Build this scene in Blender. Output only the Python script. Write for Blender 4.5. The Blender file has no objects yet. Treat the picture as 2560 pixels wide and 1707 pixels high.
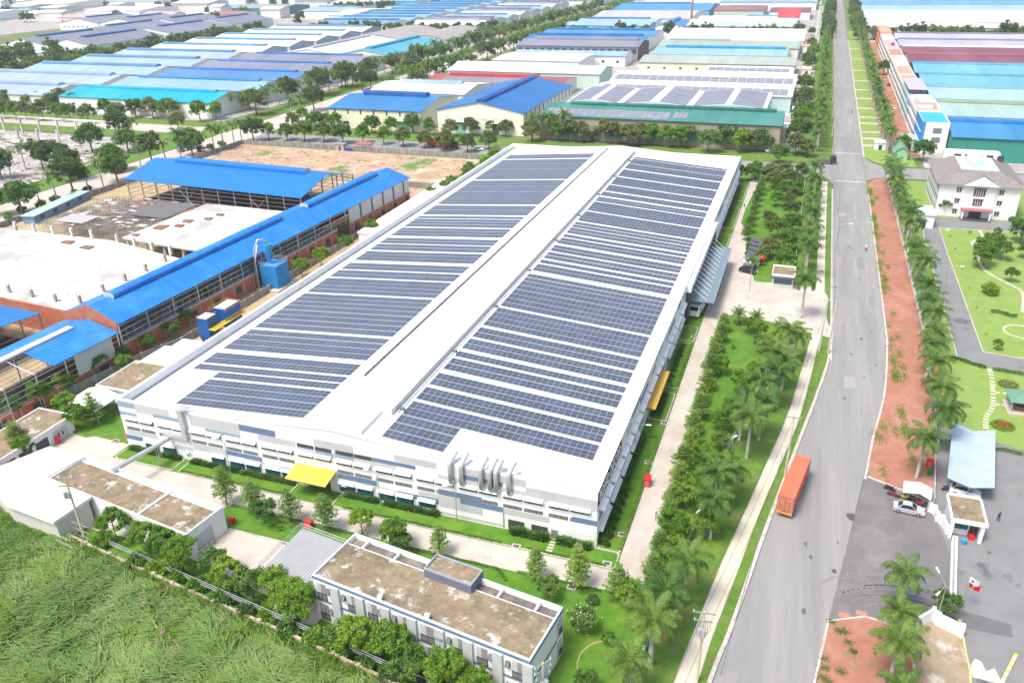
import bpy, math, random
import numpy as np
from mathutils import Vector, Matrix
random.seed(7); RNG = np.random.default_rng(7)
S = bpy.context.scene; C = S.collection; R = math.radians
# ---------------------------------------------------------------- camera, sky, sun, exposure
# world axes: +Y runs along the main road and the long side of the factory, +X to its right, metres
FPX, HC = 1842.87, 80.0
def _rot(p, r, y):
    F = Vector((math.sin(y)*math.cos(p), math.cos(y)*math.cos(p), -math.sin(p)))
    Rr = Vector((math.cos(y), -math.sin(y), 0)); U = Rr.cross(F)
    return Rr*math.cos(r)+U*math.sin(r), -Rr*math.sin(r)+U*math.cos(r), F
CR, CU, CF = _rot(R(26.28253298), R(-1.43236908), R(-20.39471088))
cam = bpy.data.cameras.new('camera'); co = bpy.data.objects.new('camera', cam); C.objects.link(co); S.camera = co
M4 = Matrix((CR, CU, -CF)).transposed().to_4x4(); M4.translation = (0, 0, HC); co.matrix_world = M4
cam.sensor_width = 36; cam.lens = FPX/2352*36; cam.clip_start = .5; cam.clip_end = 9000
W = bpy.data.worlds.new('World'); S.world = W; W.use_nodes = True
nt = W.node_tree; bg = nt.nodes['Background']; sk = nt.nodes.new('ShaderNodeTexSky')
sk.sky_type = 'NISHITA'; sk.sun_disc = False; sk.air_density = 1.0; sk.dust_density = 4.0; sk.ozone_density = 1.0
SUN = Vector((-.27, -.47, 1.0)).normalized()
sk.sun_elevation = math.asin(SUN.z); sk.sun_rotation = math.atan2(SUN.x, SUN.y)
nt.links.new(sk.outputs[0], bg.inputs[0]); bg.inputs[1].default_value = .15
sl = bpy.data.lights.new('sun', 'SUN'); sl.energy = 2.4; sl.angle = R(18); sl.color = (1, .955, .89)
so = bpy.data.objects.new('sun', sl); C.objects.link(so); so.rotation_euler = SUN.to_track_quat('Z', 'Y').to_euler()
S.view_settings.view_transform = 'Standard'; S.view_settings.look = 'None'; S.view_settings.exposure = .66; S.view_settings.gamma = 1
S.cycles.max_bounces = 6; S.cycles.diffuse_bounces = 3; S.cycles.glossy_bounces = 2; S.cycles.transmission_bounces = 3; S.cycles.transparent_max_bounces = 6; S.cycles.volume_bounces = 0
# ---------------------------------------------------------------- helpers
OX = (0, 640, 1280, 1920); OY = (0, 427, 854, 1280)
def G(c, r, x, y, z=0.0):
    """where the sight line of a surveyed photo point meets the level z: used to read the site plan off the photo"""
    px = OX[c]*.91875+x*.2502; py = OY[r]*.91875+y*.2502
    d = CF+CR*((px-1176)/FPX)-CU*((py-784)/FPX); t = (HC-z)/-d.z
    return (d.x*t, d.y*t)
def Gs(c, r, pts, z=0.0): return [G(c, r, x, y, z) for x, y in pts]
def near_cam(p): return math.hypot(p[0], p[1])
def link(o, parent=None):
    C.objects.link(o)
    if parent: o.parent = parent
    return o
def th(name, label, cat, loc=(0, 0, 0), rz=0, group=None, sc=1.0):
    o = bpy.data.objects.new(name, None); C.objects.link(o)
    o.location = loc if len(loc) == 3 else (loc[0], loc[1], 0); o.rotation_euler = (0, 0, rz); o.scale = (sc, sc, sc); o.empty_display_size = .1
    o['label'] = label; o['category'] = cat
    if group: o['group'] = group
    return o
def tag(o, label=None, cat=None, group=None, kind=None):
    for k, v in (('label', label), ('category', cat), ('group', group), ('kind', kind)):
        if v: o[k] = v
    return o
def dup(root, loc, rz=0, sc=1.0, label=None, group=None):
    def cp(o, par):
        c = o.copy(); C.objects.link(c)
        if par: c.parent = par
        for ch in o.children: cp(ch, c)
        return c
    r = cp(root, None); r.location = loc if len(loc) == 3 else (loc[0], loc[1], 0); r.rotation_euler = (0, 0, rz)
    r.scale = (sc, sc, sc) if not isinstance(sc, tuple) else sc
    if label: r['label'] = label
    if group: r['group'] = group
    return r
class MB:
    def __init__(s): s.v = []; s.f = []; s.m = []
    def poly(s, pts, m=0):
        n = len(s.v); s.v += [tuple(p) for p in pts]; s.f.append(tuple(range(n, n+len(pts)))); s.m.append(m); return s
    def box(s, x0, x1, y0, y1, z0, z1, m=0, top=None, T=None):
        n = len(s.v); P = [(x0, y0, z0), (x1, y0, z0), (x1, y1, z0), (x0, y1, z0), (x0, y0, z1), (x1, y0, z1), (x1, y1, z1), (x0, y1, z1)]
        if T: P = [T(p) for p in P]
        s.v += P
        for k, q in enumerate(((0, 3, 2, 1), (4, 5, 6, 7), (0, 1, 5, 4), (1, 2, 6, 5), (2, 3, 7, 6), (3, 0, 4, 7))):
            s.f.append(tuple(n+i for i in q)); s.m.append(top if (top is not None and k == 1) else m)
        return s
    def prism(s, pts, z0, z1, m=0, mt=None):
        if sum(a[0]*b[1]-b[0]*a[1] for a, b in zip(pts, pts[1:]+pts[:1])) < 0: pts = pts[::-1]
        k = len(pts); n = len(s.v); s.v += [(p[0], p[1], z0) for p in pts]+[(p[0], p[1], z1) for p in pts]
        s.f.append(tuple(n+k+i for i in range(k))); s.m.append(m if mt is None else mt)
        s.f.append(tuple(n+k-1-i for i in range(k))); s.m.append(m)
        for i in range(k):
            j = (i+1) % k; s.f.append((n+i, n+j, n+k+j, n+k+i)); s.m.append(m)
        return s
    def tube(s, pts, r, n=8, m=0, cap=True):
        pts = [Vector(p) for p in pts]; rs = r if isinstance(r, (list, tuple)) else [r]*len(pts); b = len(s.v); k = len(pts)
        for i, p in enumerate(pts):
            t = (pts[min(i+1, k-1)]-pts[max(i-1, 0)]).normalized(); a = t.orthogonal().normalized() if abs(t.z) > .9 else t.cross(Vector((0, 0, 1))).normalized(); c = t.cross(a)
            if abs(t.z) > .9: a = Vector((1, 0, 0)); a = (a-t*a.dot(t)).normalized(); c = t.cross(a)
            for j in range(n):
                q = p+(a*math.cos(j*2*math.pi/n)+c*math.sin(j*2*math.pi/n))*rs[i]; s.v.append(tuple(q))
        for i in range(k-1):
            for j in range(n):
                j2 = (j+1) % n; s.f.append((b+i*n+j, b+i*n+j2, b+(i+1)*n+j2, b+(i+1)*n+j)); s.m.append(m)
        if cap: s.f.append(tuple(b+n-1-j for j in range(n))); s.m.append(m); s.f.append(tuple(b+(k-1)*n+j for j in range(n))); s.m.append(m)
        return s
    def bar(s, a, b, w, m=0): return s.tube([a, b], w, 4, m)
    def build(s, name, mats, parent=None, smooth=False, loc=None):
        me = bpy.data.meshes.new(name); me.from_pydata(s.v, [], s.f)
        for x in (mats if isinstance(mats, (list, tuple)) else [mats]): me.materials.append(x)
        if len(me.polygons): me.polygons.foreach_set('material_index', s.m)
        if smooth: me.polygons.foreach_set('use_smooth', [True]*len(me.polygons))
        me.update(); o = bpy.data.objects.new(name, me); link(o, parent)
        if loc: o.location = loc
        return o
def quads(name, P, mat, parent=None, mi=None, smooth=False):
    """P: (n,4,3) array of leaf quads"""
    P = np.asarray(P, dtype=np.float32); n = len(P); me = bpy.data.meshes.new(name)
    me.vertices.add(n*4); me.vertices.foreach_set('co', P.reshape(-1)); me.loops.add(n*4); me.loops.foreach_set('vertex_index', np.arange(n*4, dtype=np.int32))
    me.polygons.add(n); me.polygons.foreach_set('loop_start', np.arange(0, n*4, 4, dtype=np.int32))
    for m in (mat if isinstance(mat, (list, tuple)) else [mat]): me.materials.append(m)
    if mi is not None: me.polygons.foreach_set('material_index', np.asarray(mi, dtype=np.int32))
    me.update(); me.validate(); o = bpy.data.objects.new(name, me); return link(o, parent)
# ---------------------------------------------------------------- materials
def mk(name):
    m = bpy.data.materials.new(name); m.use_nodes = True; t = m.node_tree; return m, t, t.nodes['Principled BSDF']
def mat(name, col, rough=.8, var=.12, scale=.6, col2=None, spec=.3, metal=0, bump=0, bscale=8, coords='pos', stretch=None, patch=None, corr=None, inst=0):
    """base colour broken up by noise in world space; patch=(colour, scale, lo, hi) adds larger stains; corr=(axis, pitch) raises sheet ribs"""
    m, t, b = mk(name); N = t.nodes; L = t.links
    if coords == 'pos': src = N.new('ShaderNodeNewGeometry').outputs['Position']
    else: src = N.new('ShaderNodeTexCoord').outputs['Object']
    vec = src
    if stretch:
        mp = N.new('ShaderNodeMapping'); mp.inputs['Scale'].default_value = stretch; L.new(src, mp.inputs[0]); vec = mp.outputs[0]
    n1 = N.new('ShaderNodeTexNoise'); n1.inputs['Scale'].default_value = scale; n1.inputs['Detail'].default_value = 6; n1.inputs['Roughness'].default_value = .65; L.new(vec, n1.inputs[0])
    rp = N.new('ShaderNodeValToRGB'); L.new(n1.outputs[0], rp.inputs[0])
    c2 = col2 or tuple(min(1, c*(1+var)) for c in col); c1 = col if col2 else tuple(c*(1-var) for c in col)
    rp.color_ramp.elements[0].position = .36; rp.color_ramp.elements[0].color = (*c1, 1); rp.color_ramp.elements[1].position = .64; rp.color_ramp.elements[1].color = (*c2, 1)
    out = rp.outputs[0]
    for pt in (patch if isinstance(patch, list) else [patch] if patch else []):
        pc, ps, lo, hi = pt; n2 = N.new('ShaderNodeTexNoise'); n2.inputs['Scale'].default_value = ps; n2.inputs['Detail'].default_value = 8; n2.inputs['Roughness'].default_value = .68; L.new(vec, n2.inputs[0])
        mr = N.new('ShaderNodeMapRange'); mr.inputs[1].default_value = lo; mr.inputs[2].default_value = hi; L.new(n2.outputs[0], mr.inputs[0])
        mx = N.new('ShaderNodeMix'); mx.data_type = 'RGBA'; L.new(mr.outputs[0], mx.inputs[0]); L.new(out, mx.inputs[6]); mx.inputs[7].default_value = (*pc, 1); out = mx.outputs[2]
    if inst:
        oi = N.new('ShaderNodeObjectInfo'); hs = N.new('ShaderNodeHueSaturation'); L.new(out, hs.inputs['Color'])
        a = N.new('ShaderNodeMapRange'); L.new(oi.outputs['Random'], a.inputs[0]); a.inputs[3].default_value = 1-inst; a.inputs[4].default_value = 1+inst; L.new(a.outputs[0], hs.inputs['Value'])
        h = N.new('ShaderNodeMath'); h.operation = 'MULTIPLY_ADD'; L.new(oi.outputs['Random'], h.inputs[0]); h.inputs[1].default_value = -.05; h.inputs[2].default_value = .525; L.new(h.outputs[0], hs.inputs['Hue']); out = hs.outputs[0]
    L.new(out, b.inputs['Base Color']); b.inputs['Roughness'].default_value = rough; b.inputs['Specular IOR Level'].default_value = spec; b.inputs['Metallic'].default_value = metal
    if corr:
        ax, pitch = corr; sx = N.new('ShaderNodeSeparateXYZ'); L.new(src, sx.inputs[0]); mm = N.new('ShaderNodeMath'); mm.operation = 'MULTIPLY'; L.new(sx.outputs[ax], mm.inputs[0]); mm.inputs[1].default_value = 2*math.pi/pitch
        sn = N.new('ShaderNodeMath'); sn.operation = 'SINE'; L.new(mm.outputs[0], sn.inputs[0]); bp = N.new('ShaderNodeBump'); bp.inputs['Strength'].default_value = .35; bp.inputs['Distance'].default_value = pitch*.12; L.new(sn.outputs[0], bp.inputs['Height']); L.new(bp.outputs[0], b.inputs['Normal'])
    elif bump:
        n3 = N.new('ShaderNodeTexNoise'); n3.inputs['Scale'].default_value = bscale; n3.inputs['Detail'].default_value = 4; L.new(src, n3.inputs[0]); bp = N.new('ShaderNodeBump'); bp.inputs['Strength'].default_value = bump; bp.inputs['Distance'].default_value = .3; L.new(n3.outputs[0], bp.inputs['Height']); L.new(bp.outputs[0], b.inputs['Normal'])
    return m
def leafmat(name, c1, c2, inst=.18, trans=.35, scale=.9):
    m, t, b = mk(name); N = t.nodes; L = t.links; g = N.new('ShaderNodeNewGeometry')
    n1 = N.new('ShaderNodeTexNoise'); n1.inputs['Scale'].default_value = scale; n1.inputs['Detail'].default_value = 3; L.new(g.outputs['Position'], n1.inputs[0])
    ad = N.new('ShaderNodeMath'); ad.operation = 'MULTIPLY_ADD'; L.new(g.outputs['Random Per Island'], ad.inputs[0]); ad.inputs[1].default_value = .35; L.new(n1.outputs[0], ad.inputs[2])
    rp = N.new('ShaderNodeValToRGB'); L.new(ad.outputs[0], rp.inputs[0]); rp.color_ramp.elements[0].position = .42; rp.color_ramp.elements[0].color = (*c1, 1); rp.color_ramp.elements[1].position = .95; rp.color_ramp.elements[1].color = (*c2, 1)
    oi = N.new('ShaderNodeObjectInfo'); hs = N.new('ShaderNodeHueSaturation'); L.new(rp.outputs[0], hs.inputs['Color'])
    a = N.new('ShaderNodeMapRange'); L.new(oi.outputs['Random'], a.inputs[0]); a.inputs[3].default_value = 1-inst; a.inputs[4].default_value = 1+inst; L.new(a.outputs[0], hs.inputs['Value'])
    h = N.new('ShaderNodeMath'); h.operation = 'MULTIPLY_ADD'; L.new(oi.outputs['Random'], h.inputs[0]); h.inputs[1].default_value = -.04; h.inputs[2].default_value = .507; L.new(h.outputs[0], hs.inputs['Hue'])
    L.new(hs.outputs[0], b.inputs['Base Color']); b.inputs['Roughness'].default_value = .55; b.inputs['Specular IOR Level'].default_value = .35
    tr = N.new('ShaderNodeBsdfTranslucent'); L.new(hs.outputs[0], tr.inputs[0]); ms = N.new('ShaderNodeMixShader'); ms.inputs[0].default_value = trans
    L.new(b.outputs[0], ms.inputs[1]); L.new(tr.outputs[0], ms.inputs[2]); L.new(ms.outputs[0], N['Material Output'].inputs[0]); return m
K = {}
K['white'] = mat('white_wall', (.80, .80, .79), .7, .04, .5, patch=((.66, .66, .64), .25, .55, .75))
K['roofw'] = mat('white_sheet_roof', (.76, .77, .77), .5, .03, .2, patch=[((.68, .69, .70), .08, .45, .75), ((.60, .60, .60), .35, .62, .8)], corr=(1, 1.0))
K['lgrey'] = mat('light_grey_panel', (.50, .51, .515), .6, .04)
K['bgrey'] = mat('blue_grey_panel', (.135, .20, .33), .55, .06)
K['lbgrey'] = mat('pale_blue_panel', (.25, .35, .46), .5, .06)
K['dark'] = mat('dark_grey', (.07, .07, .085), .5, .1)
K['glass'] = mat('window_glass', (.02, .09, .11), .08, .3, .8, spec=.8, col2=(.03, .17, .19))
K['gglass'] = mat('grey_green_glass', (.17, .21, .205), .15, .15, .8, spec=.7)
K['frame'] = mat('dark_frame', (.05, .05, .055), .4, .1)
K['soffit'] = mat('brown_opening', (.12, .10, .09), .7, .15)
K['yellow'] = mat('yellow_sheet', (.88, .66, .07), .35, .05, 1.5)
K['ochre'] = mat('ochre_sheet', (.80, .50, .08), .4, .08, 1.5)
K['steel'] = mat('galvanised_steel', (.50, .51, .52), .32, .12, 3, spec=.6, metal=.6)
K['galv'] = mat('galvanised_duct', (.55, .57, .58), .4, .12, 4, metal=.4)
K['signb'] = mat('sign_black', (.03, .03, .035), .95, .1, spec=.05)
K['wgrey'] = mat('grey_window_sheet', (.20, .19, .18), .5, .1)
K['gutter'] = mat('gutter', (.17, .17, .18), .6, .15)
K['blueroof'] = mat('blue_sheet_roof', (.014, .19, .58), .42, .12, .35, patch=((.05, .27, .62), .12, .5, .7), corr=(1, .9), spec=.5)
K['blueroofx'] = mat('blue_sheet_roof_across', (.012, .17, .56), .38, .09, .35, corr=(0, .9), spec=.5)
K['panel'] = mat('solar_cell_blue', (.072, .088, .130), .22, .2, .25, spec=.9)
K['panel2'] = mat('solar_cell_dark', (.078, .088, .115), .24, .2, .25, spec=.9)
K['pframe'] = mat('solar_frame', (.34, .36, .39), .4, .08, metal=.3)
K['conc'] = mat('concrete_drive', (.50, .455, .40), .85, .07, .35, patch=[((.42, .35, .27), .11, .5, .68), ((.30, .25, .20), .33, .60, .70), ((.56, .52, .46), .05, .5, .7)], bump=.05)
K['kerb'] = mat('kerb', (.52, .49, .45), .8, .1, 1.5, patch=((.34, .27, .2), .6, .5, .7))
K['asph'] = mat('worn_asphalt', (.285, .28, .27), .85, .08, .8, stretch=(1, .06, 1), patch=[((.235, .232, .228), .25, .46, .62), ((.34, .32, .29), .5, .6, .74), ((.17, .17, .17), 1.1, .70, .74)], bump=.04, bscale=12)
K['asphd'] = mat('dark_asphalt', (.165, .158, .160), .85, .08, .25, patch=[((.25, .235, .225), .14, .5, .72), ((.11, .11, .115), .1, .6, .7)], bump=.05, bscale=12)
K['asphg'] = mat('yard_asphalt', (.215, .215, .215), .85, .07, .3, patch=[((.12, .125, .135), .09, .58, .62), ((.24, .23, .22), .3, .6, .8)])
K['lawn'] = mat('mown_lawn', (.070, .185, .015), .9, .2, .5, col2=(.115, .245, .022), patch=[((.045, .14, .012), .3, .55, .75), ((.17, .27, .03), .12, .5, .7)], bump=.5, bscale=6)
K['lawny'] = mat('yellow_green_lawn', (.20, .305, .065), .9, .1, .35, col2=(.25, .345, .09), patch=((.15, .27, .045), .10, .55, .75), bump=.4, bscale=6)
K['verge'] = mat('roadside_grass', (.085, .18, .02), .9, .2, .6, col2=(.15, .255, .04), patch=[((.22, .14, .08), .3, .55, .68), ((.10, .22, .02), .1, .5, .7)], bump=.5, bscale=5)
K['scrub'] = mat('rough_grass_ground', (.12, .19, .06), .95, .2, .15, col2=(.17, .21, .07), patch=[((.30, .24, .17), .03, .55, .68), ((.06, .12, .03), .05, .5, .7)], bump=.6, bscale=2)
K['brickp'] = mat('red_brick_paving', (.36, .165, .11), .9, .12, .5, patch=[((.17, .20, .06), .33, .60, .64), ((.46, .235, .18), .1, .5, .7), ((.36, .30, .25), .35, .68, .74)], bump=.3, bscale=4)
K['side'] = mat('cream_pavement', (.60, .54, .43), .85, .08, .5, patch=[((.33, .25, .16), .28, .60, .72), ((.66, .60, .5), .9, .5, .8)])
K['dirt'] = mat('red_dirt', (.40, .26, .165), .95, .12, .12, col2=(.48, .37, .26), patch=[((.60, .52, .42), .06, .56, .68), ((.13, .22, .06), .035, .57, .62), ((.30, .15, .09), .15, .6, .7)], bump=.5, bscale=1.5)
K['sand'] = mat('sandy_soil', (.46, .35, .21), .95, .15, .3, patch=[((.16, .20, .06), .15, .55, .65)], bump=.4, bscale=2)
K['gravel'] = mat('gravel_yard', (.36, .33, .31), .95, .15, .3, patch=[((.55, .53, .52), .12, .52, .64), ((.22, .18, .14), .2, .6, .72)], bump=.5, bscale=3)
K['mossroof'] = mat('stained_concrete_roof', (.21, .16, .10), .95, .15, .7, col2=(.30, .235, .155), patch=[((.14, .12, .075), .22, .48, .66), ((.62, .60, .56), .40, .56, .66), ((.38, .31, .22), 1.2, .55, .7)], bump=.3, bscale=5)
K['slab'] = mat('pale_concrete_slab', (.66, .64, .60), .85, .05, .15, patch=[((.40, .38, .36), .07, .50, .60), ((.58, .53, .40), .12, .55, .75), ((.36, .34, .32), .5, .66, .74)])
K['brick'] = mat('red_brick_wall', (.46, .15, .085), .9, .12, .8, coords='pos', patch=((.50, .22, .15), .25, .5, .7), corr=(2, .45))
K['cement'] = mat('cement_band', (.42, .39, .35), .9, .1, .8)
K['wallg'] = mat('grey_block_wall', (.24, .23, .22), .9, .15, .5, patch=((.36, .34, .31), .2, .5, .7))
K['oldwall'] = mat('mossy_old_wall', (.45, .38, .29), .9, .15, .5, patch=((.22, .17, .10), .4, .48, .62))
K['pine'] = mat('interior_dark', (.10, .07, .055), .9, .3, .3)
K['trunk'] = mat('tree_bark', (.22, .18, .14), .9, .2, 3)
K['ptrunk'] = mat('grey_palm_trunk', (.50, .47, .42), .85, .12, 2, patch=((.33, .30, .26), .8, .5, .65))
K['pshaft'] = mat('palm_crownshaft', (.15, .25, .05), .5, .15)
K['deadfrond'] = leafmat('yellowing_frond', (.30, .24, .05), (.42, .36, .08))
K['L_mid'] = leafmat('leaf_mid', (0.071, 0.183, 0.030), (0.195, 0.378, 0.079), trans=.45)
K['L_olive'] = leafmat('leaf_olive', (0.107, 0.171, 0.046), (0.270, 0.348, 0.104), trans=.45)
K['L_dark'] = leafmat('leaf_dark', (0.055, 0.128, 0.030), (0.146, 0.256, 0.061), trans=.4)
K['L_lime'] = leafmat('leaf_lime', (.11, .27, .025), (.265, .49, .06), trans=.5)
K['L_tier'] = leafmat('leaf_tier', (.125, .27, .045), (.29, .47, .10), trans=.5)
K['L_palm'] = leafmat('leaf_palm', (.048, .135, .022), (.150, .290, .050), trans=.35)
K['L_yel'] = leafmat('leaf_yellow', (.22, .32, .02), (.40, .46, .05))
K['L_hedge'] = leafmat('leaf_hedge', (0.049, 0.140, 0.027), (0.122, 0.268, 0.055), trans=.4)
K['L_blade1'] = leafmat('blade_grey_green', (.155, .315, .075), (.32, .50, .17), trans=.5, scale=.12)
K['L_blade2'] = leafmat('blade_green', (.13, .29, .045), (.29, .48, .11), trans=.5, scale=.2)
K['L_blade3'] = leafmat('blade_straw', (.26, .23, .12), (.44, .40, .23), trans=.3, scale=.2)
def roof(col, rough=.45, ax=1, key=None, **kw):
    k = 'roof_'+'_'.join('%02d' % round(c*50) for c in col)+str(ax)
    if k not in K: K[k] = mat(k, col, rough, .07, .12, corr=(ax, 1.2), spec=.4, stretch=(1, .18, 1) if ax == 0 else (.18, 1, 1), patch=[(tuple(min(1, c*1.14+.03) for c in col), .05, .46, .66), (tuple(c*.74+.02 for c in col), .11, .60, .72)], **kw)
    return K[k]
def flat(col, rough=.7):
    k = 'paint_'+'_'.join('%02d' % round(c*50) for c in col)
    if k not in K: K[k] = mat(k, col, rough, .05, .6)
    return K[k]
ORD = 'first second third fourth fifth sixth seventh eighth ninth tenth eleventh twelfth thirteenth fourteenth fifteenth sixteenth seventeenth eighteenth nineteenth twentieth'.split()
TENS = {2: 'twenty', 3: 'thirty', 4: 'forty', 5: 'fifty', 6: 'sixty', 7: 'seventy'}
TENO = {3: 'thirtieth', 4: 'fortieth', 5: 'fiftieth', 6: 'sixtieth', 7: 'seventieth'}
def nth(i):
    if i < 20: return ORD[i]
    n = i+1
    return TENO[n//10] if n % 10 == 0 else TENS[n//10]+'-'+ORD[n % 10-1]
# ================================================================ GROUND
def sheet(name, pts, z, m, kind='structure'):
    b = MB(); pts = list(pts)
    if sum(a[0]*c[1]-c[0]*a[1] for a, c in zip(pts, pts[1:]+pts[:1])) < 0: pts = pts[::-1]
    b.poly([(p[0], p[1], z) for p in pts]); return tag(b.build(name, m), kind=kind)
def slabp(name, pts, z, m, side='kerb'):      # a raised bed or pavement with its own kerb face
    return tag(MB().prism([tuple(p) for p in pts], -.2, z, 1, 0).build(name, [m, K[side]]), kind='structure')
def rect(x0, x1, y0, y1): return [(x0, y0), (x1, y0), (x1, y1), (x0, y1)]
def ribbon(name, pts, w, z0, z1, m, closed=False):
    b = MB(); P = [Vector((p[0], p[1])) for p in pts]; n = len(P)
    for i in range(n-1+closed):
        a, c = P[i], P[(i+1) % n]; d = (c-a).normalized(); q = Vector((-d.y, d.x))*w/2; a = a-d*w*.2; c = c+d*w*.2
        b.prism([tuple(a-q), tuple(c-q), tuple(c+q), tuple(a+q)], z0+.0004*(i % 2), z1+.0007*(i % 3))
    return tag(b.build(name, m), kind='structure')
sheet('ground', [(-5000, -400), (4000, -400), (4000, 7500), (-5000, 7500)], -.12, K['scrub'])
RL = [(11.3, 330), (11.3, 178), (11.0, 166), (10.0, 156.5), (8.3, 144.1), (6.9, 134.8), (5.0, 122), (2.1, 101.8), (.7, 91.1), (-.8, 80), (-2.1, 71.8), (-5.2, 45)]
RRt = [(22.4, 330), (22.3, 190), (22.1, 176), (21.6, 165.1), (20.6, 152.8), (19.4, 143.9), (18.0, 135.6), (17.0, 128.1), (16.1, 121), (13.4, 103), (10.9, 86.5), (9.3, 75.7), (7.6, 62), (5.6, 45)]
def smooth(P, k=4):
    out = []
    for i in range(len(P)-1):
        p0, p1, p2, p3 = P[max(i-1, 0)], P[i], P[i+1], P[min(i+2, len(P)-1)]
        for j in range(k):
            t = j/k; out.append(tuple(.5*((2*p1[a])+(-p0[a]+p2[a])*t+(2*p0[a]-5*p1[a]+4*p2[a]-p3[a])*t*t+(-p0[a]+3*p1[a]-3*p2[a]+p3[a])*t**3) for a in (0, 1)))
    return out+[P[-1]]
RLs = smooth(RL); RRs = smooth(RRt)
sheet('main_road', RLs+RRs[::-1], .0, K['asph'])
sheet('main_road', rect(11.3, 22.4, 330, 4200), .001, K['asph'])
sheet('cross_road', rect(-250, 11.3, 318, 334), .0, K['asph'])
sheet('cross_road', [(22.4, 314), (25, 318), (30, 321), (420, 321), (420, 337), (30, 337), (25, 343), (22.4, 355)], .0, K['asph'])
sheet('cross_road', [(11.3, 306), (9.5, 313), (7, 318), (7, 334), (9.5, 340), (11.3, 352)], .004, K['asph'])
sheet('side_road', rect(-270.5, -250, 120, 1300), .0, K['conc'])
sheet('side_road', rect(-1300, -270.5, 322, 338), .0, K['conc'])
for y in (790, 1180): sheet('side_road', rect(-700, 11.3, y-8, y+8), .006, K['conc']); 
sheet('side_road', rect(22.4, 500, 772, 788), .0, K['conc'])
for y in (356.9, 312): tag(MB().box(12, 22.3, y-.25, y+.25, .0, .012).build('stop_line', flat((.7, .68, .6))), kind='structure')
# kerbs, grass strip, cream pavement on the left of the road
def off(P, d):
    out = []
    for i, p in enumerate(P):
        a = Vector(P[max(i-1, 0)]); c = Vector(P[min(i+1, len(P)-1)]); t = (c-a).normalized(); out.append((p[0]-t.y*d, p[1]+t.x*d))
    return out
RLn = [p for p in RLs if p[1] < 306]
ribbon('kerb', [(p[0]-.35, p[1]) for p in RLn], .55, -.1, .13, K['kerb'])
RRn = [p for p in RRs if 120 < p[1] < 312]
ribbon('kerb', [(p[0]+.25, p[1]) for p in RRn], .4, -.1, .14, K['kerb'])
SWL = smooth([(7.1, 309), (7.2, 245), (7.2, 204), (7.2, 182), (6.6, 171), (6.3, 168), (3.6, 139.2), (1.0, 121.5), (-1.4, 106.1), (-3.8, 91), (-5.4, 78.5), (-6.5, 70.3), (-9.6, 45)])
SWR = smooth([(9.2, 309), (9.1, 246), (9.2, 204), (9.1, 182), (8.6, 171.8), (8.1, 168), (5.7, 139.5), (2.9, 120.5), (.7, 106.8), (-1.3, 91.8), (-3.1, 78.9), (-3.9, 71.2), (-7.2, 45)])
verge = [(p[0]-.62, p[1]) for p in RLn]
sheet('verge', [(1.4, 309)]+verge+[(-16, 45), (-10.5, 75), (-9.2, 88), (-8.3, 100), (-6.5, 115), (-3.6, 128), (-1.2, 145), (1.2, 175)], .06, K['verge'])
sheet('pavement', SWL+SWR[::-1], .085, K['side'])
ribbon('pavement_edge', SWL, .14, 0, .11, K['kerb']); ribbon('pavement_edge', SWR, .14, 0, .11, K['kerb'])
# entrance apron between factory yard and road
sheet('entrance_apron', [(-5, 180), (11.3, 174), (11.4, 178), (10.2, 182), (9.8, 186), (10.3, 197), (9.3, 201.5), (6.5, 203.8), (-5, 203.8)], .10, K['conc'])
# red brick pavement right of the road
BP = [(p[0]+.45, p[1]) for p in RRn if p[1] > 121.5]
sheet('brick_pavement', [(22.8, 311), (24.7, 316), (29.2, 320)]+[(30, 320), (30, 173), (29.4, 150), (28.8, 141), (27.4, 129.7), (26.6, 122), (25.6, 117.4), (22, 119.3), (17, 121.6)]+BP[::-1], .075, K['brickp'])
ribbon('kerb', [(16.6, 121.8), (22, 119.4), (25.6, 117.5)], .35, -.1, .14, K['kerb'])
LB = [(11.0, 86.6), (15.4, 88.8), (17.6, 88.7), (21.4, 87.2), (20.6, 79.3), (18.5, 62), (15, 45), (6, 45), (7.9, 62), (9.6, 75.7)]
sheet('brick_pavement', LB, .075, K['brickp']); ribbon('kerb', [(21.4, 87.0), (17.6, 88.6), (15.4, 88.8), (10.9, 86.5), (9.4, 75.7), (7.8, 62), (5.8, 45)], .3, -.1, .14, K['kerb'])
# gate forecourt, yard and parking on the right
sheet('gate_forecourt', [(10.9, 86.3), (13.4, 103), (16.4, 121.9), (22, 119.2), (25.4, 117.2), (27.5, 116), (27.6, 104), (27, 88), (21.5, 86.8), (17.6, 88.4), (15.4, 88.6)], .012, K['asphd'])
sheet('factory_yard', [(25.6, 116.8), (26.8, 124), (29.5, 141), (30.2, 142), (34, 142), (90, 126), (90, 40), (24, 40), (24.4, 80), (27, 88), (27.6, 104)], .02, K['asphg'])
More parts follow.
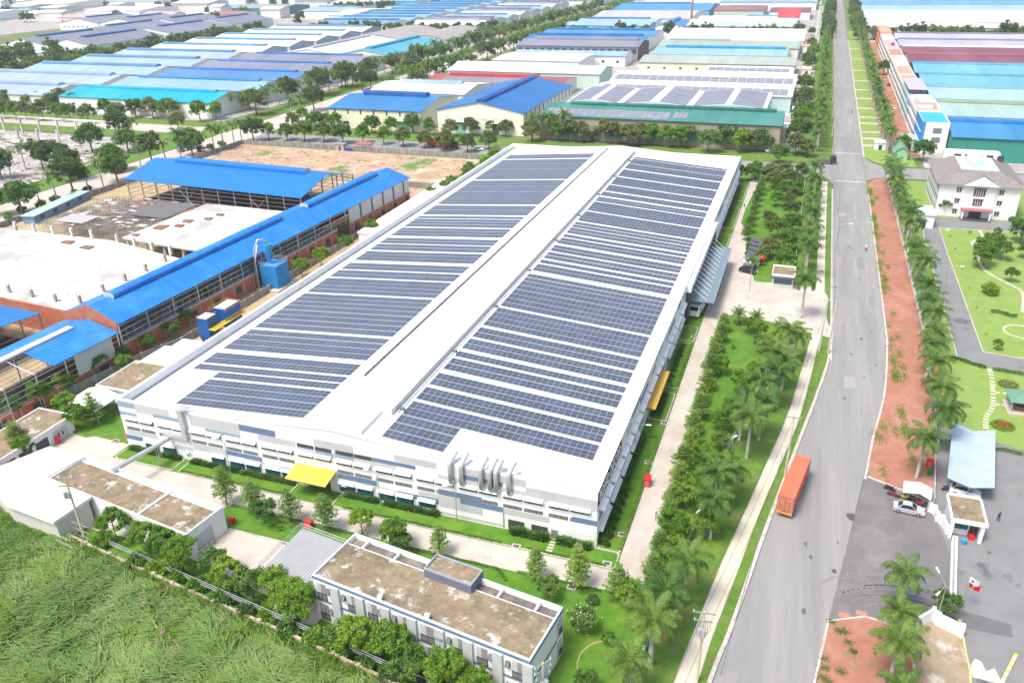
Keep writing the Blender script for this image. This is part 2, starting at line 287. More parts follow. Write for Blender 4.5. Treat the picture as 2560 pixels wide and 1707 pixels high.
# factory plot
sheet('factory_yard', [(-137, 62), (-134.5, 100), (-132, 118), (-126, 180), (-126, 312), (1.5, 312), (1.2, 175), (-1.2, 145), (-3.6, 128), (-6.5, 115), (-8.3, 100), (-9.2, 88), (-10.5, 72), (-12, 60), (-40, 59.2), (-60, 61.8), (-90, 66.3), (-112, 69.8), (-137, 74)], -.02, K['lawn'])
drive = [(-134, 92), (-108.8, 91.4), (-108.8, 87.2), (-106.7, 87), (-17.5, 87), (-17.4, 172), (-17.4, 306), (-13.7, 306), (-15, 288), (-16, 270), (-16, 252), (-12.9, 246.3), (-12.8, 231.8), (-8, 204), (-4, 203.8), (-4, 180.5), (-12.5, 180.5), (-12.9, 170), (-13.3, 102), (-12.8, 93), (-13.2, 84.6), (-13.6, 83.2), (-17, 82.9), (-31, 82.4), (-72, 82.6), (-78, 82.9), (-78.2, 78.4), (-71.6, 77.8), (-62, 76.4), (-52, 74.9), (-53, 62), (-85, 66.5), (-112, 70.5), (-134, 74)]
sheet('concrete_drive', drive, .0, K['conc'])
slabp('lawn', rect(-27.4, -21.5, 87.55, 90.75), .10, K['lawn'])
def bed(name, x0, x1, y0, y1, m='lawn', rad=0, h=.12):
    if not rad: pts = rect(x0, x1, y0, y1)
    else:
        pts = []
        for cx, cy, a in ((x1-rad, y0+rad, -90), (x1-rad, y1-rad, 0), (x0+rad, y1-rad, 90), (x0+rad, y0+rad, 180)):
            for k in range(5): pts.append((cx+rad*math.cos(R(a+k*22.5)), cy+rad*math.sin(R(a+k*22.5))))
    k = MB().prism([(p[0], p[1]) for p in pts], -.1, h).build('bed_kerb', K['kerb']); tag(k, kind='structure')
    cx = sum(p[0] for p in pts)/len(pts); cy = sum(p[1] for p in pts)/len(pts); w = max(x1-x0, y1-y0)
    q = [(cx+(p[0]-cx)*(1-.4/(x1-x0)), cy+(p[1]-cy)*(1-.4/(y1-y0))) for p in pts]
    return sheet(name, q, h+.03, K[m])
for x0, x1 in ((-108.3, -95.6), (-94.4, -72.3), (-64.2, -17.7)): bed('lawn', x0, x1, 87.1, 90.75, rad=.5)
for y0, y1 in ((90.7, 122.8), (128.6, 139.4), (141.6, 162.5), (163.6, 171.5), (214.5, 223.5), (225, 240), (246, 268), (276, 297)): bed('lawn', -21.2, -17.7, y0, y1, rad=.4)
bed('lawn', -80.3, -54.2, 77.2, 82.4, rad=1.2)
slabp('lawn', [(-51, 75.4), (-50, 82.2), (-33, 82.2), (-31.2, 80), (-30.6, 82.1), (-24, 82.7), (-15.8, 82.6), (-13.4, 82), (-10.4, 80), (-10.4, 60.4), (-19, 60.6), (-20, 70.9)], .10, K['lawn'])
slabp('lawn', [(-21, 60.8), (-51.5, 65), (-60, 61.9), (-40, 59.2), (-12, 56), (-10, 60.6)], .10, K['lawn'])
slabp('lawn', [(-127.6, 96), (-121.7, 91), (-118.4, 90.6), (-109, 97.5), (-109, 116), (-131, 118)], .10, K['lawn'])
slabp('lawn', [(-112, 69.8), (-90, 67.3), (-60, 62.8), (-60, 66.6), (-75, 69.6), (-88, 70.6), (-97, 70.4)], .09, K['lawn'])
sheet('lawn_circle', [(-14.6+3.6*math.cos(a*.2618), 70.2+3.9*math.sin(a*.2618)) for a in range(24)], .125, K['lawn'])
ribbon('path_ring', [(-14.6+3.7*math.cos(a*.2618+1.0), 70.2+4.0*math.sin(a*.2618+1.0)) for a in range(17)], .16, .1, .15, K['dirt'])
# construction plot, dirt field, far plots
sheet('building_site_ground', [(-250, 120), (-137, 74), (-134.5, 100), (-132, 118), (-126, 180), (-126, 250), (-250, 250)], -.04, K['sand'])
sheet('green_sheeted_yard', Gs(0, 0, [(-200, 260), (140, 170), (520, 165), (760, 105), (100, 105), (-200, 140)]), .1, flat((.16, .32, .27)))
sheet('dirt_field', rect(-247, -126, 250, 317), -.04, K['dirt'])
sheet('verge', rect(-250, 7, 334, 350), .02, K['verge']); sheet('verge', rect(-126, 1.4, 306, 317.8), .0, K['verge']); sheet('verge', rect(-247, -126.1, 309, 317.8), .0, K['verge'])
sheet('verge', rect(-285, -271, 120, 1300), .02, K['verge']); sheet('verge', rect(-700, -285, 338, 350), .02, K['verge']); sheet('verge', rect(-700, -285.1, 308, 321), .024, K['verge'])
sheet('gravel_yard', rect(-700, -286, 120, 307), -.03, K['gravel'])
sheet('verge', rect(-1, 11, 352, 1200), .03, K['verge'])
for y0, y1 in ((300, 305), (360, 778), (796, 1172)): sheet('factory_yard', rect(-240, -1, y0+50*0, y1), -.03, K['gravel']) if y0 > 300 else None
sheet('factory_yard', rect(-560, -290, 352, 780), -.03, K['gravel'])
# grass squares between the main road and the terrace houses
gy = 358
for i, w in enumerate([18, 14, 14, 20, 16, 24, 30, 30, 34, 46, 60, 62, 70, 80]):
    sheet('verge', [(23, gy), (31, gy), (31, gy+w-4), (23, gy+w-4)] if i else [(23, 352), (26, 344), (31, 339), (41, 339), (41, 352), (31, gy+w-4), (23, gy+w-4)], .05, K['lawny']); gy += w
sheet('forecourt_crossings', rect(22.4, 31, 352, 770), .02, K['conc']); sheet('forecourt', rect(31, 44, 360, 770), .03, K['brickp']); sheet('factory_yard', rect(44, 300, 339, 770), -.02, K['gravel'])
# garden on the right
sheet('garden_lawn', [(30.4, 142), (30.4, 318), (140, 318), (140, 120), (60, 132)], .03, K['lawny'])
sheet('garden_drive', Gs(3, 1, [(1415, 425), (1600, 425), (2240, 470), (2350, 500), (2350, 590), (2230, 560), (1570, 525), (1640, 740), (1750, 1040), (1870, 1380), (1940, 1568), (1700, 1568), (1620, 1300), (1500, 850), (1430, 600)]), .06, K['asphg'])
sheet('garden_drive', Gs(3, 2, [(1700, 0), (1930, 0), (1970, 95), (2350, 160), (2350, 290), (2180, 260), (2000, 240), (1740, 155)])+[], .062, K['asphg'])
ribbon('kerb', Gs(3, 1, [(2350, 590), (2230, 562), (1570, 525), (1640, 740), (1750, 1040), (1870, 1380), (1940, 1568)])+Gs(3, 2, [(1972, 95), (2350, 160)]), .22, .0, .15, K['kerb'])
ribbon('kerb', Gs(3, 1, [(1415, 430), (1430, 610), (1500, 850), (1620, 1300), (1700, 1568)])+Gs(3, 2, [(1740, 155)]), .22, .0, .15, K['kerb'])
# stepping stones and garden paths
def stones(pts, step, w, d, name='stepping_stone'):
    k = 0
    for i in range(len(pts)-1):
        a, c = Vector(pts[i]), Vector(pts[i+1]); n = max(1, int((c-a).length/step)); dr = (c-a).normalized(); q = Vector((-dr.y, dr.x))
        for j in range(n):
            p = a+(c-a)*(j+.5)/n; yield p, dr, q
def stonepath(pts, step, w, d, z=.1, mt='side'):
    b = MB()
    for p, dr, q in stones(pts, step, w, d): b.prism([tuple(p-q*w/2-dr*d/2), tuple(p+q*w/2-dr*d/2), tuple(p+q*w/2+dr*d/2), tuple(p-q*w/2+dr*d/2)], 0, z)
    return tag(b.build('stepping_stone_path', K[mt]), kind='structure')
stonepath(smooth(Gs(3, 2, [(2030, 250), (2055, 350), (2065, 500), (2060, 600), (2000, 700), (2000, 800)])), .9, .9, .5)
stonepath(smooth(Gs(3, 1, [(1940, 545), (1965, 610), (1870, 660), (1900, 700), (1960, 880), (2060, 960), (2250, 1060), (2340, 1130), (2340, 1300)])), .7, .8, .6)
stonepath(Gs(3, 2, [(2070, 465), (2210, 480)]), .9, .5, .7); stonepath(Gs(3, 2, [(2080, 575), (2190, 585)]), .9, .5, .7)
c0 = G(3, 1, 2330, 1480); stonepath([(c0[0]+3.6*math.cos(a*.35), c0[1]+3.6*math.sin(a*.35)) for a in range(19)], .6, .55, .4)
stonepath([(-27.7, 90.2), (-27.7, 87.6)], .55, .9, .35, .2)
# marks on the road: a worn tar patch here and there
for (c, r, x, y, w) in ((3, 3, 760, 40, .85), (3, 3, 608, 540, .45), (3, 3, 2030, 370, .3)):
    p = G(c, r, x, y); sheet('oil_stain', [(p[0]+w*(1+.22*math.sin(3*a+x))*math.cos(a)*.7, p[1]+w*(1+.2*math.sin(5*a+y))*math.sin(a)*1.1) for a in [i*.349 for i in range(18)]], .03, K['asphd'] if c < 0 else flat((.09, .09, .095)))
sheet('patch_repair', Gs(3, 3, [(1780, 900), (2230, 1030), (2250, 1150), (1790, 1060)]), .035, flat((.15, .145, .15)))
sheet('old_concrete_ground', Gs(3, 3, [(1350, 1080), (1440, 1010), (1560, 985), (1740, 1045), (1850, 1400), (1860, 1600), (1310, 1600)]), .09, mat('dirty_concrete', (.33, .26, .17), .95, .15, .3, patch=[((.55, .52, .47), .25, .53, .66), ((.15, .19, .07), .4, .62, .7)]))
sheet('concrete_patch', Gs(3, 3, [(1860, 1400), (1900, 1340), (1960, 1370), (2000, 1460), (2080, 1430), (2150, 1568), (2100, 1568), (1870, 1510)]), .04, K['side'])
for (c, r, x, y) in ((3, 3, 700, 945), (3, 3, 860, 930)):
    p = G(c, r, x, y); tag(MB().box(p[0]-.7, p[0]+.7, p[1]-.5, p[1]+.5, 0, .05).build('drain_cover', flat((.42, .22, .14))), 'rust brown steel plate on the forecourt, the %s one' % ('left' if x < 800 else 'right'), 'drain cover')
# ================================================================ THE FACTORY WITH THE SOLAR ROOF
X0, X1, Y0, Y1, HW = -108.3, -21.3, 90.8, 298.0, 10.05
fac = th('factory_building', 'huge white factory hall with rows of solar panels on its roof and blue-grey facade patches', 'factory', (X0, Y0, 0))
fx = lambda x: x-X0
fy = lambda y: y-Y0
def zr(x): return 11.62-.0745*abs(x+64.8)       # roof slope either side of the ridge
b = MB()                                         # walls (with the painted panel pattern and parapet)
L_, D_ = X1-X0, Y1-Y0
b.box(0, L_, 0, .45, 0, HW, 0); b.box(0, .5, .45, D_-.45, 0, HW, 0); b.box(0, L_, D_-.45, D_, 0, HW, 0); b.box(L_-.45, L_, .45, D_-.45, 0, HW, 0)
b.box(-.04, L_+.04, -.04, .02, HW-.14, HW+.05, 0); b.box(L_-.05, L_+.05, .02, D_, HW-.14, HW+.04, 0); b.box(-.05, .05, .02, D_, HW-.14, HW+.04, 0)
PK = [0]
def patch(x0, x1, z0, z1, m, p=.012): PK[0] += 1; b.box(fx(x0), fx(x1), -p-.0015*PK[0], .1, z0, z1, m)
BG, LG, GR, DK, SF = 1, 2, 3, 4, 5
for a in [(-108.3, -104.5, 8.6, 9.75, LG), (-108.3, -104.5, 6.9, 7.65, LG), (-104.5, -97.1, 8.0, 9.75, GR), (-100.8, -94.3, 7.65, 8.0, LG), (-100.8, -97.1, 8.0, 8.4, LG), (-97.1, -94.3, 8.0, 8.4, LG), (-108.3, -104.5, 1.85, 2.75, BG), (-107.8, -100.9, 2.95, 3.95, GR),
          (-97.2, -93.6, 1.9, 2.8, GR), (-92.8, -82.6, 7.55, 9.75, GR), (-89.9, -82.7, 6.75, 7.5, LG), (-93.2, -86.3, 2.6, 3.9, GR), (-86.3, -79.1, 2.95, 3.85, BG), (-82.6, -75.5, 8.55, 9.75, BG), (-79.1, -71.9, 7.3, 8.5, GR), (-82.8, -72.0, 2.0, 2.9, GR), (-75.4, -72.0, 2.0, 2.75, BG),
          (-71.5, -68.2, 6.6, 7.6, GR), (-68.1, -64.8, 6.6, 7.6, LG), (-68.2, -61.0, 8.45, 9.75, GR), (-64.6, -61.0, 6.6, 8.4, LG), (-61.0, -53.6, 6.6, 7.65, GR), (-57.7, -50.2, 7.7, 8.4, BG), (-53.7, -46.6, 8.65, 9.75, GR), (-64.5, -57.4, 2.95, 3.9, BG), (-61.0, -53.8, 2.0, 2.9, GR), (-53.8, -46.6, 1.95, 2.85, BG),
          (-50.0, -39.5, 2.9, 3.85, GR), (-46.5, -39.3, 3.95, 4.95, BG), (-42.9, -35.8, 3.0, 3.93, BG), (-46.5, -39.3, 1.7, 2.88, GR), (-46.4, -42.5, 6.7, 7.7, GR), (-42.1, -35.8, 7.75, 8.5, BG), (-42.1, -32.2, 6.9, 7.7, GR), (-42.1, -32.2, 8.55, 9.75, GR), (-32.2, -21.3, 6.7, 8.6, GR), (-35.8, -28.6, 2.9, 3.9, GR),
          (-25.0, -21.3, 4.1, 4.95, BG)]: patch(*a[:4], a[4])
for a in [(-71.5, -68.4, 7.65, 8.3), (-68.1, -65.1, 7.65, 8.3), (-64.2, -61.1, 7.7, 8.38), (-60.9, -57.8, 7.7, 8.38)]: patch(*a, DK, .02)
patch(-50.5, -35.9, 0, .75, GR, .01)
# colour patches of the east side
def epatch(y0, y1, z0, z1, m): PK[0] += 1; b.box(L_-.1, L_+.012+.0004*PK[0], fy(y0), fy(y1), z0, z1, m)
rr = random.Random(3)
for i in range(28):
    y = 92+i*7.2
    if 168 < y < 222: continue
    epatch(y, y+7.2*rr.choice((1, 1, .5)), 4.0, 4.95, BG)
    if i > 1 and y > 106: epatch(y+rr.choice((0, 3.6)), y+7.2, 7.5 if i % 3 else 8.5, 8.5 if i % 3 else 9.7, rr.choice((BG, LG, GR)))
    epatch(y, y+3.6, 1.9, 2.9, rr.choice((BG, GR, LG)))
fw = b.build('wall', [K['white'], K['bgrey'], K['lbgrey'], K['lgrey'], K['dark'], K['soffit']], fac)
# roof
b = MB(); xs = [X0+.9, -64.8, X1-.45]
for x0, x1 in ((xs[0], xs[1]), (xs[1], xs[2])):
    b.poly([(fx(x0), .45, zr(x0)), (fx(x1), .45, zr(x1)), (fx(x1), D_-.45, zr(x1)), (fx(x0), D_-.45, zr(x0))], 0)
b.poly([(fx(xs[0]), .6, 0), (fx(xs[1]), .6, 0), (fx(xs[2]), .6, 0), (fx(xs[2]), .6, zr(xs[2])), (fx(xs[1]), .6, zr(xs[1])), (fx(xs[0]), .6, zr(xs[0]))], 0)
b.poly([(fx(xs[2]), D_-.6, 0), (fx(xs[1]), D_-.6, 0), (fx(xs[0]), D_-.6, 0), (fx(xs[0]), D_-.6, zr(xs[0])), (fx(xs[1]), D_-.6, zr(xs[1])), (fx(xs[2]), D_-.6, zr(xs[2]))], 0)
fr = b.build('roof', [K['roofw']], fac)
MB().box(.5, 1.0, .5, D_-.5, 7.9, 8.15).build('gutter', K['gutter'], fr)
# ridge ventilator: long raised strip with louvred flanks, lower front piece
b = MB()
def hood(x0, x1, y0, y1, z0, z1, zc):
    xm = (x0+x1)/2
    b.poly([(fx(x0), fy(y0), z1), (fx(xm), fy(y0), zc), (fx(xm), fy(y1), zc), (fx(x0), fy(y1), z1)][::-1], 0); b.poly([(fx(xm), fy(y0), zc), (fx(x1), fy(y0), z1), (fx(x1), fy(y1), z1), (fx(xm), fy(y1), zc)][::-1], 0)
    b.poly([(fx(x0), fy(y0), z0), (fx(x1), fy(y0), z0), (fx(x1), fy(y0), z1), (fx(xm), fy(y0), zc), (fx(x0), fy(y0), z1)], 0)
    b.poly([(fx(x0), fy(y1), z0), (fx(x0), fy(y1), z1), (fx(xm), fy(y1), zc), (fx(x1), fy(y1), z1), (fx(x1), fy(y1), z0)], 0)
    for x in (x0, x1): b.box(fx(x)-.03, fx(x)+.03, fy(y0), fy(y1), z0, z1-.01, 0)
hood(-68.0, -58.2, 99, 290, 10.6, 12.15, 12.5); hood(-66.6, -60.0, 92.2, 98.9, 10.6, 11.85, 12.0)
for y in range(108, 288, 1):
    b.box(fx(-68.55), fx(-68.03), fy(y)+.1, fy(y)+.42, 11.35, 11.75, 1)
b.box(fx(-68.5), fx(-68.04), fy(107), fy(289), 11.36, 11.5, 1)
b.box(fx(-57.9), fx(-57.55), fy(100), fy(289), 11.1, 11.28, 2); b.box(fx(-58.15), fx(-58.0), fy(100), fy(289), 11.1, 11.7, 2)
for k in range(9): b.box(fx(-58.6), fx(-56.9), fy(101+k*22), fy(101.35+k*22), 11.1, 11.6, 1)
b.box(fx(-68.55), fx(-68.2), fy(108), fy(290), 12.0, 12.55, 0); b.box(fx(-68.2), fx(-68.12), fy(108), fy(290), 12.1, 12.5, 1)
for y in range(108, 290): b.box(fx(-68.12), fx(-67.85), fy(y), fy(y)+.35, 12.18, 12.30, 1)
b.build('ridge_vent', [K['roofw'], K['gutter'], K['lgrey']], fr)
# solar rows
def solar(x0, x1, y, d=None, ext=2.0):
    d = d or (2.04 if y < 150 else 2.14); ext = max(d, ext)
    n = max(1, round((x1-x0)/1.107)); w = (x1-x0)/n; b = MB(); dx = .045
    T = lambda x, yy, h: (fx(x), fy(yy), zr(x)+h)
    b.poly([T(x0, y, .10), T(x1, y, .10), T(x1, y+ext, .10), T(x0, y+ext, .10)], 2); b.poly([T(x0, y, 0), T(x1, y, 0), T(x1, y, .1), T(x0, y, .1)], 2); b.poly([T(x1, y, 0), T(x1, y+d, 0), T(x1, y+d, .1), T(x1, y, .1)], 2)
    for i in range(n):
        m = 0 if rr.random() < .75 else 1
        for j in (0, 1):
            a, c = x0+i*w+dx, x0+(i+1)*w-dx; e, f = y+.03+j*d/2, y-.03+(j+1)*d/2
            b.poly([T(a, e, .106), T(c, e, .106), T(c, f, .106), T(a, f, .106)], m)
    b.build('solar_row', [K['panel'], K['panel2'], K['pframe']], fac)
LT = [94.2, 96.6, 99.0, 101.3, 104.1, 106.6, 109.4, 111.6, 115.5, 117.8, 120.2, 122.8, 126.0, 128.5, 131.0, 133.4, 136.0, 138.4, 140.8, 143.1, 146.1, 148.5, 150.8, 153.1, 156.1, 158.5, 161.4, 163.8, 168.0, 170.3, 172.7, 176.0, 178.6, 181.4, 183.9, 188.0, 190.4, 193.0, 196.2, 198.9, 201.6, 204.4]
y = 208.0
while y < 283.5:
    LT.append(y); LT.append(y+2.32); y += 4.65
    if len(LT) % 3 == 0: LT.append(y); y += 2.32
    y += (.35, .12, 1.3, .2)[len(LT) % 4]
for i, y in enumerate(LT):
    if y+2 < 285.6: nx = LT[i+1]-y if i+1 < len(LT) else 9; solar(-98.2 if i < 5 else -104.8, -71.9, y-.35, None, nx-.01 if nx < 2.75 and i != 4 else 2)
RT = [(93.2, 0), (95.5, 0), (97.9, 0)]+[(v, 1) for v in (100.4, 102.6, 105.5, 107.7, 110.8, 113.1, 116.8, 119.2, 122.1, 125.5, 127.8, 130.8, 133.2, 136.4, 138.8, 141.1, 143.4, 146.5, 148.9, 151.3, 153.7, 156.4, 158.9, 161.5, 163.9, 168.2, 170.5, 173.5, 176.8, 179.2, 182.2, 184.6, 188.2, 190.6, 193.4, 196.8, 199.2, 201.9, 204.4, 207.7, 210.0, 212.3, 214.6, 217.7, 220.0, 222.3, 224.6, 227.5, 229.9, 233.4, 235.7, 239.1, 241.4, 243.7, 246.8, 249.1, 251.4, 253.7, 257.0, 259.3, 261.6, 263.9, 267.3, 269.6, 271.9, 274.6, 276.9, 279.2, 282)]
nr = 99-sum(1 for c in fac.children if c.name.startswith('solar_row'))
for i, (y, f) in enumerate(RT[:nr]): nx = RT[i+1][0]-y; solar(-56.9, -24.5 if f else -46.4, y-.2, None, nx-.01 if nx < 2.75 else 2)
bb = MB()                                        # the farthest rows, as one field of panels
for y, f in RT[nr:]:
    n = 29; w = (56.9-24.5)/n; T = lambda x, yy, h: (fx(x), fy(yy), zr(x)+h); y -= .2
    bb.poly([T(-56.9, y, .1), T(-24.5, y, .1), T(-24.5, y+2, .1), T(-56.9, y+2, .1)], 2)
    for i in range(n):
        for j in (0, 1): bb.poly([T(-56.9+i*w+.045, y+.04+j, .106), T(-56.9+(i+1)*w-.045, y+.04+j, .106), T(-56.9+(i+1)*w-.045, y+.96+j, .106), T(-56.9+i*w+.045, y+.96+j, .106)], 0 if rr.random() < .75 else 1)
sf = bb.build('solar_field', [K['panel'], K['panel2'], K['pframe']], fac); sf['kind'] = 'stuff'
# windows with sloping awnings
def awn(x0, x1, z, deep=.75, name='window_awning'):
    m = MB(); m.poly([(fx(x0), -.01, z+.42), (fx(x0), -deep, z), (fx(x1), -deep, z), (fx(x1), -.01, z+.42)]); m.poly([(fx(x0), -.01, z+.36), (fx(x1), -.01, z+.36), (fx(x1), -deep, z-.06), (fx(x0), -deep, z-.06)])
    m.poly([(fx(x0), -deep, z-.06), (fx(x1), -deep, z-.06), (fx(x1), -deep, z), (fx(x0), -deep, z)]); m.poly([(fx(x1), -deep, z-.06), (fx(x1), -.01, z+.36), (fx(x1), -.01, z+.42), (fx(x1), -deep, z)])
    m.poly([(fx(x0), -deep, z-.06), (fx(x0), -.01, z-.06), (fx(x0), -.01, z+.42), (fx(x0), -deep, z)]); m.build(name, K['white'], fac)
def win(x0, x1, z0, z1, gl, n=3):
    m = MB(); m.box(fx(x0), fx(x1), -.05, .06, z0, z1, 1); w = (x1-x0)/n
    for i in range(n): m.box(fx(x0+i*w)+.06, fx(x0+(i+1)*w)-.06, -.062, -.04, z0+.06, z1-.06, 0)
    return m.build('window', [K[gl], K['frame']], fac)
ground = []
for i in range(12):
    for s in (0, 3.3):
        x0 = -107.5+i*7.17+s; x1 = x0+2.95
        win(x0, x1, 5.72, 6.6, 'soffit', 3); awn(x0-.05, x1+.12, 6.5, .55)
        if not (-72 < x0 < -66): win(x0, x1, 4.05, 4.62, 'gglass' if (2 <= i <= 8) else 'wgrey')
        if (x0 > -104.5 and x0 < -97) or (-93 < x0 < -72.3) or (-64.5 < x0 < -48):
            if not (-97.3 < x0 < -93.5): win(x0, x1, .4, 1.8, 'glass'); awn(x0-.05, x1+.1, 2.2, .55)
for x in (-35.1, -31.4):
    m = MB().box(fx(x), fx(x+2.6), -.03, .06, 0, 1.9); m.build('loading_door', K['dark'], fac)
MB().box(fx(-28.3), fx(-21.5), -.06, .1, 0, 3.2).box(fx(-28.25), fx(-27.2), -.07, .1, 0, 1.75, 1).build('sliding_gate', [K['white'], K['gglass']], fac)
for x in (-95.3, -63.9): MB().box(fx(x), fx(x+.8), -.03, .05, 0, 1.6).box(fx(x+.25), fx(x+.42), -.04, .05, .5, 1.2, 1).box(fx(x-.1), fx(x+.95), -.5, .02, 1.75, 1.8, 0).build('door', [K['white'], K['dark']], fac)
MB().box(fx(-35.9), fx(-35.75), -.12, .02, 0, 4).build('downpipe', K['steel'], fac)
# loading bay under the yellow canopy
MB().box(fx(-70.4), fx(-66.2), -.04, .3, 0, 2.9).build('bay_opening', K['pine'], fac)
m = MB(); z0, z1 = 3.35, 4.25
m.poly([(fx(-72.2), -3.6, z0+.25), (fx(-64.7), -3.6, z0+.25), (fx(-64.7), 0, z1), (fx(-72.2), 0, z1)], 0)
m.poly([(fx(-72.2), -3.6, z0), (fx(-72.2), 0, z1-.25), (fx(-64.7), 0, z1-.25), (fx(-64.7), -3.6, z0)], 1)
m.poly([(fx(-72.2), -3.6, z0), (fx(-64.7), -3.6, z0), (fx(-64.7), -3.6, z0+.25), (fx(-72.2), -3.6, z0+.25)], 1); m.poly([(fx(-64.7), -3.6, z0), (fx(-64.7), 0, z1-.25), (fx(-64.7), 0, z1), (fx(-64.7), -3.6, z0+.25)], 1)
m.build('loading_canopy', [K['yellow'], K['soffit']], fac)
# air ducts over the parapet
def duct(x, zb):
    m = MB(); m.tube([(fx(x), -.45, zb), (fx(x), -.45, HW+.1), (fx(x)+.02, -.35, HW+.35), (fx(x)+.12, .1, HW+.75), (fx(x)+.3, 1.0, HW+1.25), (fx(x)+.4, 1.35, HW+1.6)], [.38, .38, .40, .40, .38, .44], 12); m.tube([(fx(x)-.15, -.25, zb+.1), (fx(x)+.5, -.35, zb+.02)], .3, 10)
    m.build('exhaust_duct', K['galv'], fac, smooth=True)
for x in (-44.1, -42.3, -39.1, -37.65, -36.7, -34.7): duct(x, 7.05)
m = MB(); m.box(fx(-94.6), fx(-93.7), -.75, -.03, 4.6, HW+.6); m.box(fx(-94.5), fx(-92.9), -.6, .9, HW+.5, HW+.75); m.box(fx(-98.9), fx(-94.6), -.7, -.03, 4.6, 5.2); m.build('box_duct', K['galv'], fac)
# east side windows and awnings
def eawn(y0, y1, z, deep, nm='window_awning'):
    m = MB(); x = L_
    m.poly([(x, fy(y0), z+.45), (x, fy(y1), z+.45), (x+deep, fy(y1), z), (x+deep, fy(y0), z)][::-1]); m.poly([(x, fy(y0), z+.4), (x+deep, fy(y0), z-.06), (x+deep, fy(y1), z-.06), (x, fy(y1), z+.4)][::-1])
    m.poly([(x, fy(y0), z-.06), (x+deep, fy(y0), z-.06), (x+deep, fy(y0), z), (x, fy(y0), z+.45)]); m.poly([(x+deep, fy(y0), z-.06), (x+deep, fy(y1), z-.06), (x+deep, fy(y1), z), (x+deep, fy(y0), z)]); m.build(nm, K['white'], fac)
ny = 0
for i in range(28):
    y = 92.0+i*7.2
    if 167 < y < 221: continue
    for s in (0, 3.4):
        eawn(y+s, y+s+3.0, 6.1, .75)
        MB().box(L_-.05, L_+.05, fy(y+s), fy(y+s+2.9), 5.4, 6.2).build('window', K['soffit'], fac)
    if not 119 < y < 143:
        eawn(y, y+6.3, 2.3, .6); MB().box(L_-.05, L_+.05, fy(y), fy(y+6.2), .5, 1.9).build('window', K['glass'], fac)
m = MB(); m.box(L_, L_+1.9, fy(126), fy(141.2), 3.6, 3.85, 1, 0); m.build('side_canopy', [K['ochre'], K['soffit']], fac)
# recessed main entrance with hung glass canopy
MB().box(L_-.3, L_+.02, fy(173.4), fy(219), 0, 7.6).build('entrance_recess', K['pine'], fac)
MB().box(L_, L_+1.0, fy(172.2), fy(173.6), 0, 8.1).build('entrance_pier', K['dark'], fac); MB().box(L_, L_+1.0, fy(219.4), fy(220.6), 0, 8.1).build('entrance_pier', K['dark'], fac)
MB().box(L_, L_+1.15, fy(172.0), fy(221), 8.1, 9.6).build('entrance_beam', K['white'], fac)
m = MB(); m.box(L_+.3, L_+6.0, fy(175), fy(214), 4.85, 4.93, 0)
for k in range(14): m.box(L_+.3, L_+6.0, fy(175.1+k*2.98), fy(175.25+k*2.98), 4.7, 4.85, 1)
m.box(L_+5.95, L_+6.1, fy(175), fy(214), 4.7, 5.0, 1); gc = m.build('glass_canopy', [mat('canopy_glass', (.17, .235, .27), .2, .12, .8, spec=.6), K['steel']], fac)
m = MB()
for k in range(14): m.bar((L_+.6, fy(176+k*2.85), 7.9), (L_+4.4, fy(176+k*2.85), 4.95), .06)
m.build('stay_rod', K['white'], fac)
# sign
cu = bpy.data.curves.new('sign', 'FONT'); cu.body = 'BOHO DECOR'; cu.size = 2.05; cu.extrude = .05; cu.space_character = 1.12; tx = bpy.data.objects.new('sign', cu); C.objects.link(tx)
bpy.context.view_layer.update(); dg = bpy.context.evaluated_depsgraph_get(); me = bpy.data.meshes.new_from_object(tx.evaluated_get(dg)); bpy.data.objects.remove(tx)
xs_ = [v.co.x for v in me.vertices]; sx = 13.2/(max(xs_)-min(xs_)); mn = min(xs_)
for v in me.vertices: v.co = (L_+.07+v.co.z*1.2, fy(91.7)+(v.co.x-mn)*sx, 7.72+v.co.y*1.28)
me.materials.clear(); me.materials.append(K['white']); sg = bpy.data.objects.new('sign_letters', me); link(sg, fac)
MB().box(L_-.1, L_+.045, fy(91.0), fy(105.8), 7.3, 9.85).build('sign_board', K['signb'], fac)
# ================================================================ PLANTS
def leaves(cent, size, rng, flatz=.0, jitter=.5):
    """leaf quads of random tilt round the given points; flatz -> leaves lie flatter"""
    n = len(cent); a = rng.normal(size=(n, 3)); a[:, 2] *= (1-flatz); a /= np.linalg.norm(a, axis=1)[:, None]+1e-9
    r = rng.normal(size=(n, 3)); r[:, 2] *= (1-flatz); b = np.cross(a, r); b /= np.linalg.norm(b, axis=1)[:, None]+1e-9
    if flatz > 0:
        b = np.cross(np.tile([0, 0, 1.], (n, 1))+rng.normal(size=(n, 3))*(1-flatz)*.8, a); b /= np.linalg.norm(b, axis=1)[:, None]+1e-9
    s = size*(1-jitter/2+rng.random((n, 1))*jitter); a = a*s; b = b*s*.62
    return np.stack([cent-a*.9, cent+b, cent+a, cent-b], axis=1)
def crown_pts(rng, R0, RZ, nc, per, cr, hollow=.55, squash=.75):
    out = []
    for i in range(nc):
        v = rng.normal(size=3); v /= np.linalg.norm(v); 
        if v[2] < -.45: v[2] *= -.6
        k = hollow+(1-hollow)*rng.random()**.6; c = v*np.array([R0, R0, RZ])*k*(.86+.25*rng.random())
        q = rng.normal(size=(per, 3)); q /= np.linalg.norm(q, axis=1)[:, None]; q *= (rng.random((per, 1))**.45)*cr*(.7+.6*rng.random()); q[:, 2] *= squash
        out.append(c+q)
    return np.concatenate(out)
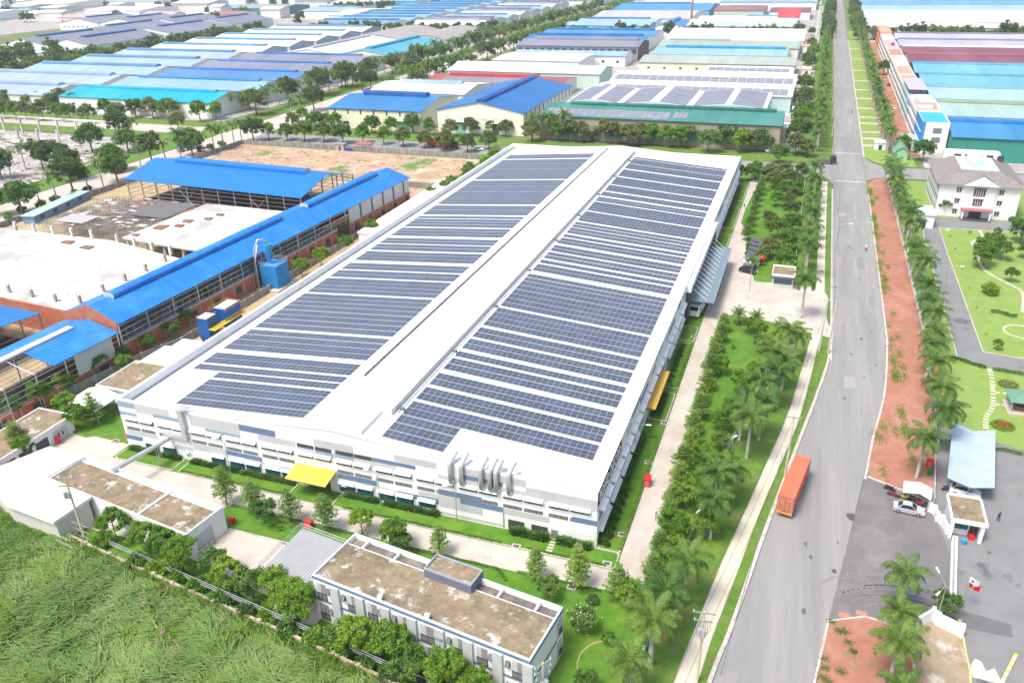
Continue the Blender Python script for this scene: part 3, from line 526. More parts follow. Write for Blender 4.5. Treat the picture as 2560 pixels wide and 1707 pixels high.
def limbs(mb, base, top, n, spread, r0, rng, lo=.45, bend=.0):
    H = top; mb.tube([(0, 0, -.15), (.04*bend, .03, H*.3), (bend*.1, -.05*bend, H*.55), (bend*.05, .03, H)], [r0*1.25, r0, r0*.8, r0*.4], 8)
    for i in range(n):
        a = i*2.4+rng.random(); z = H*(lo+(.9-lo)*i/max(1, n-1)); q = spread*(.6+.4*rng.random())
        mb.tube([(0, 0, z*.9), (q*.45*math.cos(a), q*.45*math.sin(a), z+q*.3), (q*math.cos(a), q*math.sin(a), z+q*.75)], [r0*.5, r0*.33, r0*.12], 5, cap=False)
def mk_tree(name, label, cat, seed, h, R0, RZ, nc, per, cr, ls, lm, r0=.16, lo=.5, flatz=.1):
    rng = np.random.default_rng(seed); t = th(name, label, cat); m = MB(); limbs(m, 0, h-RZ*.9, 6, R0*.75, r0, rng, lo, bend=(seed % 3-1)); m.build('trunk', K['trunk'], t, True)
    P = crown_pts(rng, R0, RZ, nc, per, cr)*1.0; P[:, 2] += h-RZ; quads('crown', leaves(P, ls, rng, flatz), K[lm], t); return t
HIDE = []
def proto(fn, *a, **k):
    o = fn(*a, **k); HIDE.append(o); return o
def drop(o):
    for ch in list(o.children): drop(ch)
    bpy.data.objects.remove(o)
round_trees = [proto(mk_tree, 'street_tree', 'x', 'tree', s, h, r, rz, nc, 62, cr, ls, lm) for s, h, r, rz, nc, cr, ls, lm in
    ((1, 5.9, 2.8, 2.45, 50, .78, .24, 'L_olive'), (2, 6.4, 2.9, 2.7, 56, .8, .24, 'L_mid'), (3, 5.3, 2.6, 2.2, 40, .8, .24, 'L_olive'), (4, 6.0, 2.3, 2.6, 40, .75, .24, 'L_lime'))]
big_trees = [proto(mk_tree, 'shade_tree', 'x', 'tree', s, h, r, rz, nc, 70, cr, ls, lm, .28) for s, h, r, rz, nc, cr, ls, lm in
    ((11, 10.8, 4.8, 4.4, 72, 1.25, .34, 'L_dark'), (12, 9.8, 4.6, 4.0, 66, 1.2, .34, 'L_mid'), (13, 12.0, 4.3, 5.0, 76, 1.15, .34, 'L_dark'))]
lush_trees = [proto(mk_tree, 'garden_tree', 'x', 'tree', s, h, r, rz, nc, 95, cr, ls, lm, .09) for s, h, r, rz, nc, cr, ls, lm in
    ((21, 4.9, 2.0, 1.7, 44, .5, .15, 'L_lime'), (22, 4.3, 1.8, 1.4, 38, .5, .15, 'L_mid'), (23, 5.4, 2.1, 1.9, 48, .5, .15, 'L_lime'))]
far_trees = [proto(mk_tree, 'roadside_tree', 'x', 'tree', s, h, r, rz, nc, 26, cr, ls, lm, .25) for s, h, r, rz, nc, cr, ls, lm in
    ((31, 8.0, 4.2, 3.7, 36, 1.3, .62, 'L_mid'), (32, 9.5, 3.8, 4.4, 38, 1.3, .62, 'L_dark'), (33, 7.0, 4.0, 3.2, 30, 1.3, .6, 'L_olive'), (34, 8.8, 3.3, 4.1, 30, 1.1, .6, 'L_dark'))]
def mk_tier(seed, h, R0, tiers, stakes=True, lm='L_tier', dens=1.0, name='young_tiered_tree'):
    """young tree with flat, separate storeys of branches, tied to three stakes"""
    rng = np.random.default_rng(seed); t = th(name, 'x', 'tree'); m = MB(); m.tube([(0, 0, -.1), (.03, .02, h*.5), (0, 0, h)], [.075, .055, .02], 7); P = []
    for k in range(tiers):
        f = k/(tiers-1); z = h*(.30+.68*f); rr_ = R0*(1-.62*f**1.3)*(.88+.2*rng.random()); nb = 7 if f < .7 else 5
        for j in range(nb):
            a = j*2*math.pi/nb+k*.9+rng.random()*.5; L_ = rr_*(.7+.45*rng.random()); up = .16
            e = np.array([L_*math.cos(a), L_*math.sin(a), z+L_*up]); m.tube([(0, 0, z), tuple(e*.5+np.array([0, 0, z*.5])), tuple(e)], [.03, .02, .008], 4, cap=False)
            n = int(46*dens*L_/1.2)+8; s = rng.random(n)**.7; q = np.outer(s, e-np.array([0, 0, z]))+np.array([0, 0, z]); side = np.array([-math.sin(a), math.cos(a), 0]); q += np.outer(rng.normal(size=n)*.24*(.35+s), side)*R0*.55; q[:, 2] += rng.normal(size=n)*.08; P.append(q)
    m.build('trunk', K['trunk'], t, True); quads('crown', leaves(np.concatenate(P), .13, rng, .6), K[lm], t)
    if stakes:
        for a in (.3, 2.4, 4.5): MB().bar((.9*math.cos(a), .9*math.sin(a), -.05), (.08*math.cos(a), .08*math.sin(a), 1.45), .035).build('stake', K['trunk'], t)
    return t
tier_trees = [proto(mk_tier, 41, 5.2, 1.6, 7, dens=.62), proto(mk_tier, 42, 4.8, 1.45, 6, dens=.62), proto(mk_tier, 43, 5.6, 1.6, 8, dens=.62)]
tier_ns = [proto(mk_tier, 44+i, h, r, 8, False, 'L_tier', 1.15, 'layered_tree') for i, (h, r) in enumerate(((5.6, 2.1), (6.2, 2.3), (5.0, 1.9)))]
def mk_palm(seed, h, nf=15, fl=3.0, lm='L_palm', cat='palm tree', name='royal_palm', shaft=True, up=.9, droop=1.0, nl=30, tr=.2, lw=.055, spear=True):
    rng = np.random.default_rng(seed); t = th(name, 'x', cat); m = MB()
    m.tube([(0, 0, -.1), (0, 0, .3), (.02, 0, h*.35), (0, .02, h*.7), (0, 0, h)], [tr*1.3, tr*1.05, tr*1.12, tr*.85, tr*.7], 10); m.build('trunk', K['ptrunk' if shaft else 'trunk'], t, True)
    zc = h
    if shaft: MB().tube([(0, 0, h-.02), (0, 0, h+.35), (0, 0, h+1.0)], [tr*.8, tr*.72, tr*.35], 9).build('crownshaft', K['pshaft'], t, True); zc = h+.85
    P = []; MI = []; rach = MB()
    for i in range(nf+(1 if spear else 0)):
        a = i*2.399+rng.random()*.3; f = (i+.5)/nf; el = up*(1-f)*1.25-.12*f+.1*(rng.random()-.5); L_ = fl*(.85+.25*rng.random()); n = nl
        if i >= nf: el = 1.3; L_ = fl*.62
        dr = droop*(.55+.75*f)*(0.15 if i >= nf else 1); pts = []; p = np.array([0, 0, zc]); ang = el
        for k in range(11):
            pts.append(p.copy()); p = p+np.array([math.cos(a)*math.cos(ang), math.sin(a)*math.cos(ang), math.sin(ang)])*L_/10; ang -= dr*.19*(.5+k*.11)
        pts = np.array(pts); rach.tube([tuple(q) for q in pts[::2]], [.035, .03, .024, .018, .012, .006], 4, cap=False); side = np.array([-math.sin(a), math.cos(a), 0])
        for k in range(n):
            s = .10+.9*k/n; x = s*10; j = min(9, int(x)); q = pts[j]+(pts[j+1]-pts[j])*(x-j); tg = pts[j+1]-pts[j]; tg = tg/np.linalg.norm(tg); ll = fl*.27*(math.sin(math.pi*min(1, .12+s*.86))**.6)*(.85+.3*rng.random())
            for sd in (-1, 1):
                d = side*sd*.78+tg*.55+np.array([0, 0, .25-rng.random()*.45]); d /= np.linalg.norm(d); w = tg*lw*(1.2 if k % 2 else .9); m1 = q+d*ll*.5; e = q+d*ll*.9+np.array([0, 0, -ll*.42*(.6+.6*rng.random())])
                P.append([q-w*.6, q+w*.6, m1+w, m1-w]); P.append([m1-w, m1+w, e+w*.12, e-w*.12]); mi = 2 if (i == nf-1 and seed % 2) else (1 if i >= nf else 0); MI += [mi, mi]
    cr = quads('crown', np.array(P), [K[lm], K['L_yel'], K['deadfrond']], t, MI); rach.build('frond_ribs', K['pshaft'], cr); return t
palms = [proto(mk_palm, s, h, nf, fl, spear=False, nl=36, lw=.044, droop=1.08) for s, h, nf, fl in ((51, 5.2, 16, 3.2), (52, 5.8, 17, 3.4), (53, 4.6, 15, 3.0), (54, 6.6, 16, 3.2))]
far_palms = [proto(mk_palm, 61+i, h, 12, 3.4, nl=12, tr=.22, lw=.16, spear=False) for i, h in enumerate((6.5, 7.5))]
date_palm = proto(mk_palm, 71, 1.6, 22, 1.5, 'L_tier', 'palm tree', 'date_palm', False, 1.2, .7, 18, .2, .03, False)
coco_palm = [proto(mk_palm, 72+i, 7.5+i, 16, 3.7, 'L_mid', 'palm tree', 'coconut_palm', False, 1.1, .9, 16, .16, .10, False) for i in range(2)]
small_palm = proto(mk_palm, 75, .35, 12, 1.1, 'L_lime', 'palm', 'small_palm', False, 1.3, .8, 16, .1, .02, False)
def mk_bush(name, cat, seed, R0, RZ, lm, ls=.11, nc=26, per=60, cr=.3):
    rng = np.random.default_rng(seed); t = th(name, 'x', cat); P = crown_pts(rng, R0, RZ, nc, per, cr*R0/.7, .7); P[:, 2] += RZ*.75; quads('foliage', leaves(P, ls, rng), K[lm], t); MB().tube([(0, 0, -.1), (0, 0, RZ*.9)], [.05, .03], 6).build('stem', K['trunk'], t); return t
ball = proto(mk_bush, 'ball_shrub', 'shrub', 81, .5, .5, 'L_hedge', .09, 40, 40, .13)
bush = [proto(mk_bush, 'bush', 'bush', 82+i, .95, .8, lm, .13, 30, 60, .3) for i, lm in enumerate(('L_mid', 'L_lime', 'L_dark'))]
CNT = {}
def put(protos, p, lab, group=None, sc=1.0, z=0.0, rz=None, pick=None):
    pr = protos if not isinstance(protos, list) else (protos[pick] if pick is not None else random.choice(protos)); s = sc*(.88+.24*random.random())
    return dup(pr, (p[0], p[1], z), random.random()*6.28 if rz is None else rz, s, lab, group)
def row(protos, pts, tmpl, group, sc=1.0, z=0.0, jit=.35):
    """tmpl holds %s where the counting word goes"""
    for i, p in enumerate(pts): put(protos, (p[0]+(random.random()-.5)*jit, p[1]+(random.random()-.5)*jit), tmpl % nth(i), group, sc, z)
def line(a, b, n): return [(a[0]+(b[0]-a[0])*i/(n-1), a[1]+(b[1]-a[1])*i/(n-1)) for i in range(n)]
def hedge(name, pts, w, h, lm, dens, ls, label, cat='hedge', blade=False, z=.1, seed=5):
    rng = np.random.default_rng(seed+len(pts)); out = []
    for a, c in zip(pts, pts[1:]):
        a = np.array(a); c = np.array(c); L_ = np.linalg.norm(c-a); n = int(L_*dens)+2; s = rng.random(n)[:, None]; d = (c-a)/L_; q = np.array([-d[1], d[0]]); lat = (rng.random((n, 1))-.5)*w
        xy = a+(c-a)*s+q*lat; hh = h*(.85+.3*np.sin(s*L_*1.7+seed)*.5)*np.sqrt(np.clip(1-(lat/w*1.5)**2, .15, 1)); zz = hh*(.35+.65*rng.random((n, 1))**.5); out.append(np.concatenate([xy, zz+z], axis=1))
    P = np.concatenate(out)
    if blade:
        n = len(P); az = rng.random(n)*6.28; u = np.stack([np.cos(az), np.sin(az), np.zeros(n)], 1); b0 = P.copy(); b0[:, 2] = z; sp = .35*h; top = P+u*sp; top[:, 2] = P[:, 2]+.1; mid = (b0+top)/2+np.array([0, 0, h*.22]); sw = np.stack([-u[:, 1], u[:, 0], np.zeros(n)], 1)*ls
        Q = np.concatenate([np.stack([b0-sw*.4, b0+sw*.4, mid+sw, mid-sw], 1), np.stack([mid-sw, mid+sw, top+sw*.1, top-sw*.1], 1)])
    else: Q = leaves(P, ls, rng)
    return tag(quads(name, Q, K[lm]), label, cat)
# ================================================================ SHEDS OF THE INDUSTRIAL ESTATE
BL = (.03, .22, .60); BLM = (.06, .30, .66); LBL = (.40, .62, .84); PBL = (.52, .66, .84); CY = (0, .56, .80); WH = (.80, .81, .81); CR_ = (.76, .73, .64); GN = (.05, .20, .165); LGN = (.50, .68, .60); GRY = (.42, .42, .47); RED = (.55, .13, .13); BRN = (.30, .11, .12); BEI = (.55, .51, .46); PUR = (.33, .33, .43); AQ = (.22, .60, .80); YCR = (.80, .76, .56)
def shed(label, x0, x1, y0, y1, h, hr, rc, wc=WH, ax='x', vent=None, vc=None, wins=(), doors=(), slots=0, solar=None, trim=None, over=.5, gable=None, cat='warehouse', name='warehouse', group=None, ribs=0, curved=False, vw=2.6, vh=1.1, vn=1, z=0):
    """gabled hall on a rectangle; ax = direction of the ridge; wins/doors sit on the wall facing the camera (y0 side): (from, to, z0, z1[, colour])"""
    dk = lambda c: tuple(q*(.62 if max(c)-min(c) > .07 and max(c) > .3 else 1) for q in c)
    rc = dk(rc); vc = dk(vc) if vc else None; trim = dk(trim) if trim else None
    t = th(name, label, cat, (x0, y0, z), 0, group); W_, D = x1-x0, y1-y0; swap = ax == 'y'
    a, c = (W_, D) if not swap else (D, W_)          # a: along ridge, c: across
    Q = (lambda u, v, z: (u, v, z)) if not swap else (lambda u, v, z: (v, u, z))
    def PQ(b, pts, m=0): b.poly([Q(*p) for p in (pts if not swap else pts[::-1])], m)
    n = 10 if curved else 2; prof = [(c*i/n, (h+(hr-h)*(1-abs(2*i/n-1)) if not curved else h+(hr-h)*math.sin(math.pi*i/n))) for i in range(n+1)]
    b = MB()
    PQ(b, [(0, 0, 0), (a, 0, 0), (a, 0, h), (0, 0, h)]); PQ(b, [(a, c, 0), (0, c, 0), (0, c, h), (a, c, h)])
    for u, rv in ((0, True), (a, False)):
        pts = [(u, 0, 0), (u, c, 0)]+[(u, p[0], p[1]-.02) for p in prof[::-1]]; PQ(b, pts[::-1] if rv else pts, 1)
    b.build('wall', [flat(wc), flat(gable or wc)], t)
    b = MB(); o = over; rm = roof(rc, .42, 1 if swap else 0)
    for i in range(n):
        (v0, z0), (v1, z1) = prof[i], prof[i+1]
        if i == 0: sl = (z1-z0)/(v1-v0); z0 -= sl*o; v0 -= o
        if i == n-1: sl = (z1-z0)/(v1-v0); z1 += sl*o; v1 += o
        PQ(b, [(-o, v0, z0+.12), (a+o, v0, z0+.12), (a+o, v1, z1+.12), (-o, v1, z1+.12)]); PQ(b, [(-o, v0, z0), (-o, v1, z1), (a+o, v1, z1), (a+o, v0, z0)])
        PQ(b, [(a+o, v0, z0), (a+o, v1, z1), (a+o, v1, z1+.12), (a+o, v0, z0+.12)]); PQ(b, [(-o, v0, z0), (-o, v0, z0+.12), (-o, v1, z1+.12), (-o, v1, z1)])
        if i == 0: PQ(b, [(-o, v0, z0-.25), (a+o, v0, z0-.25), (a+o, v0, z0+.10), (-o, v0, z0+.10)], 1)
    rf = b.build('roof', [rm, flat(trim or tuple(q*.5 for q in rc))], t)  # with no trim given, darkened roof colour paints the valley shade between sheds
    if vent:
        f0, f1 = vent; u0, u1 = a*f0, a*f1; vm = roof(vc or rc, .4, 1 if swap else 0); zb = hr-.2; w = vw; b = MB(); K_ = [(-w, 0), (-w, vh), (-w*.5, vh+.45), (0, vh+.6), (w*.5, vh+.45), (w, vh), (w, 0)]
        for i in range(6):
            PQ(b, [(u0, c/2+K_[i][0], zb+K_[i][1]), (u1, c/2+K_[i][0], zb+K_[i][1]), (u1, c/2+K_[i+1][0], zb+K_[i+1][1]), (u0, c/2+K_[i+1][0], zb+K_[i+1][1])])
        PQ(b, [(u0, c/2+p[0], zb+p[1]) for p in K_]); PQ(b, [(u1, c/2+p[0], zb+p[1]) for p in K_[::-1]])
        b.build('ridge_vent', vm, rf)
    sm = 1 if not swap else 0
    for i in range(slots):
        x = W_*(i+.5)/slots; MB().box(x-.45, x+.45, -.06, .05, h-2.6, h-.35).build('louvre', K['soffit'], t)
    for w in wins: MB().box(w[0], w[1], -.05, .05, w[2], w[3]).box(w[0]-.12, w[1]+.12, -.1, .02, w[2]-.15, w[2]-.02, 1).build('window', [K['dark'] if len(w) < 5 else flat(w[4]), flat(wc)], t)
    for d in doors: MB().box(d[0], d[1], -.06, .05, 0, d[2]).box(d[0]-.4, d[1]+.4, -1.3, .02, d[2]+.35, d[2]+.5, 1).build('door', [flat(d[3] if len(d) > 3 else (.25, .55, .45)), flat(wc)], t)
    for i in range(ribs): x = W_*(i+.5)/ribs; MB().box(x-.12, x+.12, -.12, .02, 0, h-.2).build('pilaster', flat(tuple(q*.8 for q in wc)), t)
    if solar:                                        # (from u, to u, from v, to v (distance up the near slope), columns)
        for (u0, u1, v0, v1, nc) in solar:
            w = (u1-u0)/nc; sl = (hr-h)/(c/2)
            def Z(v): return (h+sl*v if v <= c/2 else hr-sl*(v-c/2))+.2
            for k in range(nc):
                b = MB(); ua, ub = u0+k*w+.12, u0+(k+1)*w-.12; PQ(b, [(ua, v0, Z(v0)), (ub, v0, Z(v0)), (ub, v1, Z(v1)), (ua, v1, Z(v1))], 0)
                nn = max(2, int(w/1.4))
                for q in range(1, nn): uu = ua+(ub-ua)*q/nn; PQ(b, [(uu-.06, v0, Z(v0)+.02), (uu+.06, v0, Z(v0)+.02), (uu+.06, v1, Z(v1)+.02), (uu-.06, v1, Z(v1)+.02)], 1)
                b.build('solar_array', [K['panelf'], K['pframe']], t)
    return t
K['panelf'] = mat('solar_cell_far', (.24, .25, .30), .5, .15, .3, spec=.3)
def wn(n, L_, w, z0, z1, off=0): return [(off+(L_-off)*(i+.5)/n-w/2, off+(L_-off)*(i+.5)/n+w/2, z0, z1) for i in range(n)]
shed('cream hall with plain blue roof beside the wide white-gabled blue hall', -225, -175, 352.5, 398, 9.7, 12.9, BLM, YCR, vent=(.17, .88), vc=(.02, .16, .52), slots=7, wins=[(7.5, 10.8, 2.2, 3.6), (17.5, 21, 2.2, 3.6), (33, 36, 2.2, 3.6)], doors=[(37, 43, 4.6)], trim=(.03, .16, .42), vh=1.8, vw=2.2)
shed('white-roofed hall with pale blue ridge vent just behind the cream blue-roofed hall', -229, -173, 401, 440, 10, 12.3, WH, CR_, vent=(.22, .85), vc=(.45, .65, .85), wins=wn(5, 56, 2, 3, 4))
w3 = shed('wide blue-roofed hall with white gable and green roller door facing the camera', -167.5, -124, 356, 437, 10.5, 14.6, BL, (.82, .80, .70), 'y', vent=(.02, .98), vc=(.015, .14, .50), doors=[(9, 14.5, 5, (.25, .55, .45)), (28, 31.5, 5, (.1, .09, .08))], wins=[(3.5, 5.5, 2.2, 3.4), (20, 22, 2.2, 3.4)]+[(4+i*6.2, 6.4+i*6.2, 6.9, 7.5, (.66, .64, .52)) for i in range(6)], trim=(.03, .2, .5), vw=2.0, vh=1.0)
for i in range(12): MB().box(43.5-.02, 43.62, 4+i*6.5, 4.7+i*6.5, 6.2, 10).build('louvre', K['soffit'], w3)
shed('long green-roofed hall with a grey solar array on its left half and rust-streaked green walls', -115.5, -10.6, 354, 387, 10.4, 13, GN, (.38, .31, .26), vent=(.10, .97), vc=(.015, .12, .095), ribs=17, wins=[(6+i*5.95, 11.3+i*5.95, 2.0, 6.6, (.08, .32, .30)) for i in range(16)], doors=[(24, 28, 4.5, (.12, .10, .09))], solar=[(2, 58, 1, 10, 17), (59.5, 65.5, 3, 10.5, 3)], vw=1.6, vh=.9)
for i, (xa, xb, lb) in enumerate(((-113, -86.4, 'left'), (-86, -53.2, 'middle'), (-52.8, -18.9, 'right'))):
    shed('grey solar-covered gable hall, %s of the three behind the long green roof' % lb, xa, xb, 388, 434, 10.5, 12.2, (.72, .73, .75), LGN, 'y', vent=(.0, .96) if i == 1 else None, vc=WH, over=.1, solar=[(.8, 45.2, .8, (xb-xa)/2-1.6, 3), (.8, 45.2, (xb-xa)/2+1.6, xb-xa-1.8, 3)], group='gable halls behind the green roof', vw=2.1, vh=.4)
shed('low grey solar-panelled shed between the three grey gables and the white-edged solar roof', -112, -10, 440, 472, 8, 9.5, (.66, .68, .70), LGN, solar=[(2, 100, 1.5, 14, 22)])
shed('pale green-edged shed with one dark band of solar panels along its near slope', -112, -10, 475, 519, 8, 10.4, WH, LGN, vent=(.03, .97), vc=(.66, .72, .6), solar=[(1.5, 101, 3, 14.5, 20)], vw=1.4, vh=.5)
shed('small light shed carrying a short row of blue solar panels left of the roadside trees', -64, -14, 524, 552, 7.6, 9.4, WH, CR_, solar=[(1, 49, 2, 10, 10)])
shed('cream warehouse whose grey roof is stained black at its left end', -112, -13, 557, 598, 8, 10.2, (.60, .66, .58), YCR, wins=[(6+i*10.5, 7.6+i*10.5, 4, 5.4) for i in range(9)], doors=[(16, 24, 3, (.3, .25, .2))])
shed('pale aqua warehouse with a bright blue ridge vent behind the stained cream one', -112, -20, 601, 645, 8, 10.4, (.42, .70, .80), CR_, vent=(.07, .98), vc=(.02, .38, .68))
shed('greyish green warehouse with a dark green ridge strip on its left half', -116, -14, 647, 697, 8, 10.6, (.50, .60, .50), CR_, vent=(.05, .5), vc=(.2, .3, .26), vh=.6)
shed('broad plain white warehouse roof in front of the dark row of cross-street trees', -119, -12, 699, 778, 8, 13, WH, WH)
shed('red-roofed hall with grey panels and a long red ridge vent', -222, -136, 456, 490, 7, 9.3, RED, CR_, vent=(.12, .78), vc=(.62, .10, .12), solar=[(10, 58, 2, 12, 16)])
shed('long pale green hall with a white roof and lettered green end wall', -224, -123.5, 496, 530, 8.4, 11, WH, (.52, .66, .58), vent=(.0, .72), vc=(.80, .82, .78), wins=[(75, 77, 4, 4.8), (78, 80, 4, 4.8)], vh=.5)
shed('flat white hall with a rooftop terrace behind the pale green one', -212, -150, 545, 588, 9, 9.8, WH, WH)
shed('light blue low shed in front of the dark solar-roofed factory', -214, -129, 592, 617, 7.2, 9, (.42, .68, .88), WH, wins=wn(8, 85, 2, 2.5, 4.2))
shed('dark factory with a full solar roof and black gable at its right end', -221, -126, 621, 664, 10, 13, PUR, (.30, .31, .35), vent=(.1, .96), vc=(.25, .22, .27), gable=(.10, .10, .12), solar=[(3, 92, 1, 18, 18)], wins=wn(16, 95, 3.8, 5.5, 8.5))
shed('blue-roofed factory directly behind the dark solar one', -231, -131, 667, 710, 9, 11.6, BLM, WH, vent=(.05, .95), vc=(.03, .2, .55))
shed('rear blue-roofed factory with a long straight blue ridge vent', -231, -131, 712, 756, 9, 11.6, (.12, .40, .75), WH, vent=(.08, .96), vc=(.03, .24, .62))
shed('light blue hall with grey pilasters behind the cross street', -239, -154, 806, 842, 8.4, 10.4, (.42, .72, .86), (.36, .56, .74), ribs=12)
shed('low hall with two slim blue ridge vents behind the light blue one', -236, -156, 846, 884, 8, 10, (.50, .68, .86), WH, vent=(.1, .9), vc=(.04, .25, .6))
shed('small blue-roofed hall with a white gable facing the cross street', -148, -122, 808, 862, 8, 11, (.10, .36, .68), WH, 'y', vent=(.05, .95), vc=(.05, .3, .7))
shed('large cream-white hall with a slightly curved roof near the brick chimney', -233, -128, 890, 1002, 8, 11.5, (.78, .76, .70), WH)
shed('bright blue double hall far down the left side of the main road', -240, -124, 1006, 1110, 8, 12, (.10, .42, .80), (.2, .45, .7), vent=(.1, .75), vc=(.04, .28, .7))
shed('white and pale blue sawtooth hall left of the red hip-roofed house', -120, -20, 812, 866, 8, 10.5, (.70, .80, .84), (.4, .6, .75), vent=(0, .6), vc=(.78, .82, .84))
shed('white ribbed hall with a short blue vent behind the pale blue sawtooth one', -118, -26, 870, 920, 8, 10.5, (.76, .80, .82), WH, vent=(.5, .95), vc=(.2, .5, .78))
shed('low hall with a dull red roof crossed by green strips', -118, -64, 1002, 1080, 8, 10, (.42, .18, .18), (.45, .55, .42), vent=(.1, .9), vc=(.4, .5, .38))
shed('white hall with a maroon roof beside the far roadside mast', -56, -14, 985, 1040, 8, 10.5, (.36, .12, .13), WH)
hh = shed('white house with a bright red pyramid roof beside the far road', -42, -22, 880, 905, 11, 18, (.72, .10, .10), WH, 'x', wins=[(6, 8, 6, 8), (12, 14, 6, 8)], name='house', cat='house')
shed('big flat blue hall at the far end of the left roadside', -125, -10, 1120, 1210, 9, 12, LBL, WH)
# left block, first column beyond the side road
cb = [('bright cyan-roofed white warehouse, its roof the most vivid in view', 357.5, 391, CY, WH, (.0, .50, .80)), ('light blue roof directly behind the vivid cyan one', 396, 431, LBL, WH, (.05, .3, .62)), ('mid blue roof two behind the vivid cyan one', 434, 470, (.12, .33, .66), WH, (.03, .22, .58)), ('mauve solar-covered roof three behind the vivid cyan one', 474, 510, PUR, WH, (.03, .22, .58)), ('mauve solar-covered roof with deep blue vent facing the white barrel roof', 514, 556, PUR, WH, (.02, .2, .55))]
for i, (lb, y0, y1, rc, wc, vc) in enumerate(cb):
    shed(lb, -406, -301, y0, y1, 8.2, 11.2, rc, wc, vent=(.08, .93), vc=vc, wins=([(22+k*5.5, 24+k*5.5, 2, 3) for k in range(10) if k not in (4, 5)] if i == 0 else ()), doors=[(50, 54, 4, (.2, .17, .15))] if i == 0 else (), trim=(.02, .35, .6) if i == 0 else None, vw=1.8, vh=.7)
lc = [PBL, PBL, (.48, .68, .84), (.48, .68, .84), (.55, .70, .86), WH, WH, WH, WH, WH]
nm = ['nearest', 'second', 'third', 'fourth', 'fifth', 'sixth', 'seventh', 'eighth', 'ninth', 'farthest']
for i in range(10):
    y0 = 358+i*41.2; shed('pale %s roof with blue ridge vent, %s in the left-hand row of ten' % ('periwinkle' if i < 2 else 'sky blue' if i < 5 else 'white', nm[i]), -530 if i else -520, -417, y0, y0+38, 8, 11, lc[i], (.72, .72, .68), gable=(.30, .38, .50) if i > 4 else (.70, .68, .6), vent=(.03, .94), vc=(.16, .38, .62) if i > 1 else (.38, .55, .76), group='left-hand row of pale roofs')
shed('white barrel-roofed hall with a grey tube vent beside the turquoise roof', -396, -347, 562, 664, 8, 11.5, (.80, .78, .76), WH, 'y', vent=(.05, .95), vc=(.55, .62, .66))
shed('turquoise blue roof with a cyan ridge tube next to the white barrel roof', -346, -301, 562, 662, 8, 11.5, (.12, .56, .78), YCR, 'y', vent=(.1, .95), vc=(.02, .5, .68), ribs=0, gable=(.8, .74, .55))
for i, (x0, x1) in enumerate(((-402, -350), (-348, -303))): shed('beige arched roof of a long hall, the %s of the pair' % ('left' if i == 0 else 'right'), x0, x1, 670, 762, 7.6, 11.5, BEI, CR_, 'y', curved=True, group='pair of beige arched roofs')
for i in range(9):
    y0 = 806+i*39.3; shed('blue roof, %s of the nine stacked behind the far left cross street' % nth(i), -518, -424, y0, y0+37, 8, 11, (.26, .46, .72) if i % 3 == 0 else (.36, .58, .80), WH, vent=(.02, .97), vc=(.05, .28, .6), group='nine blue roofs behind the cross street')
for i in range(8):
    y0 = 806+i*41; shed('%s roof in the column left of the palm avenue, %s from the cross street' % (('white', 'mauve', 'pale blue')[i % 3], nth(i)), -404, -326, y0, y0+38, 8, 10.6, (WH, PUR, PBL)[i % 3], WH, vent=(.1, .9), vc=((.4, .6, .8), (.22, .16, .26), (.1, .35, .65))[i % 3], group='column left of the palm avenue')
# solar halls with blue vents at the far left
k = 0
for (y0, y1), xs_ in (((580, 670), [(-712, -660), (-659, -604)]), ((683, 772), [(-735, -672), (-670, -601)]), ((785, 860), [(-860, -800), (-798, -738), (-736, -676), (-674, -610)])):
    for (x0, x1) in xs_:
        shed('grey-mauve solar hall with blue ridge vent, %s in the far left cluster' % nth(k), x0, x1, y0, y1, 8.5, 13.6, (.33, .34, .42), WH, 'y', vent=(.2, .92), vc=(.03, .2, .55), trim=(.04, .22, .6), wins=[(6+q*7, 8.4+q*7, 3.5, 4.8) for q in range(6)], group='far left solar halls'); k += 1
shed('white office block with grey window bays at the left edge of the view', -680, -628, 497, 520, 11, 11.6, (.66, .66, .68), (.66, .62, .60), wins=wn(8, 52, 3, 6, 8.5)+wn(8, 52, 3, 2, 4.5), name='office_block', cat='building')
shed('low pinkish office wing in front of the far left solar halls', -655, -608, 540, 560, 7, 8, WH, (.80, .72, .70), wins=wn(9, 47, 1.2, 3.5, 5), name='office_block', cat='building')
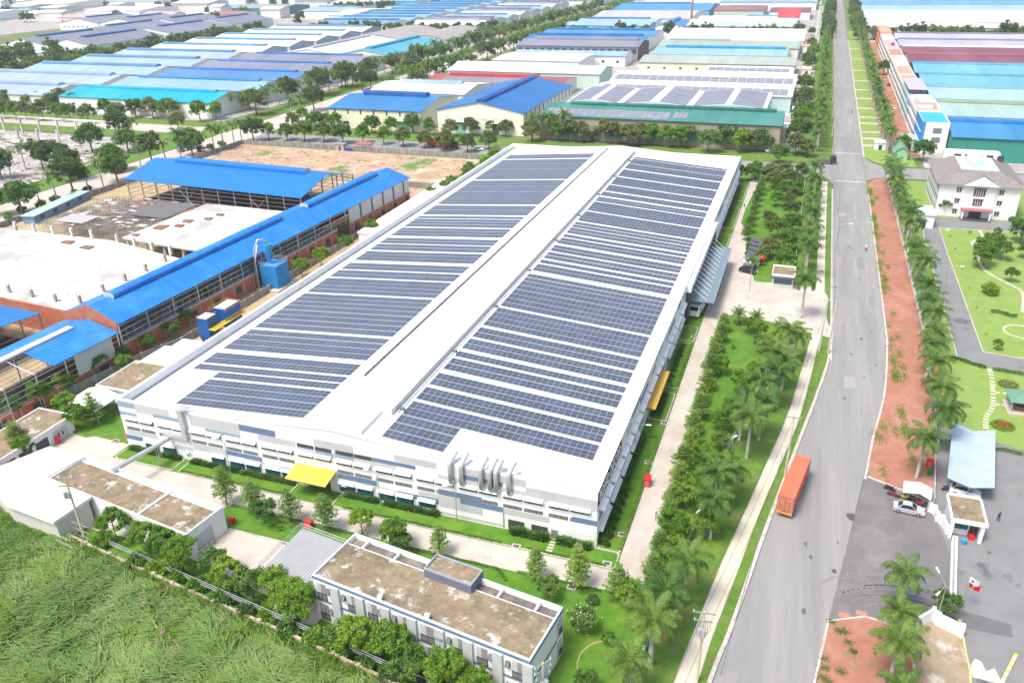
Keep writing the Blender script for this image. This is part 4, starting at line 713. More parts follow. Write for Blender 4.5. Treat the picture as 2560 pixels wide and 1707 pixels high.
FARM = [(-930, -860, 850, 880, (.8, .6, .6), (.80, .58, .58), 'pink row building at the far left, the longer of two'), (-840, -790, 900, 925, (.8, .6, .6), (.80, .58, .58), 'pink row building at the far left, the shorter of two'), (-800, -700, 1010, 1080, (.45, .58, .54), (.05, .22, .25), 'large grey-green roof with a dark teal gable'), (-740, -690, 905, 940, (.6, .25, .2), WH, 'white house with a terracotta roof before the teal gabled hall'),
        (-690, -560, 1120, 1200, (.62, .58, .58), WH, 'broad greyish roof beside the red-edged arch'), (-560, -530, 900, 1010, WH, WH, 'tall plain white block left of the stacked blue roofs'), (-640, -570, 960, 1040, (.5, .66, .7), WH, 'pale teal low hall with small windows at far left'), (-600, -530, 1060, 1130, (.06, .45, .62), WH, 'teal blue low building with a red sign wall'),
        (-1300, -1180, 1100, 1240, (.7, .7, .7), WH, 'white hall near the upper left corner'), (-1150, -1040, 1150, 1290, (.6, .72, .76), WH, 'pale blue hall near the upper left corner'), (-1010, -900, 1200, 1330, (.75, .7, .68), WH, 'cream hall at the upper left skyline'), (-880, -760, 1230, 1370, (.45, .16, .2), WH, 'dark red hall at the upper left skyline'), (-740, -560, 1260, 1400, (.66, .68, .72), WH, 'wide light grey hall at the upper skyline'),
        (-530, -430, 1175, 1290, (.3, .45, .66), WH, 'blue solar hall above the nine stacked blue roofs'), (-410, -300, 1160, 1300, (.5, .7, .84), WH, 'pale blue hall above the palm avenue'), (-240, -130, 1215, 1400, (.2, .45, .75), WH, 'blue hall at the top centre skyline'), (-1000, -900, 960, 1040, (.68, .66, .62), WH, 'beige flat roof left of the grey-green hall'), (-1250, -1100, 880, 980, (.7, .72, .7), WH, 'long off-white roof at the far left edge'), (-1000, -880, 1400, 1520, WH, WH, 'farthest white hall on the left skyline'), (-500, -300, 1420, 1600, LBL, WH, 'farthest pale blue hall on the skyline'), (-110, -10, 1260, 1450, (.5, .62, .7), WH, 'farthest grey-blue hall left of the road'), (-1500, -1350, 1300, 1500, (.7, .7, .72), WH, 'white roof at the extreme upper left'), (-880, -700, 1560, 1700, (.55, .66, .75), WH, 'hazy blue hall on the far skyline'),
        (-760, -745, 560, 575, (.75, .7, .6), WH, 'tiny cream cabin near the left solar halls')]
for x0, x1, y0, y1, rc, wc, lb in FARM: shed(lb, x0, x1, y0, y1, 9, 12, rc, wc, vent=(.1, .9) if rc[2] > rc[0]+.1 else None, vc=(.1, .35, .65), wins=wn(6, x1-x0, 2.5, 4, 6) if 'pink' in lb or 'block' in lb else ())
# right of the road
rcs = [((.05, .33, .64), (.01, .22, .62), (.04, .26, .20), 'weathered blue roof over green walls, the nearest of the right-hand row'), ((.50, .70, .66), (.36, .44, .28), (.1, .3, .22), 'pale green roof with an olive ridge, second of the right-hand row'), ((.50, .76, .82), (.28, .54, .66), (.05, .15, .3), 'very pale aqua roof, third of the right-hand row'), ((.22, .60, .82), (.15, .44, .66), (.05, .2, .36), 'sky blue roof, fourth of the right-hand row'), ((.22, .62, .84), (.15, .45, .68), (.1, .2, .3), 'sky blue roof touching the maroon ones, fifth of the right-hand row'),
       ((.32, .10, .13), (.28, .09, .11), WH, 'maroon roof, nearer of the two in the right-hand row'), ((.32, .11, .14), (.62, .60, .66), WH, 'maroon roof with a pale patched ridge, farther of the two'), ((.64, .62, .76), (.20, .17, .27), WH, 'lilac roof with a dark ridge line in the right-hand row'), ((.42, .43, .48), (.16, .14, .20), WH, 'grey roof with a dark ridge at the end of the right-hand row')]
for i, (rc, vc, wc, lb) in enumerate(rcs):
    y0 = 355+i*44.6; shed(lb, 54, 200, y0, y0+42.5, 9, 11.4, rc, wc, vent=(0, 1), vc=vc, vw=2.2, vh=.5, group='right-hand row of long roofs', ribs=14 if i == 0 else 0)
for i, (y0, y1, rc, lb) in enumerate(((800, 838, (.82, .80, .72), 'nearest cream-white roof behind the right-hand tree row'), (840, 880, (.82, .81, .74), 'second cream-white roof behind the right-hand tree row'), (882, 925, WH, 'third white roof behind the right-hand tree row'), (927, 985, WH, 'fourth white roof behind the right-hand tree row'), (992, 1060, (.45, .76, .88), 'long aqua blue roof behind the white ones on the right'), (1068, 1140, (.20, .50, .78), 'blue roof at the upper right corner'), (1150, 1260, WH, 'white roof along the upper right skyline'), (1270, 1420, (.6, .74, .84), 'pale blue roof along the upper right skyline'))):
    shed(lb, 38, 250 if i > 3 else 190, y0, y1, 9.5, 12, rc, WH, vent=(.3, .8) if i in (0, 2, 5) else None, vc=rc, group='long roofs on the far right')
for i in range(5): shed('grey-roofed hall with striped cream wall at the right edge, %s from the tree row' % nth(i), 200, 300, 800+i*70, 860+i*70, 9, 12, (.62, .62, .6), CR_, wins=wn(10, 100, 3, 2, 7))
# terrace houses between the forecourts and the long roofs
def terrace(label, y0, y1, h, wc, rc, terr=None, x0=43.4, x1=53.4, st=3, cap=None):
    t = th('terrace_house', label, 'house', (x0, y0, 0), 0, 'terrace houses facing the main road'); b = MB(); D = y1-y0; b.box(0, x1-x0, 0, D, 0, h-.7); b.box(0, x1-x0, 0, .25, h-.7, h); b.box(0, x1-x0, D-.25, D, h-.7, h); b.box(0, .25, .25, D-.25, h-.7, h); b.box(x1-x0-.25, x1-x0, .25, D-.25, h-.7, h); b.build('wall', flat(wc), t)
    MB().box(.26, x1-x0-.26, .26, D-.26, h-.69, h-.6).build('roof', flat(rc, .8), t)
    if terr: MB().box(1.5, 7.5, D*.35, D*.9, h-.55, h+2.0).box(1.2, 7.8, D*.33, D*.93, h+2.0, h+2.2, 1).build('stair_head', [flat(wc), flat(terr)], t)
    n = max(1, int(D/4.2))
    for s in range(st):
        for k in range(n): y = D*(k+.5)/n; z = .8+s*h*.31; MB().box(-.06, .05, y-.9, y+.9, z+.2, z+1.9).box(-.5, .0, y-1.2, y+1.2, z-.25, z-.1, 1).build('window', [K['dark'], flat(wc)], t)
    for s in (1, 2): MB().box(4.2, 7.4, -.06, .05, s*h*.3+.5, s*h*.3+2.6).build('window', K['gglass'], t)
    if cap: MB().box(-.2, x1-x0+.2, -.2, D+.2, h+2.2, h+2.4).build('roof_canopy', flat(cap), t)
    return t
terrace('white corner house with a blue flat roof at the start of the terrace', 366, 392, 12.2, (.80, .82, .84), (.05, .38, .62))
MB().box(43.36, 43.3, 366, 392, 0, 0).v
tt = terrace('tall white house with a terracotta terrace next to the blue corner house', 393, 426, 11.6, (.82, .82, .82), (.62, .34, .26), (.8, .8, .78))
for lb, y0, y1, h, wc, rc, cap in (('grey-blue narrow house between the white one and the aqua one', 427, 440, 10.5, (.55, .60, .68), (.6, .6, .6), None), ('pale aqua house under a grey metal roof canopy', 441, 478, 11, (.52, .74, .74), (.5, .5, .52), (.42, .42, .47)), ('cream house with a terracotta terrace behind the aqua house', 479, 510, 11, (.80, .78, .72), (.60, .30, .22), None), ('cream house with red roof edges, second behind the aqua house', 511, 548, 11, (.80, .77, .70), (.62, .30, .24), None), ('pale house with arched windows in the middle of the terrace', 549, 590, 11.3, (.80, .78, .74), (.7, .66, .62), None),
        ('cream house with a maroon tiled terrace', 591, 632, 11, (.80, .74, .62), (.5, .22, .18), None), ('white house with a blue water tank on its roof', 633, 690, 11, (.82, .78, .72), (.58, .36, .3), None), ('white house beside the orange end house', 691, 722, 11.5, (.80, .78, .76), (.7, .7, .7), None), ('orange end house closing the far end of the terrace', 723, 770, 13, (.85, .33, .18), (.72, .35, .26), None)):
    t = terrace(lb, y0, y1, h, wc, rc, None, cap=cap, x1=51.5)
    if 'water tank' in lb: MB().tube([(5, 20, 10.4), (5, 20, 12.2)], 1.2, 10).build('water_tank', flat((.05, .12, .5)), t)
# blue corner house trim
bt = [o for o in C.objects if o.name.startswith('terrace_house') and 'corner house' in o['label']]
MB().box(-.1, .02, 0, 26, 0, 12.3).box(.0, 1.2, -.08, .02, 0, 12.3).build('blue_stripe', flat((.04, .25, .62)), bt[0])
# office with the grey hipped roof
of = th('office_building', 'white three-storey office with a grey hipped roof and maroon porch', 'office', (41.3, 277, 0)); W_, D, H_ = 22.4, 30, 10.4
MB().box(0, W_, 0, D, 0, H_).box(6.7, 15.7, -.5, 0, 0, H_).box(-.3, W_+.3, -.3, D+.3, H_-.35, H_).build('wall', K['white'], of)
b = MB(); o = 1.2; x0, x1, y0, y1 = -o, W_+o, -o, D+o; ins = 7; zt = H_+3.2
b.poly([(x0, y0, H_), (x1, y0, H_), (x1-ins, y0+ins, zt), (x0+ins, y0+ins, zt)]); b.poly([(x1, y0, H_), (x1, y1, H_), (x1-ins, y1-ins, zt), (x1-ins, y0+ins, zt)]); b.poly([(x1, y1, H_), (x0, y1, H_), (x0+ins, y1-ins, zt), (x1-ins, y1-ins, zt)]); b.poly([(x0, y1, H_), (x0, y0, H_), (x0+ins, y0+ins, zt), (x0+ins, y1-ins, zt)])
b.poly([(x0, y0, H_), (x0, y1, H_), (x1, y1, H_), (x1, y0, H_)]); b.poly([(x0+ins, y0+ins, zt), (x1-ins, y0+ins, zt), (x1-ins, y1-ins, zt), (x0+ins, y1-ins, zt)], 1)
K['tile'] = mat('grey_roof_tile', (.24, .215, .205), .8, .15, .8, corr=(1, .6)); b.build('roof', [K['tile'], K['lgrey']], of)
MB().poly([(6.2, -1.8, H_), (16.2, -1.8, H_), (11.2, -1.8, H_+3.0)]).poly([(6.2, -1.8, H_), (11.2, -1.8, H_+3), (11.2, 5.5, H_+3)], 1).poly([(16.2, -1.8, H_), (11.2, 5.5, H_+3), (11.2, -1.8, H_+3)], 1).build('pediment', [K['white'], K['tile']], of)
MB().tube([(11.2, 9, zt-.2), (11.2, 21, zt-.2)], 2.6, 14).build('skylight', flat((.5, .66, .78)), of)
MB().box(x0+4, x1-4, y1-5.5, y1-1.0, H_+1, H_+4.2).build('roof_terrace', K['white'], of)
for i in range(5): MB().box(6+i*3.2, 8+i*3.2, y1-5.6, y1-5.4, H_+1.6, H_+3.6).build('roof_opening', K['dark'], of)
def ow(x0, x1, z0, z1, y=-.06, n=2):
    b = MB().box(x0, x1, y-.04, y+.1, z0, z1, 0)
    for i in range(1, n): q = x0+(x1-x0)*i/n; b.box(q-.07, q+.07, y-.08, y-.03, z0, z1, 1)
    b.box(x0-.15, x1+.15, y-.3, y, z1, z1+.22, 2); b.build('window', [K['dark'], K['white'], flat((.3, .1, .12))], of)
for z in (1.0, 4.4, 7.8):
    for x in (4.9, 16.6): ow(x, x+1.2, z, z+1.3)
ow(9.6, 12.8, 7.0, 9.3, -.56, 5); ow(9.9, 12.5, 4.0, 6.0, -.56, 4)
MB().box(9.5, 12.9, -.6, -.5, 0, 2.7).build('door', K['dark'], of); MB().box(6.9, 15.5, -3.3, -.5, 2.9, 3.15).build('porch_roof', flat((.36, .12, .12)), of)
MB().box(7.2, 7.6, -3.1, -2.7, 0, 2.9).box(14.8, 15.2, -3.1, -2.7, 0, 2.9).build('porch_post', K['white'], of); MB().box(7.0, 15.4, -4.2, -.5, 0, .25).build('step', K['dark'], of)
for s in range(3):
    for k in range(8): MB().box(-.06, .05, 2+k*3.5, 3.2+k*3.5, 1+s*3.4, 2.4+s*3.4).build('window', K['dark'], of)
# small structures right of the far crossing and left of it
def flatbox(label, cat, name, x0, x1, y0, y1, h, wc, rc, z=0): t = th(name, label, cat, (x0, y0, 0)); MB().box(0, x1-x0, 0, y1-y0, 0, h).build('wall', flat(wc), t); MB().box(-.3, x1-x0+.3, -.3, y1-y0+.3, h, h+.25).build('roof', flat(rc), t); MB().box((x1-x0)*.35, (x1-x0)*.65, -.05, .05, 0, h*.7).build('door', K['dark'], t); return t
flatbox('white gatehouse left of the office, half hidden by palms', 'gatehouse', 'gatehouse', 33.5, 39.5, 262, 272, 4, (.8, .8, .78), (.6, .62, .64))
shed('green arched shelter beside the far right street corner', 33.5, 38.5, 350, 366, 3, 5, (.30, .52, .34), (.3, .5, .35), 'y', curved=True, name='shelter', cat='shelter')
flatbox('grey-green flat canopy in front of the blue corner house', 'canopy', 'canopy', 37.5, 43, 369, 380, 4.2, (.5, .55, .52), (.36, .48, .46))
flatbox('small white kiosk roof beside the road junction', 'kiosk', 'kiosk', 27, 31.5, 366, 371, 3, (.8, .8, .78), (.8, .8, .78))
flatbox('low cream guardhouse with a pale green roof left of the main road', 'guardhouse', 'guardhouse', -11.5, -4.5, 381, 393, 4, (.76, .70, .55), (.70, .78, .72))
for i, (y, rc, lb) in enumerate(((430, (.66, .74, .78), 'small pale shelter'), (480, (.82, .82, .8), 'white tank-like store'), (540, (.70, .3, .25), 'orange-roofed kiosk'), (575, (.75, .62, .35), 'tan pergola'), (640, (.8, .8, .8), 'white cabin'))): flatbox('%s in the yards between the sheds and the roadside palms' % lb, 'shelter', 'yard_shelter', -8.5, -3, y, y+12, 3.5, (.72, .70, .66), rc)
mst = th('radio_mast', 'tall slender white mast rising left of the far main road', 'mast', (-3.5, 712.7, 0)); MB().tube([(0, 0, 0), (0, 0, 36)], [.55, .3], 8).build('pole', K['white'], mst); MB().box(-.8, .8, -.8, .8, 33, 35.5).build('antenna', K['lgrey'], mst)
flatbox('white walled terrace at the foot of the slender mast', 'building', 'low_building', -12, -2, 690, 735, 5, WH, (.7, .45, .4))
ch = th('chimney', 'thin brick red factory chimney by the curved cream roof', 'chimney', (-126, 885, 0)); MB().tube([(0, 0, 0), (0, 0, 26)], [1.3, .9], 10).build('stack', flat((.42, .14, .1)), ch)
# ================================================================ BUILDING SITE, SERVICE BUILDINGS, FENCES
TH = math.atan2(-6.7, 125); RZ = R(-7.7)
def loc(t, p): c, s = math.cos(t.rotation_euler.z), math.sin(t.rotation_euler.z); return (t.location.x+p[0]*c-p[1]*s, t.location.y+p[0]*s+p[1]*c)
def vhood(b, u0, u1, v0, v1, zb, w, h):          # ridge vent along v, centre u0
    pr = [(-w, 0), (-w, h), (-w*.5, h+.35), (w*.5, h+.35), (w, h), (w, 0)]
    for i in range(5): b.poly([(u0+pr[i][0], v1, zb+pr[i][1]), (u0+pr[i][0], v0, zb+pr[i][1]), (u0+pr[i+1][0], v0, zb+pr[i+1][1]), (u0+pr[i+1][0], v1, zb+pr[i+1][1])][::-1])
    b.poly([(u0+p[0], v0, zb+p[1]) for p in pr][::-1], 1); b.poly([(u0+p[0], v1, zb+p[1]) for p in pr])
s1 = th('construction_hall', 'long unfinished hall with a blue roof, open steel frame and red brick base', 'building', (-149.2, 118, 0), TH); W_, D = 15.6, 126
b = MB(); o = .7
b.poly([(-o, 0, 9.5), (W_/2, 0, 12.2), (W_/2, D, 12.2), (-o, D, 9.5)][::-1]).poly([(W_/2, 0, 12.2), (W_+o, 0, 9.4), (W_+o, D, 9.4), (W_/2, D, 12.2)][::-1])
b.poly([(-o, 0, 9.38), (W_/2, 0, 12.08), (W_/2, D, 12.08), (-o, D, 9.38)]).poly([(W_/2, 0, 12.08), (W_+o, 0, 9.28), (W_+o, D, 9.28), (W_/2, D, 12.08)]); b.poly([(W_+o, 0, 9.26), (W_+o, D, 9.26), (W_+o, D, 9.42), (W_+o, 0, 9.42)])
rf = b.build('roof', [K['blueroof'], K['lgrey']], s1)
for v0, v1 in ((6, 66), (78, 117)): b = MB(); vhood(b, W_/2, 0, v0, v1, 11.9, 1.5, .8); b.build('ridge_vent', [K['blueroof'], K['lgrey']], rf)
b = MB(); b.box(W_-.3, W_, 0, 82, 0, 4.2); b.box(W_-.3, W_, 88.5, D, 0, 4.3); b.box(0, .3, 0, D, 0, 4.2); b.box(.3, W_-.3, D-.3, D, 0, 8.9); b.box(.3, W_-.3, 0, .3, 0, 8.6)
b.poly([(0, -.02, 8.6), (W_, -.02, 8.6), (W_, -.02, 9.6), (W_/2, -.02, 12.6), (0, -.02, 9.6)])
for k in range(33):
    v = k*3.94
    if 82 < v < 88: continue
    b.box(W_, W_+.06, v, v+.22, 0, 4.25, 1)
b.box(W_-.5, W_+.12, 0, 82, 4.2, 4.75, 1); b.box(W_-.3, W_+.06, 0, D, -.1, .35, 1); b.build('brick_wall', [K['brick'], K['cement']], s1)
MB().box(.3, W_-.5, .3, 82, 4.15, 4.45).build('upper_floor', mat('dusty_floor', (.36, .34, .32), .9, .12, .3, patch=((.14, .12, .10), .25, .55, .7)), s1)
for k in range(16):
    v = 5.0+k*7.88
    if 80 < v < 88: continue
    MB().box(W_-.1, W_+.02, v, v+1.8, 1.5, 3.3).build('window_opening', K['dark'], s1)
b = MB(); b.box(W_-.08, W_+.04, 89, D, 4.3, 8.9, 0)
for k in range(5): b.box(W_, W_+.07, 95+k*6.7, 96+k*6.7, 4.4, 8.85, 1)
b.build('wall_cladding', [K['lgrey'], K['soffit']], s1)
b = MB()
for k in range(12):
    v = .2+k*7.9; b.box(W_-.25, W_-.05, v, v+.25, 4.7, 9.3); b.box(0, .2, v, v+.25, 4.2, 9.4); b.box(W_-.4, W_-.3, v, v+.2, 4.7, 9.2)
for z in (6.0, 7.3, 8.5): b.box(W_-.12, W_+.0, 0, 89, z, z+.13); b.box(0, .12, 0, 89, z, z+.13)
for k in range(40): v = 2+k*2.1; b.box(W_-.09, W_-.03, v, v+.08, 4.7, 7.3)
b.build('steel_frame', K['steel'], s1)
# hall across
s2 = th('construction_hall', 'broad open-sided hall with a bright blue roof behind the concrete slabs', 'building', (-224.4, 216.5, 0), TH); W2, D2 = 74.5, 30
b = MB(); b.poly([(-.6, -.6, 9), (W2+.6, -.6, 9), (W2+.6, D2/2, 13), (-.6, D2/2, 13)]).poly([(-.6, D2/2, 13), (W2+.6, D2/2, 13), (W2+.6, D2+.6, 9), (-.6, D2+.6, 9)])
b.poly([(-.6, -.6, 8.85), (-.6, D2/2, 12.85), (W2+.6, D2/2, 12.85), (W2+.6, -.6, 8.85)]).poly([(-.6, D2/2, 12.85), (-.6, D2+.6, 8.85), (W2+.6, D2+.6, 8.85), (W2+.6, D2/2, 12.85)]); rf = b.build('roof', K['blueroofx'], s2)
b = MB(); pr = [(-1.8, 0), (-1.8, .9), (-.9, 1.3), (.9, 1.3), (1.8, .9), (1.8, 0)]
for i in range(5): b.poly([(11, D2/2+pr[i][0], 12.7+pr[i][1]), (67, D2/2+pr[i][0], 12.7+pr[i][1]), (67, D2/2+pr[i+1][0], 12.7+pr[i+1][1]), (11, D2/2+pr[i+1][0], 12.7+pr[i+1][1])])
b.poly([(67, D2/2+p[0], 12.7+p[1]) for p in pr], 1); b.poly([(11, D2/2+p[0], 12.7+p[1]) for p in pr[::-1]]); b.build('ridge_vent', [K['blueroofx'], K['lgrey']], rf)
b = MB()
for k in range(12):
    u = k*W2/11
    for v in (0, D2): b.box(u-.15, u+.15, v-.15, v+.15, 0, 9)
for k in range(1, 5):
    for u in (0, W2): b.box(u-.15, u+.15, k*6-.15, k*6+.15, 0, 9+4*(1-abs(k*6/15-1)))
for z in (2.2, 3.6, 5, 6.4, 7.8): b.box(0, W2, -.2, -.1, z, z+.12); b.box(W2+.1, W2+.2, 0, D2, z, z+.12); b.box(-.2, -.1, 0, D2, z, z+.12); b.box(0, W2, D2+.1, D2+.2, z, z+.12)
for z, f in ((9.2, .1), (10.4, .35), (11.6, .65)): b.box(W2+.1, W2+.2, f*15, 30-f*15, z, z+.1)
for u in (24, 54): b.bar((u, -.2, 1), (u+6, -.2, 7), .07); b.bar((u+6, -.2, 1), (u, -.2, 7), .07)
b.build('steel_frame', K['steel'], s2)
b = MB(); b.box(0, W2, -.1, .2, 0, 1.4); b.box(W2-.2, W2+.08, 0, D2, 0, 1.3); b.build('brick_wall', [K['brick']], s2)
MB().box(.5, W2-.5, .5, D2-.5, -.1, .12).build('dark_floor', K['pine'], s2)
for k, (u, v, l, c) in enumerate(((46, 6, 9, (.35, .02, .02)), (58, 14, 8, (.30, .03, .03)), (66, 22, 9, (.3, .03, .03)), (20, 12, 7, (.4, .2, .12)))): p = loc(s2, (u, v)); tag(MB().box(p[0], p[0]+l, p[1], p[1]+2.2, .1, 2.0).build('material_stack', flat(c)), ('dark red', 'maroon', 'crimson', 'rust brown')[k]+' stack of material stored under the broad blue roof', 'stack')
# lower blue roofs in front
s3 = th('workshop_hall', 'lower half-roofed blue hall with a bare purlin frame in front of the long hall', 'building', (-150.6, 84, 0), TH); b = MB()
b.poly([(-.5, 8, 7.9), (7.6, 8, 9.5), (7.6, 33.4, 9.5), (-.5, 33.4, 7.9)][::-1]).poly([(7.6, 17, 9.5), (16.2, 17, 7.8), (16.2, 33.4, 7.8), (7.6, 33.4, 9.5)][::-1]); b.poly([(-.5, 8, 7.8), (7.6, 8, 9.4), (7.6, 33.4, 9.4), (-.5, 33.4, 7.8)]).poly([(7.6, 17, 9.4), (16.2, 17, 7.7), (16.2, 33.4, 7.7), (7.6, 33.4, 9.4)])
rf = b.build('roof', K['blueroof'], s3); MB().box(6.7, 8.5, 9, 29, 9.3, 9.75).build('ridge_vent', K['lgrey'], rf)
b = MB()
for k in range(6):
    v = k*6.6; b.box(15.4, 15.6, v, v+.25, 0, 7.9); b.box(0, .2, v, v+.25, 0, 7.9); b.bar((0, v, 7.8), (7.6, v, 9.4), .1); b.bar((7.6, v, 9.4), (15.5, v, 7.7), .1)
for i in range(7): f = i/6; b.bar((7.6+7.9*f, 0, 9.4-1.7*f), (7.6+7.9*f, 17.5, 9.4-1.7*f), .07); b.bar((7.6*f, 0, 7.8+1.6*f), (7.6*f, 9, 7.8+1.6*f), .07)
for z in (3.4, 4.6, 5.8, 7): b.box(15.55, 15.65, 0, 33, z, z+.12); b.box(-.1, 0, 0, 33, z, z+.12)
b.build('steel_frame', K['steel'], s3)
b = MB(); b.box(15.2, 15.5, 0, 33.8, 0, 2.8); b.box(.3, 15.2, 33.2, 33.5, 0, 7.7)
for k in range(8): b.box(15.5, 15.56, k*4.2, k*4.2+.2, 0, 2.8, 1)
b.build('brick_wall', [K['brick'], K['cement']], s3)
for v in (3, 11, 19, 27): MB().box(15.4, 15.53, v, v+2.4, .9, 2.2).build('window_opening', K['dark'], s3)
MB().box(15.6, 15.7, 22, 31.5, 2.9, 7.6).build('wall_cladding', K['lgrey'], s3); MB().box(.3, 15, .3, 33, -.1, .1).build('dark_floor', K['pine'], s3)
s4 = th('workshop_hall', 'blue-roofed open shed cut by the left edge of the view', 'building', (-196, 100, 0), TH); MB().poly([(0, 0, 7.9), (37.5, 0, 7.9), (37.5, 10.5, 8.9), (0, 10.5, 8.9)]).poly([(0, 10.5, 8.9), (37.5, 10.5, 8.9), (37.5, 21, 7.9), (0, 21, 7.9)]).poly([(0, 0, 7.8), (0, 10.5, 8.8), (37.5, 10.5, 8.8), (37.5, 0, 7.8)]).poly([(0, 10.5, 8.8), (0, 21, 7.8), (37.5, 21, 7.8), (37.5, 10.5, 8.8)]).build('roof', K['blueroofx'], s4)
b = MB()
for k in range(6):
    for v in (.2, 20.6): b.box(k*7.4, k*7.4+.25, v, v+.25, 0, 7.9)
for z in (2, 3.5, 5, 6.5): b.box(37.3, 37.4, 0, 21, z, z+.12); b.box(0, 37.3, .0, .1, z, z+.12)
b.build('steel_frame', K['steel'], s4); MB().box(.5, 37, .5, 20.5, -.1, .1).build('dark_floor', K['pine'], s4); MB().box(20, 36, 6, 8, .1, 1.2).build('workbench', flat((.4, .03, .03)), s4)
# concrete deck of the new storey
sl1 = th('concrete_deck', 'large bare white concrete deck with column stubs, partly walled in brick', 'slab', (-232, 124, 0)); pts = [(-8, 6), (76, 0), (78, 37), (47, 44), (-8, 44)]
MB().prism(pts, 5.6, 6.1).build('slab', K['slab'], sl1); b = MB(); b.prism([(-8, 5.6), (76, -.4), (76, 0), (-8, 6)], 0, 6.7, 0)
for k in range(11): x = k*7.4; b.prism([(x, 5.1-x*.0715), (x+.35, 5.08-x*.0715), (x+.35, 5.4-x*.0715), (x, 5.4-x*.0715)], 0, 6.75, 1)
b.build('brick_wall', [K['brick'], K['cement']], sl1)
b = MB()
for k in range(9):
    for v in (8, 16, 24, 32, 40): x = k*8.2-2; b.box(x, x+.5, v, v+.5, 0, 5.6)
b.build('support_column', K['cement'], sl1)
for i, (x, y) in enumerate([(74.5, 5+7.2*k) for k in range(5)]+[(3+7.4*k, 43.2-.0*k) for k in range(6)]+[(50+7.4*k, 42.6-1.3*k) for k in range(4)]+[(4+8*k, 8-.5*k) for k in range(9)]):
    far = i > 4 and i < 15; MB().box(x, x+.7, y, y+.7, 6.0, 8.0+.7*(far)).box(x+.1, x+.2, y+.1, y+.2, 8, 9.1).box(x+.5, x+.6, y+.5, y+.6, 8, 9.2).build('column_stub', K['cement'] if not far else K['slab'], sl1)
sl2 = th('concrete_deck', 'smaller white concrete deck beside the scaffolding, with brown formwork piles', 'slab', (-184, 168, 0)); MB().prism([(0, 3), (29.5, 0), (33, 38.4), (1.5, 38.7)], 5.6, 6.1).build('slab', K['slab'], sl2); b = MB()
for k in range(5):
    for v in (3.2, 12, 20, 28, 36): b.box(1+k*7, 1.6+k*7, v-k*.5, v+.6-k*.5, 0, 5.6)
b.build('support_column', K['slab'], sl2)
for (u, v, w, d) in ((3, 12, 3.4, 4), (7, 20, 3, 2.4), (8, 15.5, 2.6, 2), (12, 24, 2.5, 2), (13, 28.5, 2.5, 1.6), (1.6, 5, 2, 1.6)): tag(MB().prism([(-184+u, 168+v), (-184+u+w, 168+v-.3), (-184+u+w*.9, 168+v+d), (-184+u-.3, 168+v+d*.8)], 6.12, 6.35+.2*random.random()).build('formwork_pile', mat('rusty_formwork', (.24, .13, .08), .95, .3, 1.2) if 'rusty_formwork' not in bpy.data.materials else bpy.data.materials['rusty_formwork']), 'brown pile of formwork boards on the smaller concrete deck, %s from its left edge' % nth(int(u)-1), 'pile', 'formwork piles on the smaller deck')
for (u, v) in ((34, 38), (43, 36)): tag(MB().prism([(-232+u, 124+v), (-232+u+4, 124+v-.4), (-232+u+3.4, 124+v+2.2), (-232+u+.3, 124+v+1.8)], 6.12, 6.4).build('formwork_pile', bpy.data.materials['rusty_formwork']), 'rust brown formwork opening on the large white deck, %s one' % ('left' if u < 40 else 'right'), 'pile')
# scaffolding forest
sc = th('scaffolding', 'dense field of scaffold poles and grey formwork boards at the unfinished storey', 'scaffold', (-225, 172, 0)); b = MB(); rs = random.Random(4); bb = MB()
for i in range(28):
    for j in range(23):
        x, y = 1+i*1.42, 5.5-i*.1+j*1.42; b.box(x-.035, x+.035, y-.035, y+.035, 0, 5.4+rs.random()*.7)
for i in range(28): b.box(1+i*1.42, 1.07+i*1.42, 4.5, 37, 4.9, 5.0)
for j in range(23): b.box(1, 40, 5+j*1.42, 5.07+j*1.42, 5.1, 5.18); b.box(1, 40, 5+j*1.42, 5.06+j*1.42, 2.6, 2.66)
for k in range(230):
    x, y = 1+rs.random()*36, 5+rs.random()*30; w, d = (1.2+2.4*rs.random(), .3+1.6*rs.random()) if rs.random() < .6 else (.25, 3.5*rs.random()+1); T_ = rs.random()*.5; z = 5.25+rs.random()*.35
    bb.prism([(x, y), (x+w, y-T_*.2), (x+w+.1, y+d), (x+.1, y+d)], z, z+.06, rs.choice((0, 0, 1, 2)))
MB().box(25, 40, 18, 33, 5.92, 6.02).build('formwork_deck', flat((.16, .14, .15)), sc); MB().box(7, 18, 6.5, 14, 5.92, 6.02).build('formwork_deck', flat((.42, .41, .42)), sc)
b.build('scaffold_pole', K['cement'], sc); bb.build('formwork_board', [flat((.16, .14, .15)), flat((.40, .34, .28)), flat((.55, .52, .48)), flat((.42, .41, .42))], sc)
gs = th('site_shed', 'long low site shed with a pale green sheet roof along the site wall', 'shed', (-242.5, 187, 0), R(-78+90-0)); MB().box(0, 4.2, 0, 30, 0, 2.7).build('wall', flat((.18, .28, .45)), gs); MB().box(-.4, 4.6, -.4, 30.4, 2.7, 2.85).build('roof', roof((.42, .66, .56), ax=1), gs)
for k in range(4): MB().box(4.15, 4.26, 3+k*7, 5+k*7, .9, 2).build('window', K['dark'], gs)
sw = th('site_wall', 'grey concrete wall along the left edge of the building site', 'wall', (0, 0, 0)); b = MB(); P = [(-246.6, 150), (-246.3, 244), (-246, 309.5), (-194, 310), (-128, 309.5)]
for a, c in zip(P, P[1:]):
    a = Vector(a); c = Vector(c); d = (c-a).normalized(); q = Vector((-d.y, d.x))*.12; b.prism([tuple(a-q), tuple(c-q), tuple(c+q), tuple(a+q)], -.1, 1.9); n = int((c-a).length/4)
    for i in range(n): p = a+d*(i+.5)*4; b.box(p.x-.2, p.x+.2, p.y-.2, p.y+.2, 0, 2.05, 1)
b.build('wall', [K['wallg'], K['cement']], sw)
